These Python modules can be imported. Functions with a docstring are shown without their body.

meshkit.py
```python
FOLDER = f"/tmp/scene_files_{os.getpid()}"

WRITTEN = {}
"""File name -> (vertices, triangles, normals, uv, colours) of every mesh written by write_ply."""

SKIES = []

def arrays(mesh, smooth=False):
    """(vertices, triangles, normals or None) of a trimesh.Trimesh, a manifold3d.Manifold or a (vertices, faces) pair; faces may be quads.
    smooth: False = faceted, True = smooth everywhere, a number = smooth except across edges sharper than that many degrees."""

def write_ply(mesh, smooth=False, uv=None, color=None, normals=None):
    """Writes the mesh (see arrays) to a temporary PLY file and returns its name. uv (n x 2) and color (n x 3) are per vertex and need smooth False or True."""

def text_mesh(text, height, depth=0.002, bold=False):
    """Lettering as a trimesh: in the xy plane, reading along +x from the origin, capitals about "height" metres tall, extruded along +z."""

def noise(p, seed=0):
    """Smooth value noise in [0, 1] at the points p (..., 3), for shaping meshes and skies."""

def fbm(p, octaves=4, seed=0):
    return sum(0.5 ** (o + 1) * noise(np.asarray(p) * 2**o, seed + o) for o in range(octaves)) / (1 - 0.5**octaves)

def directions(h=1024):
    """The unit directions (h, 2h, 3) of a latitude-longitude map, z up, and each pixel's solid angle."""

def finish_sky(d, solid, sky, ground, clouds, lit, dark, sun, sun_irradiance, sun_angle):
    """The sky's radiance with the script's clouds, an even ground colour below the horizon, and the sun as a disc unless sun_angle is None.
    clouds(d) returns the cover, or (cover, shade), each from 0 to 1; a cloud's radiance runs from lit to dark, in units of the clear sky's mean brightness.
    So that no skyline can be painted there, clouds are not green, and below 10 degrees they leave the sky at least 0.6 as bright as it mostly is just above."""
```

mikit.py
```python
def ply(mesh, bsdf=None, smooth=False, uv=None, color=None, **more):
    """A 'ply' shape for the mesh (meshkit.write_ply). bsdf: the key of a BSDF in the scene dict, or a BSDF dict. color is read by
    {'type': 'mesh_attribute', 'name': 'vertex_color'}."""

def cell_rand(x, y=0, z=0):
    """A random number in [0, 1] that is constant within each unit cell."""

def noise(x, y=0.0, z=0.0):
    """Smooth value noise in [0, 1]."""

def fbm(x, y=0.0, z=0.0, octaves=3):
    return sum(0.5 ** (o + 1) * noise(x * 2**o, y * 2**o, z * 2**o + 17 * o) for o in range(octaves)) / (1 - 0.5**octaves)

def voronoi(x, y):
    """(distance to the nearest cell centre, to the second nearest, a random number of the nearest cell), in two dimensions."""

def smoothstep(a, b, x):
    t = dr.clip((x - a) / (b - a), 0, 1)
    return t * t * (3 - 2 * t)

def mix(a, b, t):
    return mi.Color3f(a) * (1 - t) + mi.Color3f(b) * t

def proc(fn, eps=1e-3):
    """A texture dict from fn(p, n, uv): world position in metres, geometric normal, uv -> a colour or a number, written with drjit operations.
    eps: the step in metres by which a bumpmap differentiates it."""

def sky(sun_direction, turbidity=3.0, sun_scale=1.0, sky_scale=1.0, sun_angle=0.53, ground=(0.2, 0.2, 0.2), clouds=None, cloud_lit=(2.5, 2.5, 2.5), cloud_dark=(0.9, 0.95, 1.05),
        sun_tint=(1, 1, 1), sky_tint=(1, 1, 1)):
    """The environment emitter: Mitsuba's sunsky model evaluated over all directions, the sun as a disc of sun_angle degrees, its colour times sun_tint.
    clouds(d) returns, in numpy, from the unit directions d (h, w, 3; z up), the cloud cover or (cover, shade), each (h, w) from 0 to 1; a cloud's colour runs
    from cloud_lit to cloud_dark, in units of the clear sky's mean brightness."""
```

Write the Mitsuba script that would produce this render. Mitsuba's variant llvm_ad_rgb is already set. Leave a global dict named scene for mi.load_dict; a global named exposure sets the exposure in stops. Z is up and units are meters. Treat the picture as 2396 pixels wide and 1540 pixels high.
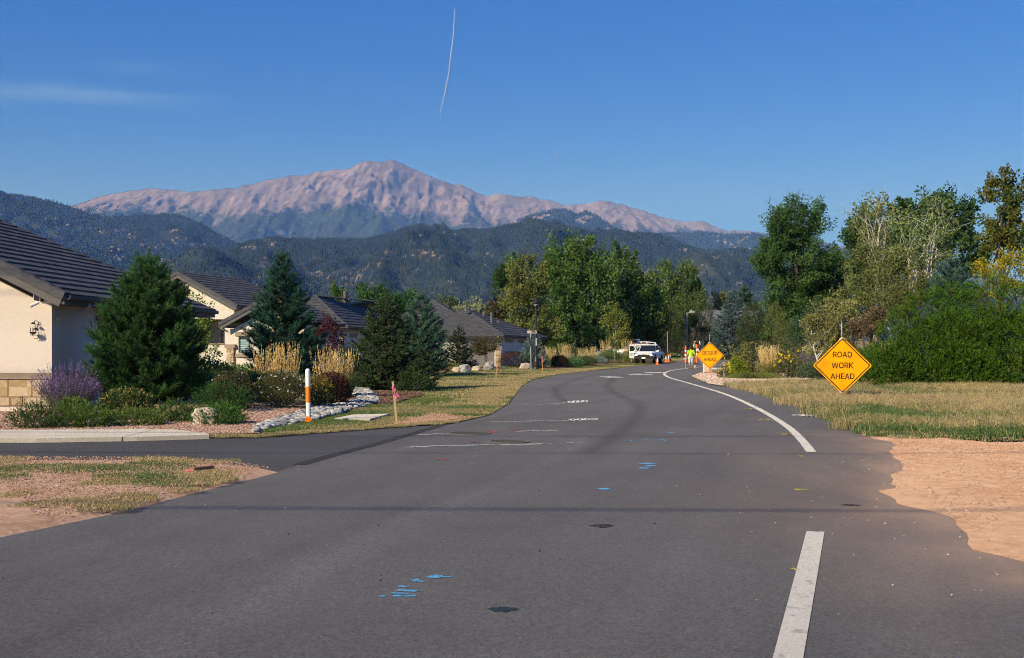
import math
import numpy as np, trimesh, drjit as dr, mitsuba as mi, mikit, meshkit, manifold3d, shapely
from shapely.geometry import Polygon, Point, LineString, MultiPolygon, box as sbox
from mikit import noise as tnoise, fbm as tfbm, voronoi as tvor, smoothstep as tss, mix as tmix

T4 = mi.ScalarTransform4f
# ------------------------------------------------------------------ camera, sky, exposure
F, HZ, UC, EYE = 2900.0, 813.0, 1198.0, 1.65          # focal length / horizon row / centre column on a 2396 x 1540 sheet
scene, labels = {}, {}
scene['camera'] = {'type': 'perspective', 'fov': 2*math.degrees(math.atan(UC/F)), 'fov_axis': 'x', 'near_clip': 0.1, 'far_clip': 90000.0,
                   'principal_point_offset_y': (770.0-HZ)/1540.0,
                   'to_world': T4().look_at(origin=[0, 0, EYE], target=[0, 100, EYE], up=[0, 0, 1]), 'medium': {'type': 'ref', 'id': 'air'}}
SUN = np.array([-0.62, -0.66, 0.50]); SUN = SUN/np.linalg.norm(SUN)

def wisps(d):
    """one thin streak of cirrus, low in the sky on the left"""
    az = np.degrees(np.arctan2(d[..., 0], d[..., 1])); el = np.degrees(np.arcsin(np.clip(d[..., 2], -1, 1)))
    q = np.stack([az*0.5, el*3.0, az*0], -1); n = meshkit.fbm(q, 4, 3)
    c = np.exp(-((el-10.85-0.012*(az+20)-0.5*(n-.5))/0.3)**2)*np.clip((-12.5-az)/6, 0, 1)*np.clip((az+60)/20, 0, 1)*(.55+.9*n)
    c2 = np.exp(-((el-12.2)/0.25)**2)*np.exp(-((az+17)/1.6)**2)*.25*n
    low = .36*np.exp(-np.clip(el-6.5, 0, 90)/3.2)            # the paler air near the horizon, all round
    return np.clip(c*.22+c2*.5+low, 0, 1)

scene['sky'] = mikit.sky(SUN, turbidity=3.0, sky_scale=.52, sun_scale=1.38, ground=(.12, .11, .09), clouds=wisps, cloud_lit=(1.9, 3.0, 4.1), sky_tint=(.16, .82, 2.15), sun_tint=(.86, .97, 1.10))
exposure = 1.88
scene['air'] = {'type': 'homogeneous', 'albedo': {'type': 'rgb', 'value': [.90, .96, 1.0]}, 'sigma_t': {'type': 'rgb', 'value': [1.3e-5, 2.5e-5, 5.6e-5]}, 'phase': {'type': 'rayleigh'}}

# ------------------------------------------------------------------ helpers
rng0 = np.random.default_rng(7)
def zg(x, y):
    """height of the ground"""
    x = np.asarray(x, float); y = np.asarray(y, float)
    r = np.clip(y-95, 0, 400); z = 0.011*np.sqrt(r*r+225)-0.011*15
    m = lambda cx, cy, sx, sy, h: h*np.exp(-((x-cx)/sx)**2-((y-cy)/sy)**2)
    z = z + m(-9.5, 47, 2.6, 3.0, .40) + m(-7.5, 78, 5.5, 6.5, .55)+m(-20, 75, 9, 18, .35)+m(-4, 88, 4.5, 5, .30)
    return z + m(-8.2, 31, 3.0, 3.0, .25)
def P(u, v, d):
    return np.array([(u-UC)/F*d, d, EYE+(HZ-v)/F*d])
def G(u, v):
    """the ground point under a sheet position"""
    d = F*EYE/max(v-HZ, 1.0)
    for _ in range(30):
        z = float(zg((u-UC)/F*d, d)); nd = F*(EYE-z)/max(v-HZ, 1.0); d = .6*d+.4*nd
    return np.array([(u-UC)/F*d, d, float(zg((u-UC)/F*d, d))])
def X(u, d): return (u-UC)/F*d
def Z(v, d): return EYE+(HZ-v)/F*d
def unit(a): a = np.asarray(a, float); return a/(np.linalg.norm(a, axis=-1, keepdims=True)+1e-12)
def numbered(key):
    if key not in scene and not any(k.startswith(key+'__') for k in scene) and key not in labels: return key
    n = 1
    while f'{key}_{n:03d}' in scene or f'{key}_{n:03d}' in labels or any(k.startswith(f'{key}_{n:03d}__') for k in scene): n += 1
    return f'{key}_{n:03d}'
_count = {}
def nkey(key):
    """the key itself, then key_001, key_002 ..."""
    n = _count.get(key, 0); _count[key] = n+1
    return key if n == 0 else f'{key}_{n:03d}'
def tag(key, label, cat=None, group=None, kind=None):
    labels[key] = {'label': label}
    if cat: labels[key]['category'] = cat
    if group: labels[key]['group'] = group
    if kind: labels[key]['kind'] = kind
def thing(name, label, cat, group=None):
    k = nkey(name); tag(k, label, cat, group); return k

class M:
    """collects triangles with a colour per corner point"""
    def __init__(s): s.v, s.f, s.c, s.n = [], [], [], 0
    def raw(s, v, f, col=(.5, .5, .5)):
        v = np.asarray(v, float).reshape(-1, 3); f = np.asarray(f, int)
        if f.shape[1] == 4: f = np.vstack([f[:, [0, 1, 2]], f[:, [0, 2, 3]]])
        c = np.asarray(col, float)
        s.v.append(v); s.f.append(f+s.n); s.c.append(np.broadcast_to(c, (len(v), 3)) if c.ndim == 1 else c); s.n += len(v); return s
    def box(s, c, size, col=(.5, .5, .5), R=None, bevel=0.0):
        sx, sy, sz = np.asarray(size, float)/2
        if bevel > 0:
            b = min(bevel, sx*.49*2, sy*.49*2, sz*.49*2)
            pts = [(x*(sx-(b if k != 0 else 0)), y*(sy-(b if k != 1 else 0)), z*(sz-(b if k != 2 else 0))) for x in (-1, 1) for y in (-1, 1) for z in (-1, 1) for k in range(3)]
            h = trimesh.convex.convex_hull(np.array(pts)); v, f = np.array(h.vertices), np.array(h.faces)
        else:
            v = np.array([[x, y, z] for x in (-sx, sx) for y in (-sy, sy) for z in (-sz, sz)])
            f = np.array([[0, 1, 3], [0, 3, 2], [4, 6, 7], [4, 7, 5], [0, 4, 5], [0, 5, 1], [2, 3, 7], [2, 7, 6], [0, 2, 6], [0, 6, 4], [1, 5, 7], [1, 7, 3]])
        if R is not None: v = v@np.asarray(R).T
        return s.raw(v+np.asarray(c, float), f, col)
    def tube(s, pts, rad, sides=8, col=(.5, .5, .5), cap=True):
        p = np.asarray(pts, float); n = len(p); r = np.broadcast_to(np.asarray(rad, float), (n,))
        t = unit(np.gradient(p, axis=0)); ref = np.array([0, 0, 1.]) if abs(t[:, 2]).mean() < .9 else np.array([1., 0, 0])
        a = unit(np.cross(t, ref)); b = np.cross(t, a); an = np.arange(sides)*2*np.pi/sides
        v = (p[:, None]+r[:, None, None]*(np.cos(an)[None, :, None]*a[:, None]+np.sin(an)[None, :, None]*b[:, None])).reshape(-1, 3)
        i, j = np.meshgrid(np.arange(n-1), np.arange(sides), indexing='ij'); j2 = (j+1) % sides
        q = np.stack([i*sides+j, i*sides+j2, (i+1)*sides+j2, (i+1)*sides+j], -1).reshape(-1, 4)[:, ::-1]
        f = np.vstack([q[:, [0, 1, 2]], q[:, [0, 2, 3]]])
        if cap:
            v = np.vstack([v, p[0], p[-1]]); k = np.arange(sides)
            f = np.vstack([f, np.stack([np.full(sides, n*sides), k, (k+1) % sides], 1), np.stack([np.full(sides, n*sides+1), (n-1)*sides+(k+1) % sides, (n-1)*sides+k], 1)])
        return s.raw(v, f, col)
    def lathe(s, prof, c=(0, 0, 0), sides=16, col=(.5, .5, .5), R=None):
        pr = np.asarray(prof, float); an = np.arange(sides)*2*np.pi/sides; n = len(pr)
        v = np.stack([pr[:, None, 0]*np.cos(an), pr[:, None, 0]*np.sin(an), np.broadcast_to(pr[:, None, 1], (n, sides))], -1).reshape(-1, 3)
        i, j = np.meshgrid(np.arange(n-1), np.arange(sides), indexing='ij'); j2 = (j+1) % sides
        q = np.stack([i*sides+j, i*sides+j2, (i+1)*sides+j2, (i+1)*sides+j], -1).reshape(-1, 4)
        if R is not None: v = v@np.asarray(R).T
        cc = np.asarray(col, float)
        return s.raw(v+np.asarray(c, float), q, np.repeat(cc, sides, 0) if cc.ndim == 2 else cc)
    def prism(s, poly, depth, T=None, col=(.5, .5, .5)):
        """a polygon (list of xy or shapely) extruded along z, then put through the 4x4 T"""
        g = poly if hasattr(poly, 'geom_type') else Polygon(poly)
        for q in getattr(g, 'geoms', [g]):
            if q.area < 1e-8: continue
            m = trimesh.creation.extrude_polygon(q, depth, engine='earcut'); v = np.array(m.vertices)
            if T is not None: v = v@T[:3, :3].T+T[:3, 3]
            s.raw(v, m.faces, col)
        return s
    def tm(s, m, col=(.5, .5, .5), T=None):
        v = np.array(m.vertices)
        if T is not None: v = v@T[:3, :3].T+T[:3, 3]
        return s.raw(v, m.faces, col)
    def put(s, key, bsdf, T=None, smooth=False, color=True):
        v, f, c = np.vstack(s.v), np.vstack(s.f), np.vstack(s.c)
        if T is not None: v = v@T[:3, :3].T+T[:3, 3]
        if smooth not in (False, True):                   # smoothing angle: split by hand so that colours survive
            m = trimesh.Trimesh(v, f, process=False, vertex_colors=None)
            mm = trimesh.Trimesh(v, f, process=False); mm.vertex_attributes['c'] = c
            w = trimesh.graph.smooth_shade(mm, angle=math.radians(smooth), facet_minarea=None)
            kd = __import__('scipy.spatial', fromlist=['cKDTree']).cKDTree(v)
            c = c[kd.query(np.array(w.vertices))[1]]; v, f = np.array(w.vertices), np.array(w.faces); smooth = True
        scene[key] = mikit.ply(trimesh.Trimesh(v, f, process=False), bsdf, smooth=smooth, color=c if color else None)
        return key
def frame(o, x, y=None, z=None):
    """4x4 from origin and axes"""
    T = np.eye(4); x = unit(x); z = unit(z) if z is not None else unit(np.cross(x, y)); y = np.cross(z, x)
    T[:3, 0], T[:3, 1], T[:3, 2], T[:3, 3] = x, y, z, o; return T
def rotz(a): c, s = math.cos(a), math.sin(a); return np.array([[c, -s, 0], [s, c, 0], [0, 0, 1.]])
def place(o, a=0.0, s=1.0): T = np.eye(4); T[:3, :3] = rotz(a)*s; T[:3, 3] = o; return T

# ------------------------------------------------------------------ materials (real base colours)
def rgb(c): return {'type': 'rgb', 'value': list(map(float, c))}
VC = {'type': 'mesh_attribute', 'name': 'vertex_color'}
def mat(key, base, rough=.85, spec=.25, bump=None, bscale=1.0, two=True, **k):
    b = {'type': 'principled', 'base_color': base, 'roughness': rough, 'specular': spec, **k}
    if bump is not None: b = {'type': 'bumpmap', 'texture': bump, 'scale': bscale, 'bsdf': b}
    scene[key] = {'type': 'twosided', 'bsdf': b} if two else b
mat('matte', VC, .85, .2)
mat('gloss', VC, .28, .5, clearcoat=.6, clearcoat_gloss=.9)
mat('metal_paint', VC, .45, .5)
mat('galvanised', VC, .4, .5, metallic=.85)
scene['foliage'] = {'type': 'principledthin', 'base_color': VC, 'roughness': .55, 'diff_trans': .55, 'eta': 1.35}
mat('needles', VC, .8, .05)
mat('bark', mikit.proc(lambda p, n, uv: tmix((.05, .035, .025), (.13, .10, .075), tfbm(p.x*14, p.y*14, p.z*4, 3))), .95, .1)
mat('pale_bark', mikit.proc(lambda p, n, uv: tmix((.62, .59, .52), (.16, .14, .12), tss(.66, .78, tfbm(p.x*5, p.y*5, p.z*16, 2)))), .8, .2)

def seg_dist(p, pts):
    d = mi.Float(1e6)
    for (ax, ay), (bx, by) in zip(pts[:-1], pts[1:]):
        ux, uy = bx-ax, by-ay; t = dr.clip(((p.x-ax)*ux+(p.y-ay)*uy)/(ux*ux+uy*uy), 0, 1); d = dr.minimum(d, dr.square(p.x-ax-t*ux)+dr.square(p.y-ay-t*uy))
    return dr.sqrt(d)
def Gl(*uv): return [tuple(map(float, G(u, v)[:2])) for u, v in uv]
TRACKS = [Gl((1420, 874), (1365, 883), (1299, 906), (1300, 920), (1307, 931), (1328, 943)), Gl((1480, 874), (1436, 885), (1419, 906), (1445, 925), (1494, 944), (1498, 960), (1490, 977), (1448, 1014), (1380, 1060))]
SEAM = Gl((380, 1530), (600, 1420), (900, 1236), (1137, 1150), (1307, 1072), (1370, 1030))
SAND_EDGE = Gl((2030, 1022), (2085, 1045), (2108, 1085), (2085, 1115), (2080, 1150), (2130, 1185), (2210, 1222), (2310, 1290), (2396, 1360))
def asphalt_fn(p, n, uv):
    x, y = p.x, p.y
    big = tfbm(x*.35, y*.22, 0, 3); mid = tfbm(x*2.3, y*1.7, 5, 3); fine = tnoise(x*150, y*110, 1); f2 = tnoise(x*60, y*45, 3)
    s_ = x-.277*y; lane = tfbm(s_*2.2, y*.10, 4, 3); g40 = tnoise(x*42, y*30, 7)
    a = .080*(.66+.30*big+.20*mid+.26*lane)*(.70+.60*fine)*(.84+.32*f2)*(.90+.20*g40)
    spk = tss(.93, .97, tnoise(x*95, y*70, 9))*.07
    # tyre tracks that follow the bend
    tr = dr.maximum(dr.exp(-dr.square(seg_dist(p, TRACKS[0])/.17)), dr.exp(-dr.square(seg_dist(p, TRACKS[1])/.19)))
    a = a*(1-.30*tr*(.45+.8*mid))
    a = a*(1+.15*dr.exp(-dr.square((seg_dist(p, SEAM)+.15*(mid-.5))/.20))*(.3+1.2*f2))
    g = mi.Color3f(a*1.02+spk, a*.985+spk, a*1.03+spk)
    # red dust carried from the bare ground at the right
    sd = seg_dist(p, SAND_EDGE); d = dr.exp(-sd/(.25+.75*tfbm(x*.5, y*.35, 8, 3)))*1.1
    band = dr.exp(-dr.square((x-2.75-.10*(y-8)+.8*(tfbm(x*.3, y*.25, 2, 2)-.5))/.45))*.7+dr.exp(-dr.square((x-4.4+.06*(y-8))/.7))*.6
    near = 1-tss(19, 27, y)
    dust = dr.clip(d*(.35+.9*tfbm(x*2.2, y*1.2, 4, 4))+band*.14*near*(.15+1.0*tfbm(x*1.2, y*.6, 4, 4)), 0, .95)
    return tmix(g, (.36, .24, .17), dust*.55)
mat('asphalt', mikit.proc(asphalt_fn), .82, .28)
def asphalt2_fn(p, n, uv):
    x, y = p.x, p.y
    a = .055*(.75+.3*tfbm(x*.35, y*.9, 0, 3)+.2*tfbm(x*.8, y*7, 5, 3))*(.72+.56*tnoise(x*120, y*100, 1))
    s = tss(.94, .97, tnoise(x*70, y*50, 9))*.06
    return mi.Color3f(a*1.0+s, a*.98+s, a*1.05+s)
mat('asphalt_side', mikit.proc(asphalt2_fn), .82, .28)
def soil_fn(a, b, c, s=1.0):
    def fn(p, n, uv):
        x, y = p.x*s, p.y*s
        v = tvor(x*34, y*34); g = tfbm(x*.9, y*.9, 0, 3); h = tfbm(x*9, y*9, 3, 3)
        col = tmix(a, b, tss(.3, .7, g*.6+h*.4)); col = tmix(col, c, tss(.72, .95, v[2])*.8)
        return col*(.72+.26*h+.18*tnoise(x*80, y*80, 2))
    return fn
mat('sand_surface', mikit.proc(soil_fn((.40, .225, .130), (.48, .295, .185), (.50, .33, .23))), .95, .1)
mat('dirt', mikit.proc(soil_fn((.34, .20, .13), (.40, .26, .185), (.44, .33, .27))), .95, .1)
mat('gravel_red', mikit.proc(soil_fn((.33, .19, .14), (.40, .26, .20), (.46, .33, .27))), .95, .1)
mat('gravel_pale', mikit.proc(soil_fn((.48, .35, .28), (.55, .42, .35), (.60, .50, .44))), .95, .1)
mat('mulch', mikit.proc(soil_fn((.10, .055, .035), (.17, .10, .065), (.20, .13, .09))), .95, .1)
def turf_fn(p, n, uv):
    x, y = p.x, p.y
    g = tfbm(x*.28, y*.16, 0, 3); h = tfbm(x*1.7, y*.9, 3, 3); k = tnoise(x*55, y*40, 1)
    edge = tss(.42, .62, g*.55+h*.45)
    return tmix((.075, .095, .026), (.23, .19, .085), edge)*(.6+.8*k*tfbm(x*12, y*10, 2, 2)*1.3)
mat('turf', mikit.proc(turf_fn), .95, .1)
def dryturf_fn(p, n, uv):
    x, y = p.x, p.y
    h = tfbm(x*.8, y*.4, 3, 4); k = tnoise(x*45, y*35, 1)
    return tmix(tmix((.10, .095, .035), (.24, .18, .09), tss(.35, .6, h)), (.26, .15, .09), tss(.62, .75, tfbm(x*.5, y*.35, 9, 3)))*(.6+.7*k)
mat('dry_turf', mikit.proc(dryturf_fn), .95, .1)
mat('far_ground', mikit.proc(lambda p, n, uv: tmix((.10, .085, .045), (.17, .13, .075), tfbm(p.x*.08, p.y*.05, 0, 4))*(.7+.6*tfbm(p.x*3, p.y*2, 1, 3))), .95, .1)
mat('concrete', mikit.proc(lambda p, n, uv: tmix((.36, .325, .275), (.48, .44, .375), tfbm(p.x*1.5, p.y*3, p.z*3, 3))*(.85+.3*tnoise(p.x*60, p.y*60, p.z*60))), .9, .2)
mat('line_paint', mikit.proc(lambda p, n, uv: tmix((.46, .435, .40), (.12, .115, .11), tss(.60, .85, tfbm(p.x*14, p.y*9, 0, 4))*.5)*(.85+.3*tnoise(p.x*90, p.y*70, 3))), .8, .3)
# ------------------------------------------------------------------ ground, roads, beds
from scipy.spatial import Delaunay, cKDTree
from scipy.interpolate import RegularGridInterpolator
def grid_mesh(xs, ys, zf):
    X_, Y_ = np.meshgrid(xs, ys, indexing='ij'); Z_ = zf(X_, Y_); n, m = X_.shape
    i, j = np.meshgrid(np.arange(n-1), np.arange(m-1), indexing='ij')
    q = np.stack([i*m+j, (i+1)*m+j, (i+1)*m+j+1, i*m+j+1], -1).reshape(-1, 4)
    return np.stack([X_, Y_, Z_], -1).reshape(-1, 3), np.vstack([q[:, [0, 1, 2]], q[:, [0, 2, 3]]])
gx = np.concatenate([-np.geomspace(15000, 62, 40), np.arange(-60, 71, 1.0), np.geomspace(72, 15000, 40)])
gy = np.concatenate([-np.geomspace(3000, 22, 14), np.arange(-20, 200, 1.0), np.geomspace(202, 15500, 55)])
v, f = grid_mesh(gx, gy, lambda x, y: zg(x, y))
scene['ground'] = mikit.ply(trimesh.Trimesh(v, f, process=False), 'far_ground', smooth=True)
tag('ground', 'dry brown ground running out to the foot of the mountains', kind='structure')

def smooth_line(pts, step=.8):
    p = np.asarray(pts, float)[:, :2]; d = np.concatenate([[0], np.cumsum(np.linalg.norm(np.diff(p, axis=0), axis=1))])
    from scipy.interpolate import PchipInterpolator as PI
    s = np.linspace(0, d[-1], max(2, int(d[-1]/step)))
    return np.stack([PI(d, p[:, 0])(s), PI(d, p[:, 1])(s)], 1)
def sheet(key, poly, dz, bsdf, res=1.0, label=None, kind='structure', ragged=0.0, seed=0, mesh_only=False):
    g = poly if hasattr(poly, 'geom_type') else Polygon(np.asarray(poly)[:, :2])
    g = g.buffer(0)
    if g.geom_type != 'Polygon': g = max(g.geoms, key=lambda q: q.area)
    if ragged:
        b = np.array(g.segmentize(ragged*1.5).exterior.coords)[:-1]
        nn = np.stack([meshkit.fbm(np.stack([b[:, 0]*1.6/ragged*.15+k*9, b[:, 1]*1.6/ragged*.15, b[:, 0]*0+seed], -1), 3, seed+k)-.5 for k in (0, 1)], 1)
        b = b+nn*ragged*2.2; g = Polygon(b).buffer(0)
        if g.geom_type != 'Polygon': g = max(g.geoms, key=lambda q: q.area)
    bd = np.array(g.segmentize(res*.6).exterior.coords)[:-1]
    x0, y0, x1, y1 = g.bounds
    gx_, gy_ = np.meshgrid(np.arange(x0, x1, res), np.arange(y0, y1, res))
    pts = np.stack([gx_.ravel(), gy_.ravel()], 1)+np.random.default_rng(seed).uniform(-.1, .1, (gx_.size, 2))*res
    keep = shapely.contains_xy(g.buffer(-res*.3), pts[:, 0], pts[:, 1]); pts = np.vstack([bd, pts[keep]])
    tri = Delaunay(pts).simplices; c = pts[tri].mean(1); tri = tri[shapely.contains_xy(g, c[:, 0], c[:, 1])]
    a, b_, c_ = pts[tri[:, 0]], pts[tri[:, 1]], pts[tri[:, 2]]
    cr = (b_-a)[:, 0]*(c_-a)[:, 1]-(b_-a)[:, 1]*(c_-a)[:, 0]; tri[cr < 0] = tri[cr < 0][:, ::-1]
    h = dz(pts[:, 0], pts[:, 1], g) if callable(dz) else dz
    v = np.column_stack([pts, zg(pts[:, 0], pts[:, 1])+h])
    m = trimesh.Trimesh(v, tri[np.abs(cr) > 1e-9], process=False)
    if not mesh_only:
        scene[key] = mikit.ply(m, bsdf, smooth=True)
        if label: tag(key, label, kind=kind)
    return g
def Gs(*uv): return [G(u, v)[:2] for u, v in uv]

left_edge = smooth_line([(-11, -10), (-7.8, 0)]+Gs((85, 1243), (275, 1203), (480, 1150), (650, 1107), (700, 1088), (830, 1052), (930, 1027), (1050, 992), (1130, 974), (1180, 947), (1213, 905), (1240, 890), (1300, 877), (1380, 868), (1480, 857), (1560, 850.5), (1605, 842), (1660, 835.5), (1706, 829.5))+[(60, 190), (110, 196)])
right_edge = smooth_line([(9, -10), (8.5, 12), (7.6, 20)]+Gs((2025, 1018), (1900, 965), (1800, 925), (1712, 905), (1640, 893), (1621, 881), (1645, 868.5), (1700, 859.5), (1760, 850))+[(44, 152), (64, 168), (110, 178)])
road_poly = Polygon(np.vstack([left_edge, right_edge[::-1]])).buffer(0)
sheet('road', road_poly, .012, 'asphalt', 1.0, 'dark grey asphalt road bending away to the right')
side_pts = Gs((1060, 991), (1050, 992), (590, 1020), (490, 1028), (320, 1033), (85, 1037))
side_poly = Polygon(np.vstack([[(1.0, 28.2)], side_pts, [(-17, 21.2), (-45, 21), (-45, 16.7)], Gs((85, 1079), (300, 1080), (400, 1081.5), (520, 1088), (600, 1097), (650, 1107)), [(-2.6, 16.6)]])).buffer(0)
sheet('side_street', side_poly, .006, 'asphalt_side', .8, 'darker asphalt side street joining the road from the left')
drive_poly = Polygon(np.vstack([Gs((1690, 906.5), (1640, 893), (1621, 884)), [(9.5, 61.5)], Gs((1780, 898), (1905, 892.5)), [(24, 66), (45, 74), (45, 66), (28, 58)], Gs((1905, 897.5), (1780, 904.5))])).buffer(0)
sheet('driveway', drive_poly, .018, 'asphalt_side', .8, 'narrow asphalt driveway between the pale gravel bed and the dry grass')
walk_poly = Polygon(np.vstack([Gs((85, 1015), (320, 1013), (410, 1014), (486, 1024), (490, 1027), (320, 1032), (85, 1036)), [(-17, 21.45), (-40, 21.2), (-40, 24.2), (-17, 23.6)]])).buffer(0)
def slab_dz(x, y, g): return np.full_like(x, .07)
# the concrete slab: two bays with a joint
wb = walk_poly.bounds; jx = G(318, 1025)[0]
for k, (a, b) in enumerate(((wb[0], jx-.012), (jx+.012, wb[2]))):
    g = walk_poly.intersection(sbox(a, 0, b, 60))
    g = max(g.geoms, key=lambda q: q.area) if hasattr(g, 'geoms') else g
    m = M(); T = np.eye(4); T[2, 3] = -.05
    m.prism(g.buffer(-.008).buffer(.008), .125, T); vv = np.vstack(m.v); m.v = [np.column_stack([vv[:, :2], vv[:, 2]+zg(vv[:, 0], vv[:, 1])])]
    m.put(nkey('pavement__slab'), 'concrete', color=False)
tag('pavement', 'pale concrete pavement strip with one joint along the side street', kind='structure')

# beds and turf
island = sheet('verge', np.vstack([left_edge[(left_edge[:, 1] > 4) & (left_edge[:, 1] < 16.2)], Gs((650, 1107), (600, 1096), (520, 1087), (400, 1080.5), (300, 1079), (85, 1078)), [(-45, 16.6), (-45, 4)]]),
               lambda x, y, g: .012+.05*np.clip(shapely.distance(g.exterior, shapely.points(x, y))/.5, 0, 1)*(.5+meshkit.fbm(np.stack([x, y, x*0], -1)*1.3, 3)), 'dirt', .35, 'bare reddish dirt corner between the road and the side street', seed=2)
lawn_poly = Polygon(np.vstack([Gs((590, 1020), (1050, 992), (1130, 974), (1180, 947), (1213, 905), (1240, 890), (1300, 877), (1380, 868), (1480, 857), (1560, 850.5), (1605, 842), (1660, 835.5), (1706, 829.5)), [(60, 190), (110, 196), (110, 215), (30, 215), (-60, 140), (-60, 60), (-30, 40)], Gs((300, 985), (420, 1018))])).buffer(0)
sheet('lawn', lawn_poly.buffer(.12), .03, 'turf', 1.0, 'patchy green and straw coloured lawn left of the road')
red_poly = Polygon(np.vstack([[(-40, 24.3), (-17, 23.7)], Gs((85, 1014), (320, 1012), (410, 1013), (486, 1022.5), (592, 1019), (640, 1003), (700, 984), (760, 968)), Gs((740, 945), (600, 930)), [(-12, 40), (-20, 44), (-40, 44)]])).buffer(0)
sheet('gravel_bed', red_poly, .045, 'gravel_red', .6, 'pinkish red gravel bed of the corner garden', ragged=.35, seed=5)
mulch_poly = Polygon(Gs((800, 905), (870, 900), (985, 905), (985, 928), (930, 945), (880, 955), (820, 950), (780, 930)))
sheet('mulch_bed', mulch_poly, .05, 'mulch', .5, 'brown bark mulch mound under the drooping spruce', ragged=.5, seed=6)
mulch2 = Polygon(Gs((985, 862), (1010, 855), (1055, 858), (1062, 870), (1010, 880), (970, 880), (950, 870)))
sheet('mulch_bed_001', mulch2, .05, 'mulch', .8, 'brown mulch strip beside the pale cobbles near the boulders', ragged=.5, seed=8)
mulch3 = Polygon(Gs((1255, 866), (1330, 862), (1400, 856), (1470, 851), (1540, 845), (1545, 838), (1480, 838), (1400, 840), (1300, 846), (1260, 852)))
sheet('mulch_bed_002', mulch3, .05, 'mulch', 1.0, 'mulched planting bed with grasses along the far bend', ragged=.5, seed=9)
bare_poly = Polygon(Gs((905, 1001), (960, 984), (1010, 972), (1050, 972), (1085, 980), (1050, 991)))
sheet('bare_patch', bare_poly, .04, 'dirt', .4, 'bare orange gravel patch at the street corner', ragged=.4, seed=11)
pale_poly = Polygon(np.vstack([Gs((1690, 906), (1640, 893), (1621, 882), (1640, 874.5), (1700, 874)), [(22, 74), (30, 72)], Gs((1930, 880), (1920, 888), (1860, 893), (1780, 897))])).buffer(0)
sheet('gravel_bed_001', pale_poly, .05, 'gravel_pale', .7, 'pale pink gravel island around the flower bed on the right', ragged=.3, seed=12)
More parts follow.
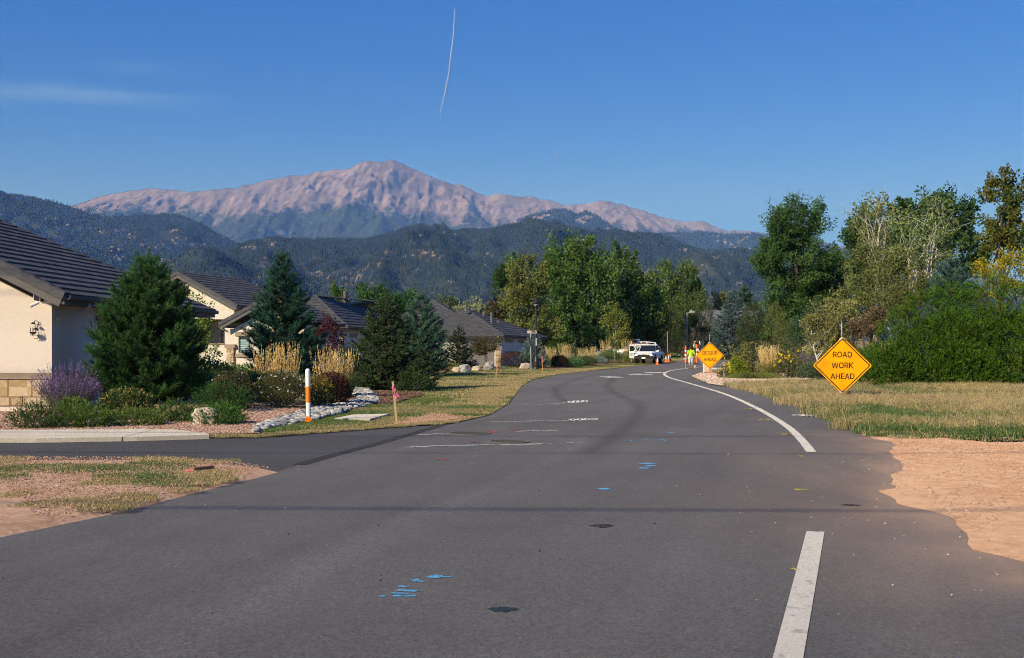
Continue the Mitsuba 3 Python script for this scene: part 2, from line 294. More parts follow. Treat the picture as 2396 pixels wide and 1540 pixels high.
dry_poly = Polygon(np.vstack([Gs((1712, 905.5), (1800, 926), (1900, 966), (2025, 1019), (2090, 1028), (2180, 1022), (2310, 1034)), [(14, 20.5), (45, 20), (45, 66), (28, 57.5)], Gs((1905, 898.5), (1780, 904.8))])).buffer(0)
sheet('meadow', dry_poly, .035, 'dry_turf', 1.0, 'dry straw and green meadow grass right of the road', ragged=.3, seed=13)
sand_poly = Polygon(np.vstack([Gs((2310, 1036), (2180, 1020), (2090, 1026), (2015, 1018), (2060, 1033), (2098, 1050), (2108, 1090), (2080, 1118), (2095, 1140), (2050, 1152), (2100, 1172), (2170, 1198), (2240, 1240), (2310, 1290)), [(4.2, 7), (6, 2), (8, -10), (45, -10), (45, 20.6), (14, 21)]])).buffer(0)
sheet('sand', sand_poly, lambda x, y, g: .014+.04*np.clip(shapely.distance(g.exterior, shapely.points(x, y))/2.0, 0, 1)**.8*(.45+meshkit.fbm(np.stack([x*.7, y*.7, x*0], -1), 4)), 'sand_surface', .3, 'bare reddish sand and gravel spilling onto the right edge of the road', ragged=.22, seed=14)
far_lawn = Polygon(np.vstack([Gs((1700, 859), (1760, 850)), [(44, 152), (64, 168), (110, 178), (110, 90), (45, 78), (24, 74.5)], ])).buffer(0)
sheet('meadow_001', far_lawn, .028, 'dry_turf', 2.0, 'grass behind the flower bed and the detour sign')

# painted lines and marks: parts of the road
def ribbon(line, w, dz, key, bsdf, col=None):
    p = smooth_line(line, .35); t = unit(np.gradient(p, axis=0)); n = np.stack([-t[:, 1], t[:, 0]], 1)
    wv = np.broadcast_to(w, (len(p),))[:, None]; a, b = p+n*wv/2, p-n*wv/2
    v = np.vstack([np.column_stack([a, zg(a[:, 0], a[:, 1])+dz]), np.column_stack([b, zg(b[:, 0], b[:, 1])+dz])]); k = len(p); i = np.arange(k-1)
    f = np.vstack([np.stack([i, k+i, k+i+1], 1), np.stack([i, k+i+1, i+1], 1)])
    scene[key] = mikit.ply(trimesh.Trimesh(v, f, process=False), bsdf, smooth=True, color=None if col is None else np.tile(np.asarray(col, float), (len(v), 1)))
line_pts = [G(u, v)[:2] for u, v in ((1898, 1060), (1878, 1034), (1845, 1002), (1760, 951), (1690, 921), (1610, 897), (1570, 885.5), (1555, 877.5), (1560, 871), (1580, 866), (1630, 860), (1680, 854.5), (1730, 848), (1790, 842))]
ribbon(line_pts, .155, .017, 'road__edge_line', 'line_paint'); tag('road__edge_line', 'long curving white edge line')
ribbon([G(1864, 1454)[:2]+np.array([-1.2, -4.3]), G(1864, 1454)[:2], G(1908, 1248)[:2]], .155, .017, 'road__dash', 'line_paint'); tag('road__dash', 'short white dash nearest the camera')
def mark_mat(key, col, cut=.45):
    mat(key, mikit.proc(lambda p, n, uv: tmix(col, (.045, .044, .046), tss(cut-.1, cut+.14, tfbm(p.x*11, p.y*5, 2, 3)*.62+tnoise(p.x*120, p.y*80, 1)*.38))), .85, .2)
mark_mat('paint_blue', (.10, .30, .52), .52); mark_mat('paint_white', (.55, .55, .56), .58); mark_mat('paint_yellow', (.42, .33, .06), .5)
mark_mat('paint_red', (.30, .07, .07), .5); mark_mat('tar', (.028, .028, .030), .55); mark_mat('paint_blue_worn', (.022, .034, .05), .6)
def blob(key, u, v, ru, rv, bsdf, seed=0, dz=.0165):
    """a sprayed patch: an uneven little outline on the ground"""
    o = G(u, v); e1 = G(u+ru, v)-o; e2 = (G(u, v-rv)-o)*[0, 1, 0]+[0, 0, 0]; a = np.linspace(0, 2*np.pi, 22)[:-1]
    r = 1+.35*(np.random.default_rng(seed).uniform(-1, 1, 21)); p = o[:2]+np.cos(a)[:, None]*r[:, None]*e1[:2]+np.sin(a)[:, None]*r[:, None]*e2[:2]
    v_ = np.column_stack([np.vstack([o[:2], p]), zg(np.append(o[0], p[:, 0]), np.append(o[1], p[:, 1]))+dz])
    f_ = np.array([[0, 1+i, 1+(i+1) % 21] for i in range(21)])
    scene[key] = mikit.ply(trimesh.Trimesh(v_, f_, process=False), bsdf, smooth=True)
def stroke(pts, w, bsdf, dz=.0165): ribbon([G(u, v)[:2] for u, v in pts], w, dz, nkey('road__spray_mark'), bsdf)
def dab(u, v, ru, rv, bsdf, seed): blob(nkey('road__spray_mark'), u, v, ru, rv, bsdf, seed)
# blue handwriting in the foreground
K = lambda zx, zy: ((1400+zx/2.995)/1.7095, (2200+zy/2.995)/1.7095)
dab(*K(1060, 345), 30, 4.2, 'paint_blue', 1); dab(*K(780, 390), 13, 3.2, 'paint_blue', 2); dab(*K(390, 579), 8, 1.8, 'paint_blue', 3)
stroke([K(840, 398), K(960, 395), K(1040, 402), K(930, 445), K(860, 410)], .040, 'paint_blue')
stroke([K(580, 458), K(720, 465), K(880, 470), K(840, 500), K(740, 495), K(700, 475)], .042, 'paint_blue')
stroke([K(570, 508), K(700, 515), K(800, 522)], .06, 'paint_blue'); stroke([K(495, 540), K(600, 527), K(690, 530), K(740, 545), K(710, 555)], .042, 'paint_blue')
stroke([K(515, 578), K(580, 590), K(640, 605), K(720, 585), K(785, 578)], .055, 'paint_blue')
dab(*K(1830, 738), 30, 5, 'paint_blue_worn', 4)
for u, v, a, b, s in ((1515, 1087, 20, 1.6, 5), (1520, 1093, 17, 1.6, 6), (1508, 1098, 16, 1.3, 7), (1410, 1147, 16, 1.8, 8), (1470, 1033, 13, .9, 9), (1555, 1033, 6, 2, 10), (1570, 1014, 8, .8, 11), (1128, 1153, 6, .8, 12)): dab(u, v, a, b, 'paint_blue', s)
stroke([(1500, 1032), (1535, 1032), (1555, 1030)], .036, 'paint_blue')
# white measuring lines with scribbled numbers at their ends
for pts, nums in (([(948, 1049), (1010, 1046), (1150, 1043), (1270, 1041)], (1270, 1365, 1039)), ([(1145, 988), (1240, 987), (1330, 985)], (1332, 1398, 983)), ([(1225, 948), (1290, 946), (1330, 943)], (1330, 1374, 941)),
                  ([(978, 1019), (1060, 1016)], None), ([(1062, 1017), (1100, 1016), (1140, 1014)], None), ([(1207, 1011), (1305, 1009)], None), ([(1205, 1034), (1170, 1036)], None)):
    stroke(pts, .075, 'paint_white')
    if nums:
        a, b, vv = nums; n = 4
        for k in range(n):
            c = a+(b-a)*(k+.5)/n; w = (b-a)/n*.46; vs = vv+1.0*((n-1)/2-k)*.6
            ang = np.linspace(0, 2*np.pi, 13); ribbon([G(c+w*math.cos(t), vs+2.6*math.sin(t))[:2] for t in ang], .075, .0175, nkey('road__spray_mark'), 'paint_white')
for u, v, a in ((1430, 883, 26), (1495, 876.5, 30), (1530, 872.5, 24)): dab(u, v, a, .8, 'paint_white', int(u))
for u, v, a, b in ((1036, 1077, 14, 1.6), (1150, 1012, 14, 2), (1205, 1007, 12, 2), (1110, 1037, 10, 1.2)): dab(u, v, a, b, 'paint_red', int(u))
for u, v, a, b in ((1870, 1069, 12, 1.3), (1872, 1149, 14, 2), (1869, 1336, 17, 4), (1840, 1018, 10, 3), (1790, 983, 18, .9), (1750, 958, 10, .8)): dab(u, v, a, b, 'paint_yellow', int(u))
stroke([(1700, 983), (1755, 984), (1810, 983)], .06, 'paint_yellow'); dab(1880, 973, 24, 1.7, 'paint_white', 41)
stroke([(1050, 992), (960, 1018), (880, 1041), (800, 1062), (700, 1090)], .20, 'tar')
dab(1407, 1234, 24, 4, 'tar', 50); dab(1990, 1185, 20, 1.6, 'tar', 51)

# manhole covers: rings of iron let into the road
def manhole(u, v, r, name, label):
    o = G(u, v); k = thing(name, label, 'manhole cover'); m = M(); q = 28; a = np.arange(q)*2*np.pi/q
    m.lathe([(r+.06, .010), (r+.06, .026), (r, .028), (r, .016)], o, q, (.10, .095, .09)); m.put(k+'__rim', 'matte')
    m = M(); m.lathe([(r-.012, .012), (r-.012, .022), (.0, .022)], o, q, (.05, .048, .047))
    for i in range(-5, 6):
        for j in range(-5, 6):
            if math.hypot(i, j)*.055 < r-.05: m.box(o+[i*.055, j*.055, .026], (.035, .035, .01), (.075, .07, .066))
    m.put(k+'__lid', 'matte')
manhole(1098, 1016, .36, 'manhole_cover', 'round iron manhole cover with raised studs near the street corner')
manhole(1190, 1036, .32, 'manhole_cover', 'iron manhole cover with pale rim between the white sprayed lines')
# ------------------------------------------------------------------ mountains
def hill(key, dist, prof, front, back, res, seed, bsdf, power=1.15, spur=.5, spur_w=.06, rough=.05, label='', margin=1.6, crest=0.0):
    pu, pv = np.array(prof, float).T; o = np.argsort(pu); pu, pv = pu[o], pv[o]
    x0, x1 = X(pu[0], dist), X(pu[-1], dist)
    xs = np.arange(x0, x1+res, res); ys = np.arange(dist-front, dist+back, res*1.3)
    Hx = (HZ-np.interp(xs/dist*F+UC, pu, pv))/F*dist+EYE
    fine = meshkit.fbm(np.stack([xs/(dist*.012), xs*0, xs*0+seed], -1), 4, seed)-.5
    Hx = Hx*(1+crest*fine)
    X_, Y_ = np.meshgrid(xs, ys, indexing='ij'); H = Hx[:, None]; t = (dist-Y_)/front
    L = dist*spur_w; tf = np.clip(t, 0, 1)
    def ridged(fx, fy, o, sd, gain=.5):
        wx = (meshkit.fbm(np.stack([X_/L*fx*.6, Y_/L*fy*.6, X_*0+sd], -1), 3, sd)-.5)*1.3
        out, amp, tot = 0, 1.0, 0
        for i in range(o):
            nn = meshkit.noise(np.stack([X_/L*fx*2**i+wx, Y_/L*fy*2**i+wx*.7, X_*0+sd+7*i], -1), sd+i); out = out+amp*(1-np.abs(2*nn-1))**1.25; tot += amp; amp *= gain
        return out/tot
    g1 = ridged(1.0, .34, 3, seed+2); g2 = ridged(3.1, 1.0, 4, seed+15, .6)
    te = tf*(1+spur*1.5*(.50-g1)*np.clip(1.35-tf, .3, 1)+spur*.50*(.45-g2)*(1.2-tf))
    z = H*(1-np.clip(te, 0, 1.1)**(1/power))
    z = z+H*rough*.45*(g2-.45)*np.clip(tf*6, 0, 1)+H*rough*.75*(ridged(5.5, 1.3, 4, seed+31, .62)-.45)*np.clip(tf*14, .10, 1)+H*rough*.25*(ridged(16, 8, 2, seed+51, .6)-.45)*np.clip(tf*20, .1, 1)
    zb = H*(1-np.clip(-t*front/back, 0, 1)**1.2)-6*np.clip(-t*front/res, 0, 1)
    z = np.where(t >= 0, np.minimum(z, H*(1-.12*tf)), zb)-2.0
    n, m = X_.shape; i, j = np.meshgrid(np.arange(n-1), np.arange(m-1), indexing='ij')
    q = np.stack([i*m+j, (i+1)*m+j, (i+1)*m+j+1, i*m+j+1], -1).reshape(-1, 4)
    vv = np.stack([X_, Y_, z], -1).reshape(-1, 3)
    scene[key] = mikit.ply(trimesh.Trimesh(vv, np.vstack([q[:, [0, 1, 2]], q[:, [0, 2, 3]]]), process=False), bsdf, smooth=True)
    tag(key, label, kind='structure')
    return RegularGridInterpolator((xs, ys), z, bounds_error=False, fill_value=-50), (x0, x1, dist-front, dist)
def on_hill(fn, box, u, v):
    ys = np.linspace(box[2], box[3], 1500); xs = (u-UC)/F*ys; zz = fn(np.stack([xs, ys], -1)); ray = EYE+(HZ-v)/F*ys
    k = np.argmax(zz > ray)
    return np.array([xs[k], ys[k], zz[k]]) if zz[k] > ray[k] else None

def peak_fn(p, n, uv):
    x, y, z = p.x*.001, p.y*.001, p.z*.001
    big = tfbm(x*1.4, y*1.0, z*2.5, 4); st = tfbm(x*9, y*2.0, z*2.0, 4); sp = tfbm(x*40, y*24, z*40, 3); sp2 = tnoise(x*110, y*60, z*110)
    rock = tmix((.140, .108, .112), (.225, .175, .175), tss(.3, .7, st*.6+big*.4))*(.75+.5*sp)
    rib = 1-dr.abs(2*tfbm(x*7+.8*big, y*1.2, z*1.6, 3)-1); rock = rock*(.62+.62*tfbm(x*24, y*9, z*12, 4))*(.80+.34*rib)*(1-.45*tss(.80, .95, 1-dr.abs(2*tnoise(x*4+1.5*big, y*1.3, z*2.2)-1))*tss(.45, .6, st))
    rock = tmix(rock, (.27, .20, .185), tss(.58, .75, tfbm(x*2.6, y*1.2, z*5, 3))*.6)
    trees = tmix((.016, .026, .020), (.035, .045, .028), sp2)*(.6+.8*sp)
    trees = tmix(trees, (.15, .12, .03), tss(.66, .74, tfbm(x*5, y*3, z*8, 3))*tss(.5, .7, sp2)*.5)
    line = 1.32-.22*tss(-1.1, .7, x)+.40*(big-.5)+.45*(st-.5)+.35*(sp-.5)
    slide = tss(.60, .66, tfbm(x*3.2, y*1.0, z*1.2, 4))*tss(-.42, -.1, z-line)
    t = tss(-.05, .05, z-line); t = dr.maximum(t, slide*.9); t = dr.maximum(t, tss(.72, .76, tfbm(x*7, y*4, z*9, 3))*.6)
    return tmix(trees, rock, t)
mat('peak_rock', mikit.proc(peak_fn), .95, .05)
def forest_fn(p, n, uv):
    x, y, z = p.x*.001, p.y*.001, p.z*.001
    a = tfbm(x*22, y*14, z*22, 4); b = tnoise(x*120, y*90, z*120); c = tfbm(x*3.2, y*2.2, z*5, 3)
    g = tmix((.018, .028, .022), (.036, .044, .032), a)*(.7+.6*b)
    soil = tmix((.20, .14, .11), (.30, .22, .18), b)
    return tmix(g, soil, tss(.56, .70, a*.45+c*.55)*.45)
mat('forest_floor', mikit.proc(forest_fn), .95, .05)
main_prof = [(-700, 700), (-200, 600), (60, 505), (120, 490), (170, 480), (230, 462), (290, 450), (345, 441), (440, 446), (500, 443), (550, 443), (610, 425), (650, 416), (680, 411), (710, 408), (745, 403), (800, 394), (830, 386), (855, 380), (880, 377), (915, 377), (945, 384), (975, 398), (1000, 411), (1030, 424), (1050, 430), (1085, 437), (1110, 447), (1135, 456), (1165, 453), (1215, 462), (1250, 459), (1280, 466), (1320, 482), (1350, 478), (1380, 472), (1405, 468), (1440, 476), (1470, 482), (1500, 490), (1560, 511), (1600, 519), (1640, 518), (1670, 528), (1700, 539), (1765, 543), (1850, 550), (2100, 600), (2600, 700)]
mtn, mbox = hill('mountain', 13000, main_prof, 5200, 1500, 16, 3, 'peak_rock', power=1.25, spur=.42, spur_w=.075, rough=.065, crest=.03, label='bare pinkish granite mountain rising above its treeline')
h1_prof = [(-900, 470), (-300, 440), (0, 452), (85, 465), (150, 477), (215, 500), (260, 507), (300, 506), (345, 503), (385, 499), (430, 507), (480, 527), (530, 556), (580, 585), (640, 615), (720, 650), (800, 690)]
h1, b1 = hill('foothill', 6200, h1_prof, 2600, 900, 14, 11, 'forest_floor', power=1.1, spur=.95, spur_w=.085, rough=.05, crest=.02, label='forested foothill with pink rock outcrops at the far left')
h2_prof = [(480, 660), (560, 606), (610, 585), (650, 568), (720, 562), (790, 556), (850, 558), (900, 550), (925, 540), (950, 529), (985, 523), (1010, 527), (1040, 537), (1080, 542), (1120, 540), (1160, 536), (1200, 527), (1240, 518), (1270, 521), (1310, 534), (1350, 545), (1400, 543), (1440, 542), (1480, 546), (1540, 558), (1600, 578), (1650, 589), (1700, 595), (1750, 598), (1800, 608), (1900, 640), (2050, 690), (2200, 730)]
h2, b2 = hill('foothill_001', 4600, h2_prof, 2300, 700, 11, 23, 'forest_floor', power=1.1, spur=.9, spur_w=.09, rough=.045, crest=.02, label='long dark forested foothill across the middle of the view')
h3_prof = [(1050, 620), (1130, 560), (1180, 532), (1230, 507), (1262, 497), (1300, 489), (1330, 492), (1352, 500), (1372, 492), (1400, 505), (1440, 530), (1500, 550), (1560, 545), (1640, 540), (1700, 548), (1760, 544), (1830, 560), (1900, 575), (2000, 600), (2300, 680)]
h3, b3 = hill('foothill_002', 8600, h3_prof, 2200, 900, 20, 31, 'forest_floor', power=1.1, spur=.6, spur_w=.05, rough=.05, crest=.02, label='farther wooded ridge with cliffs below the right end of the mountain')

def conifers(key, fn, box, n, hmin, hmax, seed, label):
    r = np.random.default_rng(seed); x = r.uniform(box[0], box[1], n*3); y = r.uniform(box[2]*1.0, box[3], n*3)
    u = x/y*F+UC; d = meshkit.fbm(np.stack([x/160, y/160, x*0+seed], -1), 3, seed)
    keep = (u > -60) & (u < 2460) & (d*.6+.4*meshkit.fbm(np.stack([x/45, y/45, x*0+seed], -1), 2, seed+1) > r.uniform(.30, .54, n*3)); x, y = x[keep][:n], y[keep][:n]
    z = fn(np.stack([x, y], -1)); k = z > 4; x, y, z = x[k], y[k], z[k]; n = len(x)
    h = r.uniform(hmin, hmax, n); w = h*r.uniform(.20, .34, n); a = r.uniform(0, 6.28, n)
    an = a[:, None]+np.arange(4)*np.pi/2
    base = np.stack([x[:, None]+w[:, None]*np.cos(an), y[:, None]+w[:, None]*np.sin(an), np.broadcast_to((z-1.5)[:, None], an.shape)], -1)
    top = np.stack([x, y, z+h], -1)[:, None]
    v = np.concatenate([base, top], 1).reshape(-1, 3); i = np.arange(n)[:, None]*5
    f = np.concatenate([np.stack([i[:, 0]+k, i[:, 0]+(k+1) % 4, i[:, 0]+4], 1) for k in range(4)])
    c = np.array([.019, .032, .031])*r.uniform(.8, 1.25, (n, 1))+r.uniform(0, .008, (n, 3))
    scene[key] = mikit.ply(trimesh.Trimesh(v, f, process=False), 'needles', color=np.repeat(c, 5, 0)); tag(key, label, 'forest', kind='stuff')
conifers('forest', h1, b1, 80000, 10, 17, 41, 'conifer forest covering the left foothill')
conifers('forest_001', h2, b2, 95000, 7, 12, 42, 'conifer forest covering the middle foothill')
conifers('forest_002', h3, b3, 60000, 12, 20, 43, 'conifer forest on the farther right ridge')

ICO = trimesh.creation.icosphere(subdivisions=2); ICO1 = trimesh.creation.icosphere(subdivisions=1)
def rock_mesh(r, size, rough=.35, base=ICO1, sub=None):
    v = np.array(base.vertices); o = r.uniform(0, 100, 3)
    d = 1+rough*(meshkit.fbm(v*1.3+o, 3, 1)-.5)*2; v = v*d[:, None]
    for _ in range(5):                                     # flat breaks
        nn = unit(r.normal(size=3)); h = r.uniform(.55, .85); s = v@nn; v = v-np.clip(s-h, 0, None)[:, None]*nn*.9
    return v*np.asarray(size), np.array(base.faces)
def outcrops(key, fn, box, spots, seed, col, s0):
    r = np.random.default_rng(seed); m = M()
    for u, v, spread, n in spots:
        for _ in range(n):
            p = on_hill(fn, box, u+r.normal()*spread, v+r.normal()*spread*.45)
            if p is None: continue
            s = s0*r.uniform(.25, 1.0)*p[1]/5000; vv, ff = rock_mesh(r, (s*r.uniform(.8, 1.6), s*.8, s*r.uniform(.8, 1.5)), .5)
            m.raw(vv+p+[0, 0, s*.15], ff, np.array(col)*r.uniform(.75, 1.2)+r.uniform(-.015, .015, 3))
    m.put(key, 'matte'); tag(key, 'pink granite boulders breaking through the forest', kind='stuff')
scat = lambda r, n, u0, u1, v0, v1: [(r.uniform(u0, u1), r.uniform(v0, v1), r.uniform(2, 7), r.integers(2, 7)) for _ in range(n)]
r_ = np.random.default_rng(77)
outcrops('foothill__rock_outcrop', h1, b1, [(300, 545, 14, 26), (312, 560, 8, 10), (345, 573, 9, 18), (405, 573, 16, 22), (460, 575, 13, 22), (240, 548, 9, 10), (280, 605, 10, 10), (420, 625, 9, 14), (125, 518, 12, 10), (150, 535, 12, 12), (345, 620, 12, 12), (380, 610, 7, 8)]+scat(r_, 20, 90, 620, 520, 690), 51, (.27, .19, .155), 8)
outcrops('foothill_001__rock_outcrop', h2, b2, [(590, 580, 9, 20), (640, 570, 10, 18), (965, 533, 8, 14), (985, 548, 8, 10), (1045, 545, 6, 10), (1060, 550, 5, 8), (650, 605, 8, 12), (680, 640, 6, 8), (740, 640, 9, 12), (770, 650, 6, 8), (1000, 592, 7, 10), (1015, 597, 5, 8), (1285, 545, 6, 6), (1600, 590, 12, 14), (1690, 600, 10, 12), (1720, 640, 7, 8), (1560, 650, 5, 6), (1380, 610, 5, 4), (950, 600, 6, 6)]+scat(r_, 34, 560, 1780, 570, 690), 52, (.26, .185, .155), 5.5)
outcrops('foothill_002__rock_outcrop', h3, b3, [(1262, 512, 6, 18), (1210, 525, 8, 10), (1275, 505, 6, 12), (1355, 520, 9, 14), (1375, 510, 6, 10), (1725, 590, 12, 16), (1690, 565, 9, 10), (1740, 560, 8, 8)]+scat(r_, 8, 1150, 1800, 510, 590), 53, (.27, .195, .17), 8)
# the air between here and the mountains
scene['haze'] = {'type': 'cube', 'to_world': T4().translate([0, 3500, 1020]).scale([16500, 12500, 1045]), 'bsdf': {'type': 'null'}, 'interior': {'type': 'ref', 'id': 'air'}}
tag('haze', 'thin blue haze in front of the mountains', 'haze', kind='stuff')
# ------------------------------------------------------------------ plants
LEAF = 2.3
def rdir(r, n): return unit(r.normal(size=(n, 3)))
def put_tri(key, v, f, c, bsdf='foliage'):
    scene[key] = mikit.ply(trimesh.Trimesh(v, f, process=False), bsdf, color=np.clip(np.asarray(c)*LEAF, .004, .95)); return key
def leaf_quads(r, p, a, L, W, col):
    """rhombic leaves from the points p along the axes a"""
    n = len(p); L = np.broadcast_to(L, (n,))[:, None]; W = np.broadcast_to(W, (n,))[:, None]
    s = unit(np.cross(a, rdir(r, n)))*W/2; m = p+a*L*.5
    v = np.stack([p, m+s, p+a*L, m-s], 1).reshape(-1, 3); i = np.arange(n)[:, None]*4
    return v, np.vstack([i+[0, 1, 2], i+[0, 2, 3]]), np.repeat(col, 4, 0)
def spikes(p, a, L, W, r, col):
    """thin single triangles (needles, blades seen from afar)"""
    n = len(p); L = np.broadcast_to(L, (n,))[:, None]; s = unit(np.cross(a, rdir(r, n)))*np.broadcast_to(W, (n,))[:, None]/2
    v = np.stack([p-s, p+s, p+a*L], 1).reshape(-1, 3)
    return v, np.arange(3*n).reshape(-1, 3), np.repeat(col, 3, 0)
def plumes(r, o, a, length, n, nl, nw, spread, col, cvar=.25):
    """needled twigs: n needles along every axis"""
    k = len(o); t = r.uniform(0, 1, (k, n)); ln = np.broadcast_to(length, (k,))
    p = o[:, None]+a[:, None]*(ln[:, None]*t)[..., None]
    d = unit(a[:, None]*(1-spread)+rdir(r, k*n).reshape(k, n, 3)*spread*1.1)
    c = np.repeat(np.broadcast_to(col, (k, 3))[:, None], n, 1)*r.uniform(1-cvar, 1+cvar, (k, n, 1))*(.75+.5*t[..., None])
    return spikes(p.reshape(-1, 3), d.reshape(-1, 3), nl*r.uniform(.7, 1.15, k*n), nw, r, c.reshape(-1, 3))
def blades(r, base, out, h, w, bend, col, tipcol=None):
    """arching grass blades, three triangles each"""
    n = len(base); h = np.broadcast_to(h, (n,))[:, None]; bend = np.broadcast_to(bend, (n,))[:, None]; up = np.array([0, 0, 1.])
    m = base+up*h*.62+out*h*bend*.35; t = base+up*h*(1-.35*bend)+out*h*bend
    s = unit(np.cross(t-base, rdir(r, n)))*np.broadcast_to(w, (n,))[:, None]/2
    v = np.stack([base-s, base+s, m-s*.8, m+s*.8, t], 1).reshape(-1, 3); i = np.arange(n)[:, None]*5
    c = np.repeat(col[:, None], 5, 1)
    if tipcol is not None: c[:, 4] = tipcol; c[:, 2:4] = (c[:, 2:4]+np.asarray(tipcol)[:, None] if np.ndim(tipcol) == 2 else c[:, 2:4]+tipcol)/2
    return v, np.vstack([i+[0, 1, 3], i+[0, 3, 2], i+[2, 3, 4]]), c.reshape(-1, 3)
def merge(*ms):
    V, Fc, C, n = [], [], [], 0
    for v, f, c in ms: V.append(v); Fc.append(f+n); C.append(c); n += len(v)
    return np.vstack(V), np.vstack(Fc), np.vstack(C)
def tints(r, n, a, b, var=.2): 
    t = r.uniform(0, 1, (n, 1)); return (np.asarray(a)*(1-t)+np.asarray(b)*t)*r.uniform(1-var, 1+var, (n, 1))

def limb(m, r, a, b, r0, r1, col=(.1, .08, .06), sag=.08, sides=6, seg=5):
    t = np.linspace(0, 1, seg)[:, None]; L = np.linalg.norm(np.asarray(b)-a); w = np.cumsum(r.normal(size=(seg, 3)), 0)*L*.03*np.sin(t*np.pi)
    p = np.asarray(a)*(1-t)+np.asarray(b)*t+w; p[:, 2] += np.sin(t[:, 0]*np.pi)*L*sag
    m.tube(p, np.linspace(r0, r1, seg), sides, col)
def broadleaf(name, label, cat, base, ells, clumps, per, L, W, colA, colB, trunk=.16, seed=0, group=None, rc=.20, up=.6, forks=9, bark='bark', split=.35, gap=.0, trunks=None, bare=0, inner=.35, tipc=None, lean=(0, 0), sub='crown'):
    """trunk with limbs, and a crown of leaf clumps spread through the ellipsoids (offsets from base: x, y, z, rx, ry, rz)"""
    r = np.random.default_rng(seed); k = thing(name, label, cat, group); base = np.asarray(base, float); E = np.asarray(ells, float)
    w = (E[:, 3]*E[:, 4]+E[:, 3]*E[:, 5]*2); e = E[r.choice(len(E), clumps, p=w/w.sum())]
    d = rdir(r, clumps); rad = r.uniform(inner, 1, clumps)**.6; c = base+e[:, :3]+d*e[:, 3:]*rad[:, None]
    c[:, 2] = np.maximum(c[:, 2], base[2]+.15)
    R_ = np.minimum(e[:, 3], e[:, 5])*rc*r.uniform(.65, 1.4, clumps)
    o = unit(d*np.array([1, 1, .8])+[0, 0, up]); q = rdir(r, clumps*per).reshape(clumps, per, 3)*r.uniform(.25, 1, (clumps, per, 1))**.7
    st = (q*o[:, None]).sum(-1, keepdims=True); q = q+o[:, None]*st*.7
    p = c[:, None]+q*R_[:, None, None]; a = unit(q*.6+o[:, None]*.5+rdir(r, clumps*per).reshape(q.shape)*.75-[0, 0, .25])
    col = tints(r, clumps, colA, colB, .22)[:, None]*r.uniform(.75, 1.3, (clumps, per, 1))
    if tipc is not None: col = np.where(r.uniform(0, 1, (clumps, per, 1)) < tipc[1], np.asarray(tipc[0])*r.uniform(.7, 1.2, (clumps, per, 1)), col)
    n = clumps*per; keep = r.uniform(0, 1, n) > gap
    put_tri(k+'__'+sub, *leaf_quads(r, p.reshape(-1, 3)[keep], a.reshape(-1, 3)[keep], L*r.uniform(.7, 1.25, keep.sum()), W*r.uniform(.7, 1.2, keep.sum()), np.broadcast_to(col, (clumps, per, 3)).reshape(-1, 3)[keep]))
    if trunk > 0:
        m = M(); top = E[:, 2].max(); zc = E[:, 2].mean()
        for tx, ty in (trunks or [(0, 0)]):
            s = base+[tx, ty, -.15]; fork = base+[tx*1.4+lean[0], ty*1.4+lean[1], zc*split]; crest = base+[tx*2.2+E[:, 0].mean()+lean[0], ty*2+E[:, 1].mean()+lean[1], top]
            limb(m, r, s, fork, trunk*1.15, trunk*.8, sides=9, sag=0); limb(m, r, fork, crest, trunk*.8, trunk*.12, sag=0)
            near = c[r.choice(clumps, min(forks, clumps), replace=False)]
            for q_ in near:
                tt = r.uniform(0, .75); st_ = fork*(1-tt)+crest*tt; st_[2] = min(st_[2], q_[2]); limb(m, r, st_, q_, trunk*.42*(1-.6*tt), trunk*.06)
            for _ in range(bare):
                tt = r.uniform(.3, 1); st_ = fork*(1-tt)+crest*tt; dd = unit(r.normal(size=3)*[1, 1, .4]+[0, 0, 1.0]); e1 = st_+dd*top*r.uniform(.12, .30)
                limb(m, r, st_, e1, trunk*.2, trunk*.05, sides=4)
                for _ in range(4):
                    f_ = r.uniform(.3, .9); limb(m, r, st_*(1-f_)+e1*f_, st_*(1-f_)+e1*f_+unit(r.normal(size=3)*[1, 1, .5]+[0, 0, .8])*top*r.uniform(.05, .12), trunk*.08, trunk*.025, sides=3, seg=3)
        m.put(k+'__trunk', bark, smooth=True, color=False)
    return k

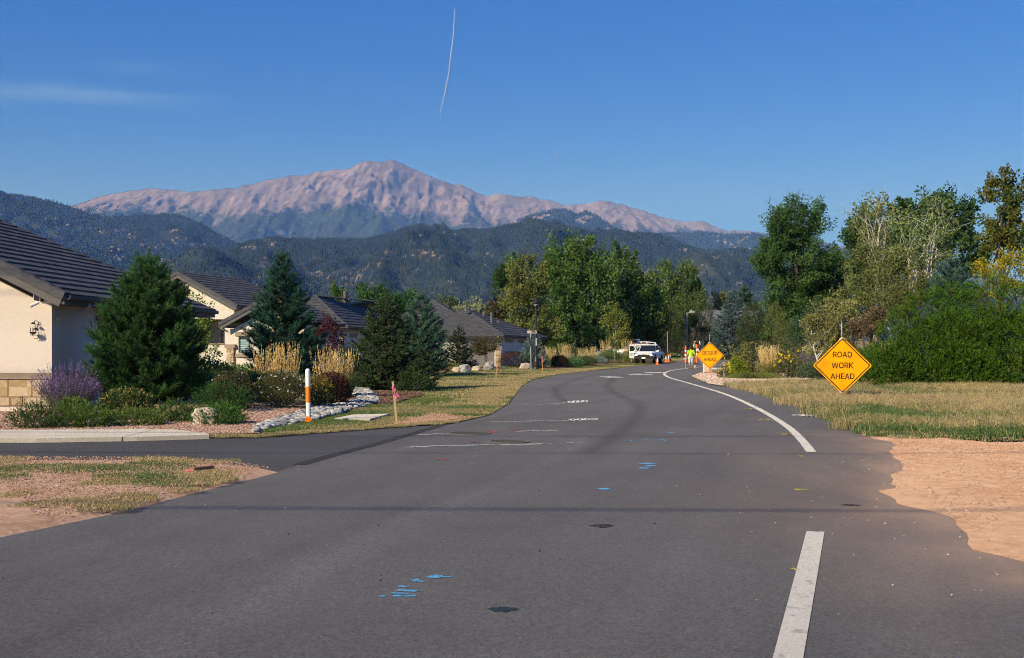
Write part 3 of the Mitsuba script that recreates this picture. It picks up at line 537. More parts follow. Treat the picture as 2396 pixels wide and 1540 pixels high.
def conifer(name, label, cat, base, h, radius, prof, whorls, per, twig, needle, nw, npt, spread, colA, colB, seed=0, droop=.1, rise=.3, group=None, side=5, trunk=.1, lop=.25, cones=0, tip=None):
    """radius(h) from the profile; branches carry needled twigs"""
    r = np.random.default_rng(seed); k = thing(name, label, cat, group); base = np.asarray(base, float)
    O, A, Ln, C = [], [], [], []; m = M(); limb(m, r, base+[0, 0, -.1], base+[0, 0, h*.97], trunk, trunk*.12, sides=8, sag=0, seg=7)
    for i in range(whorls):
        f = (i+.5)/whorls; f = f**.95; z = h*f*.97; R = radius*np.interp(f, prof[0], prof[1]); nb = max(3, int(per*(.45+.55*np.interp(f, prof[0], prof[1])))); a0 = r.uniform(0, 6.28)
        for j in range(nb):
            az = a0+j*2*np.pi/nb+r.normal()*.25; Lb = R*r.uniform(1-lop, 1+lop*.7)
            if Lb < .05: continue
            rs = rise*(.25+.75*f); zl = max(z-Lb*rs*1.1, h*.03)
            t = np.linspace(0, 1, 6)[:, None]; dirh = np.array([math.cos(az), math.sin(az), 0])
            pts = base+dirh*Lb*t+np.array([0, 0, 1])*(zl+r.normal()*h*.01+Lb*(rs*t-droop*np.sin(t*np.pi)+.15*rs*t**3)); pts[:, 2] = np.maximum(pts[:, 2], base[2]+.05+zg(pts[:, 0], pts[:, 1])-zg(base[0], base[1]))
            if Lb > .3: m.tube(pts[:5], np.linspace(trunk*.22, trunk*.05, 5), 4, (.1, .08, .06), cap=False)
            ns = max(2, int(side*Lb/radius*2)); tt = r.uniform(.30, 1, ns); q = np.stack([np.interp(tt, t[:, 0], pts[:, c_]) for c_ in range(3)], 1)
            ax = unit(dirh*1.0+np.stack([-dirh[1]*r.normal(size=ns)*.8, dirh[0]*r.normal(size=ns)*.8, rise*2.0+r.normal(size=ns)*.35], 1))
            O.append(np.vstack([q, pts[4:5]])); A.append(np.vstack([ax, unit(pts[5:6]-pts[4:5]+[0, 0, .25*rise*Lb])])); Ln.append(twig*r.uniform(.6, 1.25, ns+1)); C.append(np.tile(tints(r, 1, colA, colB, .2), (ns+1, 1)))
    O.append(base+[[0, 0, h*.93], [0, 0, h*.97], [0, 0, h*.9]]); A.append(unit(np.array([[0, 0, 1.], [.1, 0, 1], [-.1, .1, 1]]))); Ln.append(np.full(3, twig*1.5)); C.append(tints(r, 3, colA, colB))
    O, A, Ln, C = np.vstack(O), np.vstack(A), np.concatenate(Ln), np.vstack(C)
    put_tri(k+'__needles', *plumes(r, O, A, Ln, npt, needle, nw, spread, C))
    m.put(k+'__trunk', 'bark', smooth=True, color=False)
    for _ in range(cones):
        q = O[r.integers(len(O))]; mm = M(); hh = (q[2]-base[2])/h
        if hh < .35: continue
        for _ in range(5): mm.lathe([(0, 0), (.05, .05), (.055, .12), (.03, .2), (0, .24)], q+r.normal(size=3)*.10, 6, (.36, .24, .10), R=rotz(r.uniform(0, 6)))
        mm.put(nkey(k+'__cone'), 'matte')
    return k

def juniper(name, label, base, ells, n, twig, npt, colA, colB, seed=0, needle=.07, nw=.02, up=.7, group=None, cat='juniper', spread=.42, part='foliage'):
    """spreading evergreen: feathery plumes over ellipsoids"""
    r = np.random.default_rng(seed); k = thing(name, label, cat, group); base = np.asarray(base, float); E = np.asarray(ells, float)
    w = E[:, 3]*E[:, 5]+E[:, 4]*E[:, 3]; e = E[r.choice(len(E), n, p=w/w.sum())]; d = rdir(r, n); d[:, 2] = np.abs(d[:, 2])*np.where(r.uniform(0, 1, n) < .85, 1, -.5)
    wob = .62+.72*meshkit.fbm(d*1.9+e[:, :3]*1.1+seed, 3, seed)
    o = base+e[:, :3]+d*e[:, 3:]*(r.uniform(.55, 1, n)**.5*wob)[:, None]
    gz = zg(o[:, 0], o[:, 1]); lo = r.uniform(0, 1, n) < .4; o[:, 2] = np.where(lo, gz+(o[:, 2]-gz)*r.uniform(.03, 1, n), o[:, 2]); o[:, 2] = np.maximum(o[:, 2], gz+.03)
    a = unit(d*[1, 1, .6]+[0, 0, up]+r.normal(size=(n, 3))*.35)
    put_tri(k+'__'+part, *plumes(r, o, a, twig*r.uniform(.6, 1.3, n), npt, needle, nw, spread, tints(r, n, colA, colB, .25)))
    m = M()
    for i in r.choice(n, min(14, n), replace=False): limb(m, r, base+[0, 0, -.05], base*.25+o[i]*.75, .03, .008, sides=5, sag=.05)
    m.put(k+'__stem', 'bark', color=False)
    return k

def bush(name, label, cat, base, ells, n, L, W, colA, colB, seed=0, group=None, flowers=None, clumpy=.3, up=.3, tip=None, part='foliage'):
    """twiggy shrub of small leaves over ellipsoids, with flowers if it has any"""
    r = np.random.default_rng(seed); k = thing(name, label, cat, group); base = np.asarray(base, float); E = np.asarray(ells, float)
    w = E[:, 3]*E[:, 5]; e = E[r.choice(len(E), n, p=w/w.sum())]; d = rdir(r, n); d[:, 2] = np.where(d[:, 2] < -.35, -d[:, 2], d[:, 2])
    wob = 1-clumpy+2*clumpy*meshkit.fbm(d*3.0+e[:, :3]*1.3+seed, 3, seed); rad = (r.uniform(.35, 1, n)**.45)*wob
    p = base+e[:, :3]+d*e[:, 3:]*rad[:, None]; gz = zg(p[:, 0], p[:, 1]); lo = r.uniform(0, 1, n) < .4; p[:, 2] = np.where(lo, gz+(p[:, 2]-gz)*r.uniform(.03, 1, n), p[:, 2]); p[:, 2] = np.maximum(p[:, 2], gz+.02)
    a = unit(d*.8+[0, 0, up]+r.normal(size=(n, 3))*.7)
    g = meshkit.fbm(p*2.3+seed, 3, seed+9)[:, None]; t = np.clip((g-.3)*2.5, 0, 1)
    col = (np.asarray(colA)*(1-t)+np.asarray(colB)*t)*r.uniform(.7, 1.35, (n, 1))
    if tip is not None: s = np.clip((p[:, 2:3]-base[2])/(E[:, 2]+E[:, 5]).max(), 0, 1); col = np.where((r.uniform(0, 1, (n, 1)) < tip[1]*s) & (rad[:, None] > .75), np.asarray(tip[0])*r.uniform(.7, 1.2, (n, 1)), col)
    put_tri(k+'__'+part, *leaf_quads(r, p, a, L*r.uniform(.7, 1.3, n), W*r.uniform(.7, 1.3, n), col))
    m = M()
    for i in r.choice(n, min(18, n), replace=False): limb(m, r, base+r.normal(size=3)*[.05, .05, 0]+[0, 0, -.05], base*.15+p[i]*.85, .018, .006, sides=4, sag=.03)
    m.put(k+'__stem', 'bark', color=False)
    if flowers:
        nf, size, fc = flowers; i = r.choice(np.nonzero((rad > .85) & (p[:, 2] > base[2]+.25*(E[:, 2]+E[:, 5]).max()))[0], nf); V = []
        for q, dd in zip(p[i], d[i]):
            x = unit(np.cross(dd, [0, 0.3, 1.])); y = np.cross(dd, x); an = r.uniform(0, 6)+np.arange(5)*2*np.pi/5; s = size*r.uniform(.7, 1.2)
            for t_ in an: u_ = math.cos(t_)*x+math.sin(t_)*y; w_ = np.cross(dd, u_); V.append([q+dd*.03, q+dd*.05+u_*s*.6+w_*s*.35, q+dd*.03+u_*s, q+dd*.05+u_*s*.6-w_*s*.35])
        V = np.array(V).reshape(-1, 3); f = np.arange(len(V)).reshape(-1, 4); f = np.vstack([f[:, [0, 1, 2]], f[:, [0, 2, 3]]])
        put_tri(k+'__blossom', V, f, np.tile(np.asarray(fc, float), (len(V), 1))*r.uniform(.85, 1.1, (len(V), 1)))
        labels[k+'__blossom'] = {'label': 'scattered small blossoms', 'kind': 'stuff'}
    return k

def grass_clump(name, label, base, h, rad, n, colA, colB, seed=0, group=None, bend=.35, w=.012, plume=None, cat='grass'):
    r = np.random.default_rng(seed); k = thing(name, label, cat, group); base = np.asarray(base, float)
    an = r.uniform(0, 6.28, n); o = np.stack([np.cos(an), np.sin(an), an*0], 1); b = base+o*(rad*.35*r.uniform(0, 1, n)**.6)[:, None]
    hh = h*r.uniform(.55, 1.05, n); bd = bend*r.uniform(.15, 1.4, n)*rad/max(h, .1)*1.6
    put_tri(k+'__leaf_blades', *blades(r, b, o, hh, w, bd, tints(r, n, colA, colB, .25)))
    labels[k+'__leaf_blades'] = {'label': 'arching narrow grass leaves', 'kind': 'stuff'}
    if plume:
        npl, hp, lp, pc, pw, pb = plume; an = r.uniform(0, 6.28, npl); o = np.stack([np.cos(an), np.sin(an), an*0], 1); b = base+o*(rad*.4*r.uniform(0, 1, npl)**.6)[:, None]
        hs = hp*r.uniform(.58, 1.05, npl); tip = b+[0, 0, 1]*hs[:, None]*np.sqrt(1-np.clip(pb*r.uniform(.2, 1.3, npl), 0, .8)**2)[:, None]+o*(hs*pb*r.uniform(.2, 1.3, npl))[:, None]
        a = unit(tip-b); st = spikes(b, a, hs, .006, r, tints(r, npl, np.array(pc)*.8, pc, .2))
        fl = plumes(r, tip-a*lp, a, lp, 16, .055, pw, .18, tints(r, npl, np.array(pc)*.75, np.array(pc)*1.15, .15))
        put_tri(k+'__seed_heads', *merge(st, fl)); labels[k+'__seed_heads'] = {'label': 'stiff feathery tan seed heads', 'kind': 'stuff'}
    return k

def sage(name, label, base, h, rad, n, seed=0, group=None, purple=(.080, .056, .120), lean=(0, 0)):
    """Russian sage: grey-green below, long purple spikes above"""
    r = np.random.default_rng(seed); k = thing(name, label, 'purple sage', group); base = np.asarray(base, float)
    an = r.uniform(0, 6.28, n); sp = r.uniform(0, 1, n)**.55; o = np.stack([np.cos(an), np.sin(an), an*0], 1)
    L = h*r.uniform(.6, 1.08, n)*(1-.22*sp); a = unit(o*(sp*rad/h*1.25)[:, None]+[lean[0], lean[1], 1]+r.normal(size=(n, 3))*.08); b = base+o*(rad*.3*sp)[:, None]
    col = tints(r, n, np.array(purple)*.75, np.array(purple)*1.25, .2)
    fl = plumes(r, b+a*(L*.52)[:, None], a, L*.48, 22, .045, .016, .45, col)
    st = spikes(b, a, L, .008, r, tints(r, n, (.10, .10, .085), (.13, .13, .11)))
    put_tri(k+'__flower_spikes', *merge(fl, st)); labels[k+'__flower_spikes'] = {'label': 'long hazy purple flower spikes', 'kind': 'stuff'}
    m = int(n*.8); i = r.integers(0, n, m)
    lf = plumes(r, b[i]+a[i]*(L[i]*.12)[:, None], a[i], L[i]*.5, 16, .05, .016, .6, tints(r, m, (.055, .07, .04), (.09, .105, .07)))
    put_tri(k+'__leaves', *lf); labels[k+'__leaves'] = {'label': 'grey green lower leaves', 'kind': 'stuff'}
    return k

def flowers_tall(name, label, base, h, rad, n, leafc, flow, nf, seed=0, group=None, L=.12, cat='flowers'):
    """upright leafy stems with daisy flowers"""
    r = np.random.default_rng(seed); k = thing(name, label, cat, group); base = np.asarray(base, float)
    an = r.uniform(0, 6.28, n); b = base+np.stack([np.cos(an), np.sin(an), an*0], 1)*(rad*r.uniform(0, 1, n)**.5)[:, None]*[1, .7, 0]; hh = h*r.uniform(.55, 1.05, n); b[:, 2] = zg(b[:, 0], b[:, 1])
    tip = b+np.stack([r.normal(size=n)*.12*h, r.normal(size=n)*.12*h, hh], 1); m = M()
    for i in range(n): limb(m, r, b[i], tip[i], .012, .006, sides=4, sag=0, col=(.12, .11, .05))
    m.put(k+'__stem', 'matte')
    per = 26; t = r.uniform(.15, 1, (n, per, 1)); p = (b[:, None]*(1-t)+tip[:, None]*t).reshape(-1, 3); a = unit(r.normal(size=(n*per, 3))*[1, 1, .5]+[0, 0, .15])
    put_tri(k+'__leaves', *leaf_quads(r, p, a, L*r.uniform(.6, 1.2, n*per), L*.45, tints(r, n*per, *leafc)))
    labels[k+'__leaves'] = {'label': 'narrow leaves along the stems', 'kind': 'stuff'}
    if nf:
        V = []
        for _ in range(nf):
            i = r.integers(n); q = tip[i]+r.normal(size=3)*[.10, .10, .12]; dd = unit(r.normal(size=3)*.5+[-.5, -.8, .5]); x = unit(np.cross(dd, [0, 0.3, 1.])); y = np.cross(dd, x); s = .055*r.uniform(.7, 1.3)
            for t_ in np.arange(7)*2*np.pi/7: u_ = math.cos(t_)*x+math.sin(t_)*y; w_ = np.cross(dd, u_); V.append([q, q+dd*.01+u_*s*.6+w_*s*.35, q+u_*s, q+dd*.01+u_*s*.6-w_*s*.35])
        V = np.array(V).reshape(-1, 3); f = np.arange(len(V)).reshape(-1, 4)
        put_tri(k+'__blossom', V, np.vstack([f[:, [0, 1, 2]], f[:, [0, 2, 3]]]), np.tile(np.asarray(flow, float), (len(V), 1))); labels[k+'__blossom'] = {'label': 'small yellow daisy flowers', 'kind': 'stuff'}
    return k
def at(u, d): x = X(u, d); return np.array([x, d, float(zg(x, d))])
def px(n, d): return n*d/F
# ------------------------------------------------------------------ the plants that stand there
# left garden
PP = ([0, .15, .38, .6, .8, .93, 1], [.80, .95, 1.0, .84, .55, .26, .05])
conifer('pine_tree', 'big bushy dark green pine in front of the left house', 'pine', at(347, 30.5), Z(615, 30.5)-.1, px(120, 30.5), PP, 24, 16, .28, .11, .013, 54, .42, (.018, .042, .014), (.034, .072, .022), 1, droop=.02, rise=.62, side=9, trunk=.11, lop=.22)
conifer('pine_tree', 'tall blue green pine with tan cones beside the pale gabled house', 'pine', at(662, 55), Z(582, 55)-.2, px(82, 55), ([0, .12, .3, .55, .8, 1], [.75, .95, 1, .78, .42, .05]), 22, 16, .36, .15, .020, 46, .46, (.014, .038, .026), (.028, .062, .042), 2, droop=.03, rise=.55, side=8, trunk=.14, lop=.35, cones=12)
conifer('spruce_tree', 'drooping dark olive spruce on the mulch mound', 'spruce', at(902, 47), Z(672, 47)-.35, px(122, 47), ([0, .1, .3, .6, .85, 1], [.95, 1, .86, .52, .22, .04]), 24, 14, .32, .055, .024, 46, .5, (.020, .034, .016), (.042, .060, .026), 3, droop=.22, rise=.22, side=17, trunk=.10, lop=.40)
conifer('pine_tree', 'grey green pine behind the drooping spruce', 'pine', at(985, 68), Z(682, 68)-.2, px(66, 68), ([0, .12, .3, .6, .85, 1], [.8, 1, .95, .7, .38, .08]), 18, 13, .34, .15, .022, 38, .55, (.022, .050, .034), (.042, .078, .055), 4, droop=.03, rise=.6, side=8, trunk=.12, lop=.3)
conifer('spruce_tree', 'small nearly black spruce left of the globe tree', 'spruce', at(1074, 82), Z(768, 82)-.2, px(38, 82), ([0, .1, .4, .7, 1], [.9, 1, .8, .45, .05]), 14, 11, .26, .06, .026, 34, .5, (.010, .018, .010), (.020, .030, .016), 5, droop=.15, rise=.3, side=9, trunk=.08)
conifer('spruce_tree', 'slim blue spruce behind the black lamp post', 'spruce', at(1247, 97), Z(772, 97)-.1, px(36, 97), ([0, .1, .35, .7, 1], [.95, 1, .82, .40, .05]), 18, 11, .28, .07, .026, 36, .5, (.055, .085, .080), (.095, .135, .125), 6, droop=.08, rise=.45, side=9, trunk=.08)
broadleaf('small_tree', 'small round crowned tree on a bare stem by the garage', 'tree', at(1136, 89), [(0, 0, 1.45, 1.08, 1.0, .62)], 70, 60, .09, .06, (.030, .032, .014), (.065, .050, .022), .05, 7, rc=.28, split=.55, forks=9)
broadleaf('small_tree', 'slender light green young tree between the two stucco houses', 'tree', at(455, 52), [(0, 0, 2.9, .62, .6, 1.2), (-.05, 0, 1.7, .55, .5, 1.0), (.5, 0, 1.6, .45, .4, .9)], 46, 52, .11, .075, (.06, .10, .02), (.13, .16, .035), .04, 8, rc=.4, forks=8)
broadleaf('plum_tree', 'purple leaved plum tree tucked behind the tall pine', 'tree', at(765, 66), [(0, 0, 1.9, .85, .8, 1.5)], 60, 52, .12, .07, (.030, .010, .014), (.060, .020, .024), .07, 9, rc=.3)
sage('sage_bush', 'large purple flowered sage at the corner of the left house', at(158, 29.5), 1.30, .92, 420, 11, lean=(.02, 0))
bush('hedge_shrub', 'rounded olive green shrub at the foot of the big pine', 'shrub', at(297, 27.2), [(0, 0, .30, .62, .55, .42)], 5200, .055, .035, (.022, .040, .012), (.050, .072, .020), 12, tip=((.20, .13, .05), .25))
bush('round_shrub', 'small clipped round shrub left of the white cobbles', 'shrub', at(172, 26.6), [(0, 0, .30, .33, .33, .26)], 2200, .045, .03, (.030, .050, .014), (.06, .085, .022), 13)
juniper('juniper_bush', 'yellow green spreading juniper below the clipped round shrub', at(190, 25.0), [(0, 0, .12, .50, .45, .30), (.25, 0, .10, .35, .35, .2)], 520, .20, 14, (.030, .060, .012), (.062, .095, .022), 14, .05, .014)
juniper('juniper_bush', 'dark juniper at the left border of the garden', at(98, 24.6), [(0, 0, .12, .36, .40, .28), (-.3, .2, .15, .4, .4, .3)], 420, .20, 14, (.016, .032, .010), (.032, .052, .016), 15, .05, .014)
juniper('juniper_bush', 'low light green juniper in front of the olive green shrub', at(315, 25.6), [(0, 0, .05, .60, .40, .20)], 480, .20, 14, (.038, .062, .016), (.075, .10, .028), 16, .05, .014, up=.5)
juniper('juniper_bush', 'green juniper between the shrub and the pale boulder', at(408, 26.6), [(0, 0, .10, .42, .40, .28), (.2, .2, .06, .3, .3, .2)], 480, .20, 14, (.024, .052, .012), (.048, .080, .020), 17, .05, .014)
juniper('juniper_bush', 'bright green juniper spreading in front of the pale boulder', at(512, 25.9), [(0, 0, .08, .50, .42, .26), (.12, .1, .12, .3, .3, .24)], 620, .21, 14, (.020, .056, .012), (.044, .088, .022), 18, .05, .014)
juniper('juniper_bush', 'dark juniper right behind the pale boulder', at(520, 29.2), [(0, 0, .20, .62, .45, .38)], 560, .22, 14, (.016, .044, .012), (.032, .066, .020), 19, .05, .014)
bush('hedge_shrub', 'leafy mid green shrub below the porch wall', 'shrub', at(487, 36), [(0, .2, .62, .85, .8, .68), (.7, .3, .5, .7, .6, .62), (-.3, 0, .4, .6, .6, .5)], 9000, .075, .045, (.035, .065, .016), (.075, .115, .030), 20)
grass_clump('fountain_grass', 'dark green fountain grass clump behind the brown shrubs', at(558, 33.5), 1.22, .95, 2600, (.022, .050, .018), (.055, .090, .030), 21, bend=.75, w=.012)
for i, (u, d, hp, rad, lb) in enumerate(((622, 36, 1.62, .5, 'tan feather grass right of the green fountain grass'), (668, 35.2, 1.72, .52, 'tall tan feather grass in front of the big blue green pine'), (762, 39, 1.66, .52, 'tan feather grass behind the purple barberry'), (805, 40, 1.55, .5, 'tan feather grass leaning against the drooping spruce'))):
    grass_clump('feather_grass', lb, at(u, d), 1.05, rad*1.2, 900, (.055, .080, .025), (.12, .13, .045), 30+i, group='tan feather grasses in the corner garden', bend=.6, w=.010, plume=(130, hp, .42, (.34, .24, .105), .020, .16))
bush('cinquefoil_shrub', 'brownish cinquefoil shrub with a few white flowers behind the boulder', 'shrub', at(545, 29.8), [(0, 0, .45, .55, .5, .48)], 5200, .04, .024, (.030, .034, .016), (.065, .055, .030), 40, flowers=(16, .024, (.75, .75, .70)), up=.6)
bush('cinquefoil_shrub', 'cinquefoil shrub dotted with white flowers left of the marker post', 'shrub', at(657, 30.6), [(0, 0, .45, .66, .55, .50)], 6800, .04, .024, (.028, .038, .016), (.065, .062, .028), 41, flowers=(70, .026, (.78, .78, .72)), up=.6)
bush('cinquefoil_shrub', 'cinquefoil shrub with yellow flowers right behind the marker post', 'shrub', at(745, 31.6), [(0, 0, .40, .42, .42, .44)], 3600, .04, .024, (.032, .040, .016), (.075, .062, .022), 42, flowers=(46, .026, (.33, .23, .012)), up=.6)
bush('barberry_shrub', 'dark purple barberry mound right of the marker post', 'shrub', at(772, 34.0), [(0, 0, .44, .58, .55, .50)], 6200, .05, .03, (.022, .012, .012), (.048, .022, .018), 43)
juniper('juniper_bush', 'small shrub of needles low on the mulch mound', at(968, 45.2), [(0, 0, .15, .55, .5, .55)], 420, .24, 16, (.018, .034, .014), (.036, .056, .022), 44, .055, .018, up=.2)
bush('low_shrub', 'low yellow green ground cover beside the small dark spruce', 'shrub', at(1022, 74), [(0, 0, .15, 1.6, .8, .35)], 2600, .07, .045, (.05, .065, .018), (.11, .11, .035), 45)
grass_clump('wispy_grass', 'thin tan grass on the mulch strip by the boulders', at(965, 62), .75, 1.2, 700, (.10, .09, .04), (.20, .16, .08), 46, bend=.4, w=.016)
sage('sage_bush', 'small purple sage left of the garage door', at(1108, 93), .62, .55, 120, 47)
# planting bed along the bend
for i, (u, d, lb, hp) in enumerate(((1268, 100, 'first tan feather grass right of the lamp post', 1.7), (1291, 102, 'second tan feather grass right of the lamp post', 1.65), (1322, 104, 'tan feather grass behind the clipped brown globe', 1.9), (1383, 116, 'short tan feather grass in the middle of the far bed', 1.6), (1417, 118, 'tall tan feather grass beside the young maple', 2.2), (1466, 121, 'tan feather grass just left of the white pickup', 2.3), (1362, 109, 'olive tan grass right of the reddish boulder', 1.5))):
    grass_clump('feather_grass', lb, at(u, d), 1.1, .8, 420, (.06, .085, .025), (.13, .14, .05), 60+i, bend=.5, w=.022, plume=(110, hp, .5, (.34, .245, .11) if i != 6 else (.26, .21, .10), .03, .16))
for i, (u, d, rx, h, cA, cB, lb, nm) in enumerate((
    (1309, 99, .75, 1.05, (.016, .012, .010), (.035, .022, .016), 'clipped dark brown globe shrub beside the wooden stake', 'round_shrub'),
    (1203, 97.5, 1.35, 1.35, (.026, .014, .012), (.050, .026, .020), 'wide dark purple shrub below the house windows', 'barberry_shrub'),
    (1281, 112, 1.0, 1.9, (.020, .036, .012), (.048, .070, .022), 'dark green shrub near the street corner house', 'hedge_shrub'),
    (1330, 113, 1.5, 1.9, (.024, .038, .014), (.055, .070, .024), 'broad olive shrub below the big maple', 'hedge_shrub'),
    (1372, 107, .9, .85, (.030, .048, .020), (.06, .082, .032), 'low green shrub behind the reddish boulder', 'low_shrub'),
    (1427, 117, 1.3, 1.3, (.024, .048, .014), (.055, .085, .024), 'green shrub in front of the young maple', 'hedge_shrub'),
    (1488, 117, .9, 1.6, (.026, .052, .014), (.06, .09, .026), 'leafy green shrub beside the open truck door', 'hedge_shrub'),
    (1404, 114, .7, .7, (.07, .10, .085), (.12, .15, .13), 'low silver grey shrub on the mulched bed', 'low_shrub'),
    (1348, 106, .75, .6, (.06, .10, .08), (.11, .15, .12), 'low blue green shrub left of the reddish boulder', 'low_shrub'))):
    bush(nm, lb, 'shrub', at(u, d), [(0, 0, h*.42, rx, rx*.9, h*.55)], 3600, .08, .05, cA, cB, 80+i)
juniper('juniper_bush', 'low bright green juniper right of the brown globe', at(1336, 100), [(0, 0, .15, 1.0, .8, .45)], 420, .34, 12, (.022, .058, .014), (.05, .09, .026), 90, .08, .03)
# the big maples and what stands round them
gm = dict(colA=(.022, .050, .012), colB=(.055, .092, .022))
def E(u, v, ru, rv, d, b, ry=None, dy=0): return (X(u, d)-b[0], dy, Z(v, d)-b[2], px(ru, d), ry or px(ru, d)*.9, px(rv, d))
b = at(1352, 140)
broadleaf('maple_tree', 'large dense green maple in the middle of the picture', 'tree', b, [E(1340, 628, 72, 76, 140, b), E(1300, 700, 70, 80, 140, b), E(1385, 690, 78, 95, 140, b), E(1345, 768, 88, 60, 140, b), E(1290, 770, 60, 50, 140, b), E(1420, 770, 50, 50, 140, b), E(1310, 612, 35, 40, 140, b), E(1365, 600, 30, 48, 140, b)], 430, 92, .28, .20, **gm, trunk=.30, seed=101, rc=.20, up=1.0, tipc=((.12, .16, .06), .08))
b = at(1450, 146)
broadleaf('maple_tree', 'large green maple to the right of the biggest one', 'tree', b, [E(1445, 655, 50, 75, 146, b), E(1480, 720, 60, 80, 146, b), E(1425, 740, 50, 60, 146, b), E(1510, 760, 50, 60, 146, b), E(1515, 690, 34, 46, 146, b), E(1480, 610, 15, 32, 146, b), E(1440, 595, 20, 30, 146, b)], 290, 88, .30, .21, **gm, trunk=.26, seed=102, rc=.22, up=1.0, tipc=((.14, .18, .08), .10))
b = at(1232, 128)
broadleaf('maple_tree', 'maple with yellowing leaves left of the biggest maple', 'tree', b, [E(1240, 650, 45, 48, 128, b), E(1222, 715, 50, 55, 128, b), E(1250, 765, 55, 45, 128, b)], 150, 84, .27, .18, (.048, .066, .017), (.11, .112, .034), .20, 103, rc=.26, up=.8)
b = at(1180, 168)
broadleaf('locust_tree', 'dark feathery tree peeping out behind the yellowing maple', 'tree', b, [E(1192, 640, 36, 40, 168, b), E(1165, 648, 18, 12, 168, b), E(1190, 690, 30, 40, 168, b), E(1215, 612, 26, 16, 168, b)], 80, 70, .32, .2, (.014, .034, .010), (.034, .060, .016), .22, 104, rc=.28, up=.1)
b = at(1590, 176)
broadleaf('poplar_tree', 'row end tree with upright green tops behind the pickup', 'tree', b, [E(1555, 665, 36, 52, 176, b), E(1602, 670, 38, 52, 176, b), E(1635, 690, 22, 48, 176, b), E(1580, 735, 62, 52, 176, b), E(1530, 715, 38, 60, 176, b), E(1512, 660, 28, 40, 176, b)], 260, 84, .30, .20, (.030, .056, .014), (.070, .098, .026), .24, 105, rc=.24, up=1.2, tipc=((.14, .17, .07), .08))
b = at(1440, 122)
broadleaf('young_maple', 'young maple on a pale wrapped trunk beside the road', 'tree', b, [E(1440, 765, 34, 42, 122, b), E(1437, 735, 20, 30, 122, b), E(1448, 795, 28, 20, 122, b)], 70, 62, .17, .12, (.050, .072, .016), (.105, .105, .024), .06, 106, rc=.3, bark='pale_bark')
for i, (u, d, top, hw, lb) in enumerate(((1555, 146, 716, 52, 'broad dark olive juniper behind the white pickup'), (1630, 157, 690, 46, 'dark olive juniper behind the street light'), (1772, 128, 702, 46, 'dark juniper to the right of the blue spruce'))):
    h = Z(top, d)-.3; w = px(hw, d); b = at(u, d)
    juniper('juniper_tree', lb, b, [(0, 0, h*.30, w, w*.9, h*.36), (0.1*w, 0, h*.62, w*.74, w*.7, h*.38), (-.45*w, 0, h*.45, w*.5, w*.5, h*.3), (.4*w, .1, h*.5, w*.5, w*.5, h*.34)], 2600, .42, 16, (.022, .034, .012), (.050, .060, .024), 110+i, .11, .045, up=.9)
conifer('spruce_tree', 'broad pale blue spruce right of the detour sign', 'spruce', at(1714, 136), Z(674, 136)-.4, px(60, 136), ([0, .1, .3, .6, .85, 1], [.92, 1, .88, .58, .24, .04]), 26, 15, .45, .10, .055, 40, .5, (.036, .060, .062), (.075, .108, .108), 120, droop=.10, rise=.22, side=11, trunk=.16)
conifer('pine_tree', 'dark pine top rising behind the blue spruce', 'pine', at(1742, 185), Z(668, 185)-1, px(34, 185), ([0, .3, .6, .85, 1], [.9, 1, .9, .55, .1]), 14, 12, .6, .3, .06, 34, .6, (.016, .036, .016), (.03, .058, .026), 121, rise=.4, side=8, trunk=.2)
b = at(1682, 180)
broadleaf('background_tree', 'olive yellow tree behind the grey roof', 'tree', b, [E(1684, 715, 30, 32, 180, b), E(1690, 750, 34, 30, 180, b)], 60, 60, .34, .22, (.07, .075, .025), (.14, .13, .045), .2, 122, rc=.3)
b = at(1662, 172)
conifer('spruce_tree', 'grey blue spruce half hidden behind the olive juniper', 'spruce', b, Z(688, 172)-1, px(22, 172), ([0, .3, .7, 1], [1, .9, .5, .05]), 16, 10, .5, .12, .06, 26, .5, (.06, .08, .075), (.10, .125, .12), 123, rise=.3, side=8, trunk=.15)
# far rows behind the left houses
for i, (u, d, top, hw, cA, cB, lb) in enumerate((
    (788, 150, 668, 36, (.030, .058, .014), (.065, .095, .022), 'light green round tree above the left roofs'),
    (872, 160, 660, 56, (.016, .042, .010), (.036, .068, .016), 'deep green wide tree behind the roof vents'),
    (935, 165, 660, 44, (.015, .040, .010), (.034, .066, .016), 'deep green tree right of the widest one behind the roofs'),
    (1042, 175, 684, 34, (.034, .055, .028), (.07, .09, .05), 'grey green tree behind the grey pine'),
    (1105, 170, 702, 46, (.075, .092, .045), (.15, .16, .085), 'pale silvery low trees behind the garage roof'),
    (1165, 160, 690, 22, (.030, .030, .016), (.065, .05, .03), 'brownish tree left of the dark feathery tree'),
    (700, 170, 700, 50, (.02, .045, .012), (.04, .07, .02), 'green tree hidden behind the tall pine'))):
    b = at(u, d); h = Z(top, d)-b[2]
    broadleaf('background_tree', lb, 'tree', b, [(0, 0, h*.62, px(hw, d), px(hw, d), h*.38), (px(hw*.4, d), 0, h*.5, px(hw*.8, d), px(hw, d)*.8, h*.36), (-px(hw*.45, d), 0, h*.45, px(hw*.7, d), px(hw, d)*.8, h*.36)], 110, 62, .34, .22, cA, cB, .2, 130+i, rc=.24, up=.5)
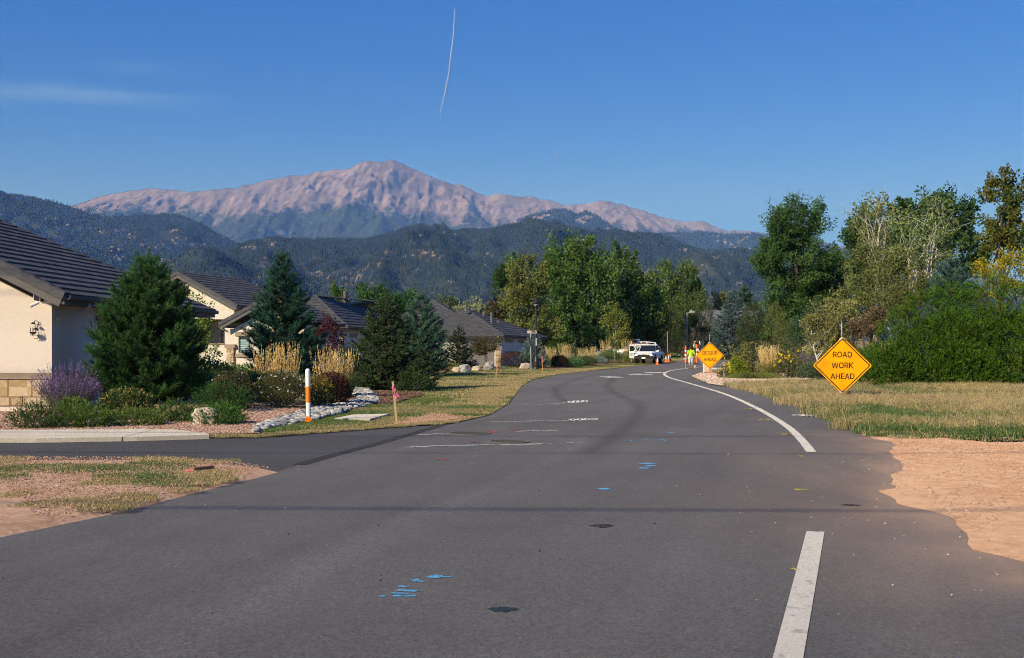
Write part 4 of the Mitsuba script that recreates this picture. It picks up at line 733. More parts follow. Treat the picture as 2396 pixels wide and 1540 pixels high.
# right side
b = at(1862, 82)
broadleaf('ash_tree', 'tall dark green ash standing against the sky on the right', 'tree', b, [E(1872, 520, 66, 58, 82, b), E(1835, 545, 48, 62, 82, b), E(1862, 610, 98, 60, 82, b), E(1806, 595, 44, 36, 82, b), E(1915, 615, 50, 44, 82, b), E(1850, 690, 66, 50, 82, b), E(1880, 745, 70, 60, 82, b), E(1820, 775, 36, 50, 82, b), E(1930, 690, 40, 40, 82, b)], 420, 118, .19, .09, (.018, .042, .012), (.042, .074, .022), .24, 140, rc=.24, up=.7, inner=.3, bare=5)
b = at(1925, 84)
broadleaf('leafy_tree', 'fresh green broad tree below the tall ash', 'tree', b, [E(1935, 690, 42, 60, 84, b), E(1905, 740, 48, 60, 84, b), E(1950, 650, 30, 40, 84, b)], 130, 70, .20, .13, (.030, .064, .014), (.060, .100, .026), .14, 141, rc=.28, tipc=((.34, .28, .03), .02))
b = at(1815, 77)
juniper('juniper_tree', 'narrow yellow green evergreen at the foot of the ash', b, [E(1815, 770, 22, 58, 77, b), E(1835, 790, 20, 40, 77, b)], 800, .3, 14, (.05, .06, .018), (.095, .10, .03), 142, .07, .028, up=1.3)
b = at(1872, 72)
juniper('juniper_tree', 'grey green evergreen shrub behind the flower bed', b, [E(1880, 800, 42, 60, 72, b), E(1905, 760, 26, 50, 72, b)], 1100, .32, 14, (.022, .044, .024), (.045, .072, .040), 143, .08, .026, up=1.0)
for i, (u, d, els, cA, cB, lb, n) in enumerate((
    (2040, 108, [(2030, 545, 56, 60), (2010, 610, 40, 70), (2060, 600, 50, 60)], (.018, .040, .014), (.040, .068, .022), 'dark green tree behind the white barked aspens', 150),
    (2190, 106, [(2185, 530, 80, 75), (2230, 500, 60, 52), (2140, 560, 70, 70), (2220, 600, 90, 60), (2120, 490, 40, 30)], (.016, .038, .012), (.038, .064, .020), 'big dark tree filling the upper right', 300),
    (2335, 98, [(2340, 500, 46, 88), (2345, 430, 34, 34), (2335, 560, 44, 50), (2400, 520, 60, 120)], (.030, .050, .012), (.066, .062, .014), 'tree turning brown and gold at the right border', 170))):
    b = at(u, d); broadleaf('tall_tree', lb, 'tree', b, [E(*q, d, b) for q in els], n, 80, .26, .17, cA, cB, .24, 150+i, rc=.22, up=.7, bare=4 if i == 2 else 2, gap=.3 if i == 2 else 0)
# aspens with white trunks and thin crowns
b = at(2062, 74)
broadleaf('aspen_tree', 'white barked aspen with bare top twigs left of the other aspen', 'aspen', b, [E(2040, 520, 42, 60, 74, b), E(2055, 600, 36, 50, 74, b), E(2075, 480, 26, 26, 74, b)], 85, 26, .13, .11, (.075, .085, .030), (.12, .125, .045), .10, 160, rc=.34, up=.6, forks=16, bark='pale_bark', split=.55, trunks=[(0, 0), (.35, .2)], bare=6, lean=(-.3, 0))
b = at(2138, 72)
broadleaf('aspen_tree', 'white barked aspen forking widely in the right group', 'aspen', b, [E(2130, 545, 50, 70, 72, b), E(2185, 520, 52, 52, 72, b), E(2170, 600, 60, 50, 72, b), E(2215, 560, 40, 50, 72, b)], 125, 32, .14, .12, (.050, .075, .024), (.12, .145, .05), .11, 161, rc=.34, up=.6, forks=20, bark='pale_bark', split=.42, trunks=[(0, 0), (.3, 0), (-.35, .2)], bare=7, lean=(.2, 0))
for i, (u, d, els, cA, cB, lb, n, per) in enumerate((
    (2020, 70, [(2010, 640, 38, 60), (2035, 600, 30, 40), (2000, 700, 36, 50)], (.045, .060, .020), (.10, .115, .040), 'olive aspen thicket between the ash and the white trunks', 120, 66),
    (2085, 69, [(2085, 650, 48, 58), (2075, 710, 50, 46), (2105, 610, 30, 36)], (.045, .056, .018), (.10, .11, .038), 'olive brown aspen thicket below the white trunks', 130, 66),
    (1945, 64, [(1945, 745, 44, 52), (1925, 790, 46, 40), (1980, 770, 40, 60), (1900, 760, 24, 24)], (.060, .066, .022), (.155, .145, .055), 'pale speckled shrub tree left of the road work sign', 130, 70),
    (2155, 66, [(2150, 680, 60, 36), (2215, 690, 60, 26), (2110, 710, 50, 36)], (.040, .050, .016), (.085, .085, .030), 'olive shrubs rising behind the big juniper', 120, 66),
    (2035, 60, [(2020, 765, 34, 24), (2055, 745, 26, 26)], (.050, .040, .022), (.10, .072, .042), 'reddish brown shrub behind the road work sign', 55, 60),
    (2315, 64, [(2315, 640, 34, 56), (2380, 640, 50, 60)], (.085, .09, .010), (.20, .16, .012), 'bright yellow shrub at the right border', 60, 56))):
    b = at(u, d); broadleaf('thicket' if i < 2 else 'shrub_tree', lb, 'shrub', b, [E(*q, d, b) for q in els], n, per, .11, .085, cA, cB, .06, 170+i, rc=.30, up=.7, forks=12, trunks=[(0, 0), (.5, .2), (-.5, 0)], bark='pale_bark' if i == 2 else 'bark', sub='foliage')
conifer('pine_tree', 'rounded grey blue pine above the big juniper', 'pine', at(2226, 60), Z(606, 60), px(54, 60), ([0, .3, .6, .85, 1], [.9, 1, 1.0, .7, .15]), 18, 13, .4, .15, .026, 36, .6, (.024, .050, .036), (.045, .078, .058), 180, rise=.5, side=8, trunk=.14)
b = at(2180, 48.5)
def EJ(u, v, ru, rv, dy=0): return (X(u, 48.5)-b[0], dy, Z(v, 48.5)-b[2], px(ru, 48.5), px(ru, 48.5)*.9, px(rv, 48.5))
juniper('juniper_bush', 'huge spreading bright green juniper behind the road work sign', b, [EJ(2075, 885, 78, 80, -.1), EJ(2150, 870, 90, 110, .1), EJ(2235, 860, 110, 125, .4), EJ(2330, 850, 120, 140, .6), EJ(2420, 860, 120, 140, .7)]+[EJ(u_, v_, 26+14*q_, 24+12*q_, -.9-.5*q_+(2330-u_)*.002) for u_, v_, q_ in ((2030, 890, .2), (2060, 840, .5), (2075, 790, .3), (2100, 870, .9), (2105, 755, .4), (2140, 815, .8), (2150, 720, .5), (2165, 880, 1), (2195, 770, .9), (2205, 705, .6), (2215, 840, 1), (2245, 720, .8), (2260, 790, 1), (2270, 870, 1), (2290, 690, .7), (2310, 760, 1), (2325, 840, 1), (2350, 710, .9), (2370, 790, 1), (2390, 870, 1))], 11000, .38, 22, (.017, .045, .005), (.052, .090, .011), 190, .085, .026, up=.65, spread=.40)
# flower bed on the pale gravel
flowers_tall('flower_clump', 'tall olive perennials behind the yellow green shrub in the gravel bed', at(1748, 66.5), 1.95, .75, 46, ((.06, .07, .02), (.13, .125, .04)), (.6, .42, .02), 0, 200, L=.16)
grass_clump('feather_grass', 'large golden grass clump in the middle of the flower bed', at(1797, 65), 1.1, .8, 900, (.08, .095, .03), (.15, .14, .05), 201, bend=.5, w=.014, plume=(330, 1.72, .55, (.36, .265, .12), .022, .20))
bush('low_shrub', 'yellow green leafy shrub at the left end of the flower bed', 'shrub', at(1728, 64.5), [(0, 0, .42, .48, .45, .5), (-.15, 0, .75, .3, .3, .4)], 2600, .09, .055, (.075, .105, .014), (.20, .19, .022), 202)
grass_clump('low_grass', 'low green grass tufts along the front of the flower bed', at(1765, 63.6), .52, 1.35, 1500, (.045, .065, .018), (.11, .125, .035), 203, bend=.7, w=.016)
flowers_tall('flower_clump', 'yellow daisies on thin stems right of the golden grass', at(1838, 64.5), 1.45, .62, 40, ((.045, .055, .022), (.09, .09, .035)), (.33, .23, .008), 46, 204)
flowers_tall('flower_clump', 'small yellow daisies at the left tip of the flower bed', at(1703, 65), .78, .52, 34, ((.05, .065, .025), (.10, .105, .04)), (.33, .23, .008), 22, 205)
sage('sage_bush', 'hazy purple sage behind the left edge of the road work sign', at(1897, 66), 1.72, .85, 330, 206, purple=(.065, .052, .085))
sage('sage_bush', 'thin purple sage between the daisies and the grey green shrub', at(1853, 67.5), 1.45, .6, 130, 207, purple=(.06, .05, .08))
bush('low_shrub', 'grey green rounded shrub below the purple sage', 'shrub', at(1893, 63.5), [(0, 0, .38, .62, .5, .48), (.5, .2, .35, .5, .5, .42)], 3600, .075, .045, (.035, .055, .030), (.07, .095, .055), 208)
flowers_tall('flower_clump', 'dark green perennials with a few yellow flowers beside the sage', at(1868, 65), 1.15, .55, 34, ((.025, .042, .018), (.05, .075, .03)), (.33, .23, .008), 10, 209)
grass_clump('wispy_grass', 'sparse straw coloured stalks left of the flower bed', at(1702, 70), 1.15, .7, 60, (.20, .17, .10), (.30, .25, .15), 210, bend=.35, w=.012)
for i, (u, d, rx, h, cA, cB, lb) in enumerate(((1925, 68, 1.1, 1.5, (.028, .046, .018), (.06, .08, .03), 'dark green shrub between the flower bed and the speckled shrub tree'), (1985, 62, 1.2, 1.7, (.036, .046, .016), (.08, .085, .03), 'olive shrub directly behind the road work sign'), (2035, 58, 1.3, 1.5, (.030, .050, .014), (.06, .085, .026), 'green shrub where the big juniper begins'), (1830, 78, 1.3, 1.4, (.028, .044, .016), (.06, .075, .028), 'shrub at the foot of the tall ash'))):
    bush('hedge_shrub', lb, 'shrub', at(u, d), [(0, 0, h*.42, rx, rx*.8, h*.58)], 4200, .09, .055, cA, cB, 220+i)
# ------------------------------------------------------------------ houses
mat('stucco', mikit.proc(lambda p, n, uv: tmix((.60, .53, .47), (.68, .61, .545), tfbm(p.x*.8, p.y*.8, p.z*1.3, 3))*(.93+.14*tnoise(p.x*45, p.y*45, p.z*45))), .95, .1,
    bump=mikit.proc(lambda p, n, uv: tfbm(p.x*38, p.y*38, p.z*38, 2)), bscale=.004)
mat('roof_tile', mikit.proc(lambda p, n, uv: tmix((.055, .057, .068), (.096, .097, .110), cell(p))*(.85+.3*tnoise(p.x*9, p.y*9, p.z*40))), .85, .2)
def cell(p): return mikit.cell_rand(p.x*2.9, p.y*2.9, p.z*6.0)*.7+.3*tfbm(p.x*.7, p.y*.7, p.z, 2)
mat('fascia', mikit.proc(lambda p, n, uv: tmix((.092, .086, .090), (.128, .120, .122), tfbm(p.x*2, p.y*2, p.z*9, 3))), .7, .3)
mat('trim', mikit.proc(lambda p, n, uv: tmix((.27, .205, .155), (.33, .26, .20), tfbm(p.x*5, p.y*5, p.z*5, 3))), .9, .2)
mat('veneer_stone', mikit.proc(lambda p, n, uv: tmix((.36, .25, .14), (.60, .50, .38), mikit.cell_rand(p.x*2.2, p.y*2.2, p.z*4.4))*(.75+.5*tfbm(p.x*12, p.y*12, p.z*12, 3))), .95, .1)
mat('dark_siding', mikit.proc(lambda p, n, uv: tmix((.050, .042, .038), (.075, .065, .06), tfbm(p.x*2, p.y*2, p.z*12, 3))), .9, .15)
mat('shingle', mikit.proc(lambda p, n, uv: tmix((.115, .115, .125), (.19, .19, .20), mikit.cell_rand(p.x*2.5, p.y*2.5, p.z*7))*(.8+.4*tnoise(p.x*8, p.y*8, p.z*8))), .95, .1)
scene['pane_glass'] = {'type': 'principled', 'base_color': rgb((.02, .025, .03)), 'roughness': .06, 'specular': .7}
mat('window_frame', rgb((.045, .040, .038)), .5, .4)
mat('blind', rgb((.30, .42, .43)), .6, .3)
mat('door_panel', mikit.proc(lambda p, n, uv: tmix((.165, .15, .155), (.20, .185, .185), tfbm(p.x*3, p.y*3, p.z*3, 2))), .7, .3)

CAM = np.array([0, 0, EYE])
class House:
    def __init__(s, name, label): s.k = thing(name, label, 'house'); s.tiles = []; s.low = 1e9
    def tile_plane(s, pts, course=.36, tw=.34, thick=.034, bsdf='roof_tile'):
        """one roof slope: eave from pts[0] to pts[1] (left to right seen from outside), tiles laid in courses"""
        p = np.asarray(pts, float); x = unit(p[1]-p[0]); n = unit(np.cross(x, p[-1]-p[0])); n = n if n[2] > 0 else -n; y = np.cross(n, x)
        q = np.stack([(p-p[0])@x, (p-p[0])@y], 1); g = Polygon(q).buffer(0); T = frame(p[0], x, y, n)
        D = T.copy(); D[:3, 3] = p[0]-n*.10; M().prism(g, .085, D).put(nkey(s.k+'__roof'), 'fascia', color=False)
        x0, y0, x1, y1 = g.bounds; r = np.random.default_rng(int(abs(p.sum()*100)) % 9999)
        for j in range(int((y1-y0)/course)+1):
            b0 = y0+j*course; off = (j % 2)*tw/2
            for i in range(int((x1-x0)/tw)+2):
                a0 = x0+i*tw-off; cellp = sbox(a0+.004, b0, a0+tw-.004, b0+course+.03).intersection(g)
                if cellp.area < .01 or cellp.geom_type != 'Polygon': continue
                c = np.array(cellp.exterior.coords)[:-1]; m = trimesh.creation.extrude_polygon(cellp, 1.0, engine='earcut'); v = np.array(m.vertices)
                t = np.clip((v[:, 1]-b0)/(course+.03), 0, 1); top = .012+(thick+r.uniform(-.004, .006))*(1-t)+.010; bot = -.012+.010*(1-t)*0
                v[:, 2] = np.where(v[:, 2] > .5, top, bot); v = v@T[:3, :3].T+T[:3, 3]; ctr = v.mean(0)
                s.tiles.append((np.linalg.norm(ctr-CAM), v, m.faces, bsdf))
        return T
    def caps(s, a, b, n0, w=.17, L=.40, drop=.07, bsdf='roof_tile', name='ridge_tile'):
        a, b = np.asarray(a, float), np.asarray(b, float); d = unit(b-a); side = unit(np.cross(d, n0)); up = unit(np.cross(side, d)); N = max(1, int(np.linalg.norm(b-a)/(L*.9)))
        for i in range(N):
            o = a+(b-a)*i/N; e = a+(b-a)*(i+1.08)/N; h0, h1 = .055, .035
            v = [o-side*w+up*(h0-drop), o+up*(h0+.02), o+side*w+up*(h0-drop), e-side*w*.94+up*(h1-drop), e+up*(h1+.02), e+side*w*.94+up*(h1-drop)]
            v = v+[q-up*.045 for q in v]
            f = [[0, 1, 4, 3], [1, 2, 5, 4], [6, 9, 10, 7], [7, 10, 11, 8], [0, 3, 9, 6], [2, 8, 11, 5], [0, 6, 7, 1], [1, 7, 8, 2], [3, 4, 10, 9], [4, 5, 11, 10]]
            M().raw(v, np.array(f)).put(nkey(f'{s.k}__{name}'), bsdf, color=False)
    def rake(s, a, b, out, N=None):
        """L-shaped rake tiles down a gable edge and the board below them"""
        a, b = np.asarray(a, float), np.asarray(b, float); d = unit(b-a); L = np.linalg.norm(b-a); out = unit(out); up = unit(np.cross(d, out)); up = up if up[2] > 0 else -up; N = N or max(2, int(L/.40))
        R = np.stack([d, out, up], 1)
        M().box((a+b)/2+out*-.02-up*.20, (L, .045, .22), R=R).put(nkey(s.k+'__rake_board'), 'fascia', color=False)
        for i in range(N):
            c = a+(b-a)*(i+.5)/N; m = M(); tilt = .03
            R2 = np.stack([unit(d-up*tilt), out, unit(up+d*tilt)], 1)
            m.box(c+out*.035-up*.035, (L/N*1.06, .03, .20), R=R2).box(c-out*.10+up*.062, (L/N*1.06, .26, .028), R=R2); m.put(nkey(s.k+'__rake_tile'), 'roof_tile', color=False)
    def finish(s, cap=300):
        s.tiles.sort(key=lambda t: t[0])
        for dist, v, f, b in s.tiles[:cap]: scene[nkey(s.k+'__roof_tile')] = mikit.ply(trimesh.Trimesh(v, f, process=False), b)
        rest = s.tiles[cap:]
        if rest:
            V, Fc, n = [], [], 0
            for _, v, f, b in rest: V.append(v); Fc.append(f+n); n += len(v)
            key = s.k+'__roof_tile_field'; scene[key] = mikit.ply(trimesh.Trimesh(np.vstack(V), np.vstack(Fc), process=False), rest[0][3]); labels[key] = {'label': 'roof tiles farther up the slope', 'kind': 'stuff'}
    def wall(s, a, b, z0, z1, holes=(), thick=.2, bsdf='stucco', name='wall', gable=None):
        """upright wall from a to b (xy, left to right seen from outside); holes: (s0, s1, z0, z1)"""
        a, b = np.asarray(a, float), np.asarray(b, float); L = np.linalg.norm(b-a); x = np.append((b-a)/L, 0); n = np.cross(x, [0, 0, 1.])
        pts = [(0, z0), (L, z0), (L, z1)]+([gable] if gable else [])+[(0, z1)]
        g = Polygon(pts)
        for h in holes: g = g.difference(sbox(h[0], h[2], h[1], h[3]))
        T = frame([a[0], a[1], 0], x, [0, 0, 1], n); T[:3, 3] -= n*thick
        M().prism(g, thick, T).put(nkey(f'{s.k}__{name}'), bsdf, color=False); T2 = T.copy(); T2[:3, 3] += n*thick; return T2
    def block(s, T, c, size, name, bsdf, bevel=0.0):
        m = M().box((0, 0, 0), size, bevel=bevel); D = T.copy(); D[:3, 3] = T[:3, :3]@np.asarray(c, float)+T[:3, 3]; return m.put(nkey(f'{s.k}__{name}'), bsdf, D, color=False)
    def window(s, T, x0, x1, z0, z1, blinds=False, bars=1, trim=True, frame_b='window_frame'):
        k = nkey(s.k+'__window'); cx, cz = (x0+x1)/2, (z0+z1)/2; w, h = x1-x0, z1-z0; put = lambda m, n_, b: m.put(nkey(f'{k}__{n_}'), b, T, color=False)
        m = M()
        for q, sz in (((x0+.03, cz, -.04), (.06, h, .08)), ((x1-.03, cz, -.04), (.06, h, .08)), ((cx, z0+.03, -.04), (w-.12, .06, .08)), ((cx, z1-.03, -.04), (w-.12, .06, .08))): m.box(q, sz)
        for i in range(bars): m.box((x0+w*(i+1)/(bars+1), cz, -.045), (.045, h-.12, .06))
        m.put(k+'__frame', frame_b, T, color=False)
        M().box((cx, cz, -.075), (w-.12, h-.12, .01)).put(k+'__pane', 'pane_glass' if not blinds else 'pane_glass', T, color=False)
        if blinds:
            for i in range(int((h-.12)/.10)): M().box((cx, z0+.10+i*.10, -.066), (w-.14, .075, .006)).put(nkey(k+'__slat'), 'blind', T, color=False)
        if trim:
            s.block(T, (cx, z1+.13, .03), (w+.34, .22, .09), 'lintel', 'trim'); s.block(T, (cx, z0-.13, .04), (w+.30, .20, .11), 'sill', 'trim')
    def stones(s, T, x0, x1, z0, z1, seed=0, proud=.05, rh=.22, rw=.34):
        r = np.random.default_rng(seed); z = z0
        while z < z1-.03:
            h = min(r.uniform(.6, 1.25)*rh, z1-z); x = x0
            if z1-z-h < .06: h = z1-z
            while x < x1-.02:
                w = min(r.uniform(.6, 1.4)*rw, x1-x)
                if x1-x-w < .09: w = x1-x
                s.block(T, (x+w/2, z+h/2, proud/2), (w-.014, h-.014, proud*r.uniform(.8, 1.3)), 'stone', 'veneer_stone', bevel=.012); x += w
            z += h
    def gutter(s, a, b, out, col='fascia'):
        a, b = np.asarray(a, float), np.asarray(b, float); d = unit(b-a); L = np.linalg.norm(b-a); R = np.stack([d, unit(out), [0, 0, 1.]], 1)
        M().box((a+b)/2+np.asarray(out)*-.02+[0, 0, -.12], (L, .04, .20), R=R).put(nkey(s.k+'__fascia_board'), 'fascia', color=False)
        prof = Polygon([(0, 0), (.11, 0), (.13, .035), (.13, .10), (.115, .10), (.115, .04), (.10, .014), (.014, .014), (.014, .10), (0, .10)])
        T = frame(a+np.asarray(out)*.005+[0, 0, -.10], out, [0, 0, 1], np.cross(out, [0, 0, 1.])); Lz = float(np.sign(np.dot(T[:3, 2], d)))
        M().prism(prof, L, T if Lz > 0 else frame(b+np.asarray(out)*.005+[0, 0, -.10], out, [0, 0, 1], np.cross(out, [0, 0, 1.]))).put(nkey(s.k+'__gutter'), col, color=False)
    def soffit(s, pts):
        p = np.asarray(pts, float); M().raw(np.vstack([p, p-[0, 0, .04]]), [[0, 1, 2, 3], [7, 6, 5, 4], [0, 4, 5, 1], [1, 5, 6, 2], [2, 6, 7, 3], [3, 7, 4, 0]]).put(nkey(s.k+'__soffit'), 'fascia', color=False)
    def pipe(s, pts, r, name='downspout', col=(.52, .44, .36), sides=8): M().tube(pts, r, sides, col).put(nkey(f'{s.k}__{name}'), 'metal_paint')

# 1: the house at the left edge
h = House('stucco_house', 'cream stucco house with a dark tiled roof at the left edge')
A = np.array([X(150, 29.6), 29.6, 2.90]); B = np.array([X(503, 42.8), 42.8, 2.90]); e = unit(B-A); l = np.array([-e[1], e[0], 0]); up = np.array([0, 0, 1.])
R1 = A+l*5.5+up*2.75; R2 = B+l*5.5-e*5.5+up*2.75; L0 = A+l*11; L1 = B+l*11
h.tile_plane([A, B, R2, R1]); h.tile_plane([B, L1, R2])
pp = [L1, L0, R1, R2]; D = frame(L1, unit(L0-L1), None or unit(R2-L1), unit(np.cross(unit(L0-L1), R2-L1))); M().raw(np.array(pp), [[0, 1, 2, 3]]).put(nkey(h.k+'__roof'), 'roof_tile', color=False)
h.caps(B, R2, up); h.caps(R2, R1, up); h.rake(A+up*.0, R1, -e)
ca = A+e*.62+l*.55; cb = B-e*.55+l*.55; zb = float(zg(ca[0], ca[1]))-.3
fl = ca+l*9.9
Tf = h.wall(fl[:2], ca[:2], zb, 2.62, thick=.2, gable=(4.95, 2.62+4.95*.5))
Tr = h.wall(ca[:2]+e[:2]*0, cb[:2], zb, 2.80, holes=[(3.05, 4.75, 1.35, 2.35)])
h.wall(cb[:2], cb[:2]+l[:2]*9.9, zb, 2.80)
h.window(Tr, 3.05, 4.75, 1.35, 2.35, bars=1)
h.gutter(A+e*.03, B, -l); h.gutter(B, L1, e)
h.soffit([A+up*-.16+e*.02, B+up*-.16, B+up*-.16+l*.55, A+up*-.16+l*.55+e*.02])
Lf = 9.9
h.block(Tf, (Lf/2, .95, .03), (Lf+.06, .15, .10), 'water_table', 'trim'); h.stones(Tf, Lf-2.6, Lf, .22, .87, 3, rh=.33, rw=.45)
h.block(Tf, (Lf/2-1.3, .5, .02), (Lf-2.64, .74, .05), 'stone_base', 'veneer_stone')
h.block(Tr, (6.0, .95, .03), (11.9, .15, .10), 'water_table', 'trim')
q = A+e*1.5-l*.06+up*-.12; w0 = ca+e*.16-l*.07
h.pipe([q, q+up*-.10, q+l*.1+up*-.2, w0+up*(-.55), w0+up*(-.75), np.array([w0[0], w0[1], .3])], .042)
# the lantern on the front wall
def on_wall(T, u, v):
    """where the sight line of (u, v) meets a wall's plane, in the wall's own x, z"""
    d0 = np.array([(u-UC)/F, 1, (HZ-v)/F]); n = T[:3, 2]; t = ((T[:3, 3]-CAM)@n)/(d0@n); p = CAM+d0*t-T[:3, 3]; return p@T[:3, 0], p@T[:3, 1]
lx, lz = on_wall(Tf, 84, 772); k = h.k+'__wall_lantern'; m = M(); blk = (.018, .016, .015)
m.lathe([(0, .0), (.055, .01), (.06, .03), (.02, .05)], (lx, lz, 0), 14, blk, R=np.array([[1, 0, 0], [0, 0, 1.], [0, 1, 0]])[:, [0, 1, 2]])
cz = .17
for sgn in (1, -1):
    t = np.linspace(0, 1.15*np.pi, 12); m.tube(np.stack([lx+.02+.075*np.sin(t)*.9, lz+sgn*(.13+.09*(1-np.cos(t))*.5), np.full(12, .02)+cz*.6*t/np.pi*.5], 1), .008, 6, blk)
m.lathe([(.0, .16), (.012, .15), (.02, .11), (.085, .07), (.09, .055), (.0, .05)], (lx, lz, cz), 16, blk, R=np.array([[1, 0, 0], [0, 0, 1.], [0, -1, 0]]).T)
m.lathe([(.0, -.19), (.02, -.18), (.05, -.15), (.055, -.14), (.0, -.135)], (lx, lz, cz), 16, blk, R=np.array([[1, 0, 0], [0, 0, 1.], [0, -1, 0]]).T)
for a_ in np.arange(6)*np.pi/3: m.tube([(lx+.075*math.cos(a_), lz+.055, cz+.075*math.sin(a_)), (lx+.05*math.cos(a_), lz-.14, cz+.05*math.sin(a_))], .006, 5, blk)
m.tube([(lx, lz+.02, .02), (lx, lz+.2, .08), (lx, lz+.16, cz)], .010, 6, blk); m.put(k, 'metal_paint', Tf)
# the small solar camera under the rake
cx, cz_ = on_wall(Tf, 103, 706); k = thing('solar_light', 'small white solar spotlight with a dark panel under the roof corner', 'solar light')
m = M(); Rp = np.array([[.97, .1, -.2], [-.15, .96, -.22], [.17, .25, .95]]); m.box((cx, cz_+.10, .42), (.19, .24, .02), (.70, .70, .70), R=Rp, bevel=.006); m.put(k+'__panel_frame', 'metal_paint', Tf)
m = M(); m.box((cx+.002, cz_+.103, .434), (.155, .205, .006), (.012, .013, .018), R=Rp); m.put(k+'__panel', 'gloss', Tf)
m = M(); m.tube([(cx, cz_-.02, .34), (cx, cz_+.06, .38)], .012, 6, (.6, .6, .6)); m.put(k+'__bracket', 'metal_paint', Tf)
m = M(); m.tube([(cx+.02, cz_-.03, .36), (cx-.15, cz_-.13, .46)], [.035, .045], 12, (.72, .73, .76)); m.put(k+'__lamp_head', 'metal_paint', Tf)

h.finish(300)

# 2: gabled house behind the big pine, with its low wing
h = House('gabled_house', 'cream gabled house with a shaded porch behind the big pine')
e = unit(np.array([.245, .97, 0])); l = np.array([-e[1], e[0], 0])
A = np.array([X(555, 73.6), 73.6, 4.12]); w = 3.95; sl = .52
R1 = A+l*w+up*w*sl; R2 = R1+e*8.2; B = A+e*12.2; L0 = A+l*2*w; L1 = B+l*2*w
h.tile_plane([A, B, R2, R1]); h.tile_plane([B, L1, R2]); h.tile_plane([L1, L0, R1, R2]); h.caps(B, R2, up); h.caps(R2, R1, up); h.rake(A, R1, -e); h.rake(L0, R1, -e)
ca = A+e*.5+l*.45; cl = L0+e*.5-l*.45; wl = 2*w-.9; zb = float(zg(ca[0], ca[1]))-.3
o0, oz0 = on_wall(frame([cl[0], cl[1], 0], unit(ca-cl), [0, 0, 1], -e), 440, 806); o1, oz1 = on_wall(frame([cl[0], cl[1], 0], unit(ca-cl), [0, 0, 1], -e), 526, 747)
Tf = h.wall(cl[:2], ca[:2], zb, 3.92, holes=[(o0, o1, oz0, oz1)], gable=(wl/2, 3.92+wl/2*sl))
h.wall(ca[:2], ca[:2]+e[:2]*11, zb, 3.95); h.gutter(A, B, -l)
h.soffit([A+up*-.15, B+up*-.15, B+up*-.15+l*.45, A+up*-.15+l*.45])
h.block(Tf, ((o0+o1)/2, oz0+.03, -.08), (o1-o0, .07, .30), 'wall_cap', 'trim')
h.block(Tf, ((o0+o1)/2, (oz1+.4)/2, -2.6), (o1-o0+1.0, oz1+.5, .1), 'porch_wall', 'stucco'); h.block(Tf, ((o0+o1)/2, oz1+.05, -1.4), (o1-o0+1.0, .1, 2.5), 'porch_ceiling', 'fascia')
h.block(Tf, (o0-.45, (oz1+.4)/2, -1.4), (.1, oz1+.5, 2.4), 'porch_wall', 'stucco'); h.block(Tf, (o1+.45, (oz1+.4)/2, -1.4), (.1, oz1+.5, 2.4), 'porch_wall', 'stucco')
Tp = Tf.copy(); Tp[:3, 3] -= Tf[:3, 2]*2.54; h.window(Tp, o0+.9, o0+2.0, 1.2, 2.7, trim=False)
vent = wl/2; h.block(Tf, (vent, 3.92+wl/2*sl-.75, .02), (.12, .7, .08), 'gable_post', 'fascia'); h.block(Tf, (vent, 3.92+wl/2*sl-.62, .0), (1.0, .55, .03), 'gable_vent', 'dark_siding')
# the wing
A2 = np.array([X(512, 68), 68, 2.95]); w2 = 2.6; f_ = -l
R1 = A2-l*w2+up*w2*.5; R2 = R1+e*5.6; B2 = A2+e*5.6; Q = A2-l*2*w2; Qb = Q+e*5.6
h.tile_plane([B2, A2, R1, R2]); h.tile_plane([Q, Qb, R2, R1]); h.caps(R2, R1, up); h.rake(A2, R1, -e); h.rake(Q, R1, -e)
ca = A2+e*.55-l*.4; cq = Q+e*.55+l*.4; Tw = frame([ca[0], ca[1], 0], unit(cq-ca), [0, 0, 1], -e)
x0, z0 = on_wall(Tw, 558, 826); x1, z1 = on_wall(Tw, 585, 787)
Tw = h.wall(ca[:2], cq[:2], zb, 2.58, holes=[(x0, x1, z0, z1)], gable=((2*w2-.8)/2, 2.58+(2*w2-.8)/2*.5)); h.window(Tw, x0, x1, z0, z1, blinds=True, bars=0)
h.wall((ca+e*5)[:2], ca[:2], zb, 2.68); h.wall(cq[:2], (cq+e*5)[:2], zb, 2.68); h.gutter(A2, B2, l)
sx, _ = on_wall(Tw, 541, 820); h.stones(Tw, sx-.22, sx+.22, zb+.3, 1.62, 7, proud=.16, rh=.2, rw=.22); h.block(Tw, (sx, 1.72, .09), (.62, .2, .22), 'pillar_cap', 'trim')
q = A2+e*.35+l*.06+up*-.1; w0 = ca-e*.05+l*.1
h.pipe([q, q+up*-.12, w0+up*-.45, w0+up*-.6, [w0[0], w0[1], zb+.3]], .045)
h.finish(300)

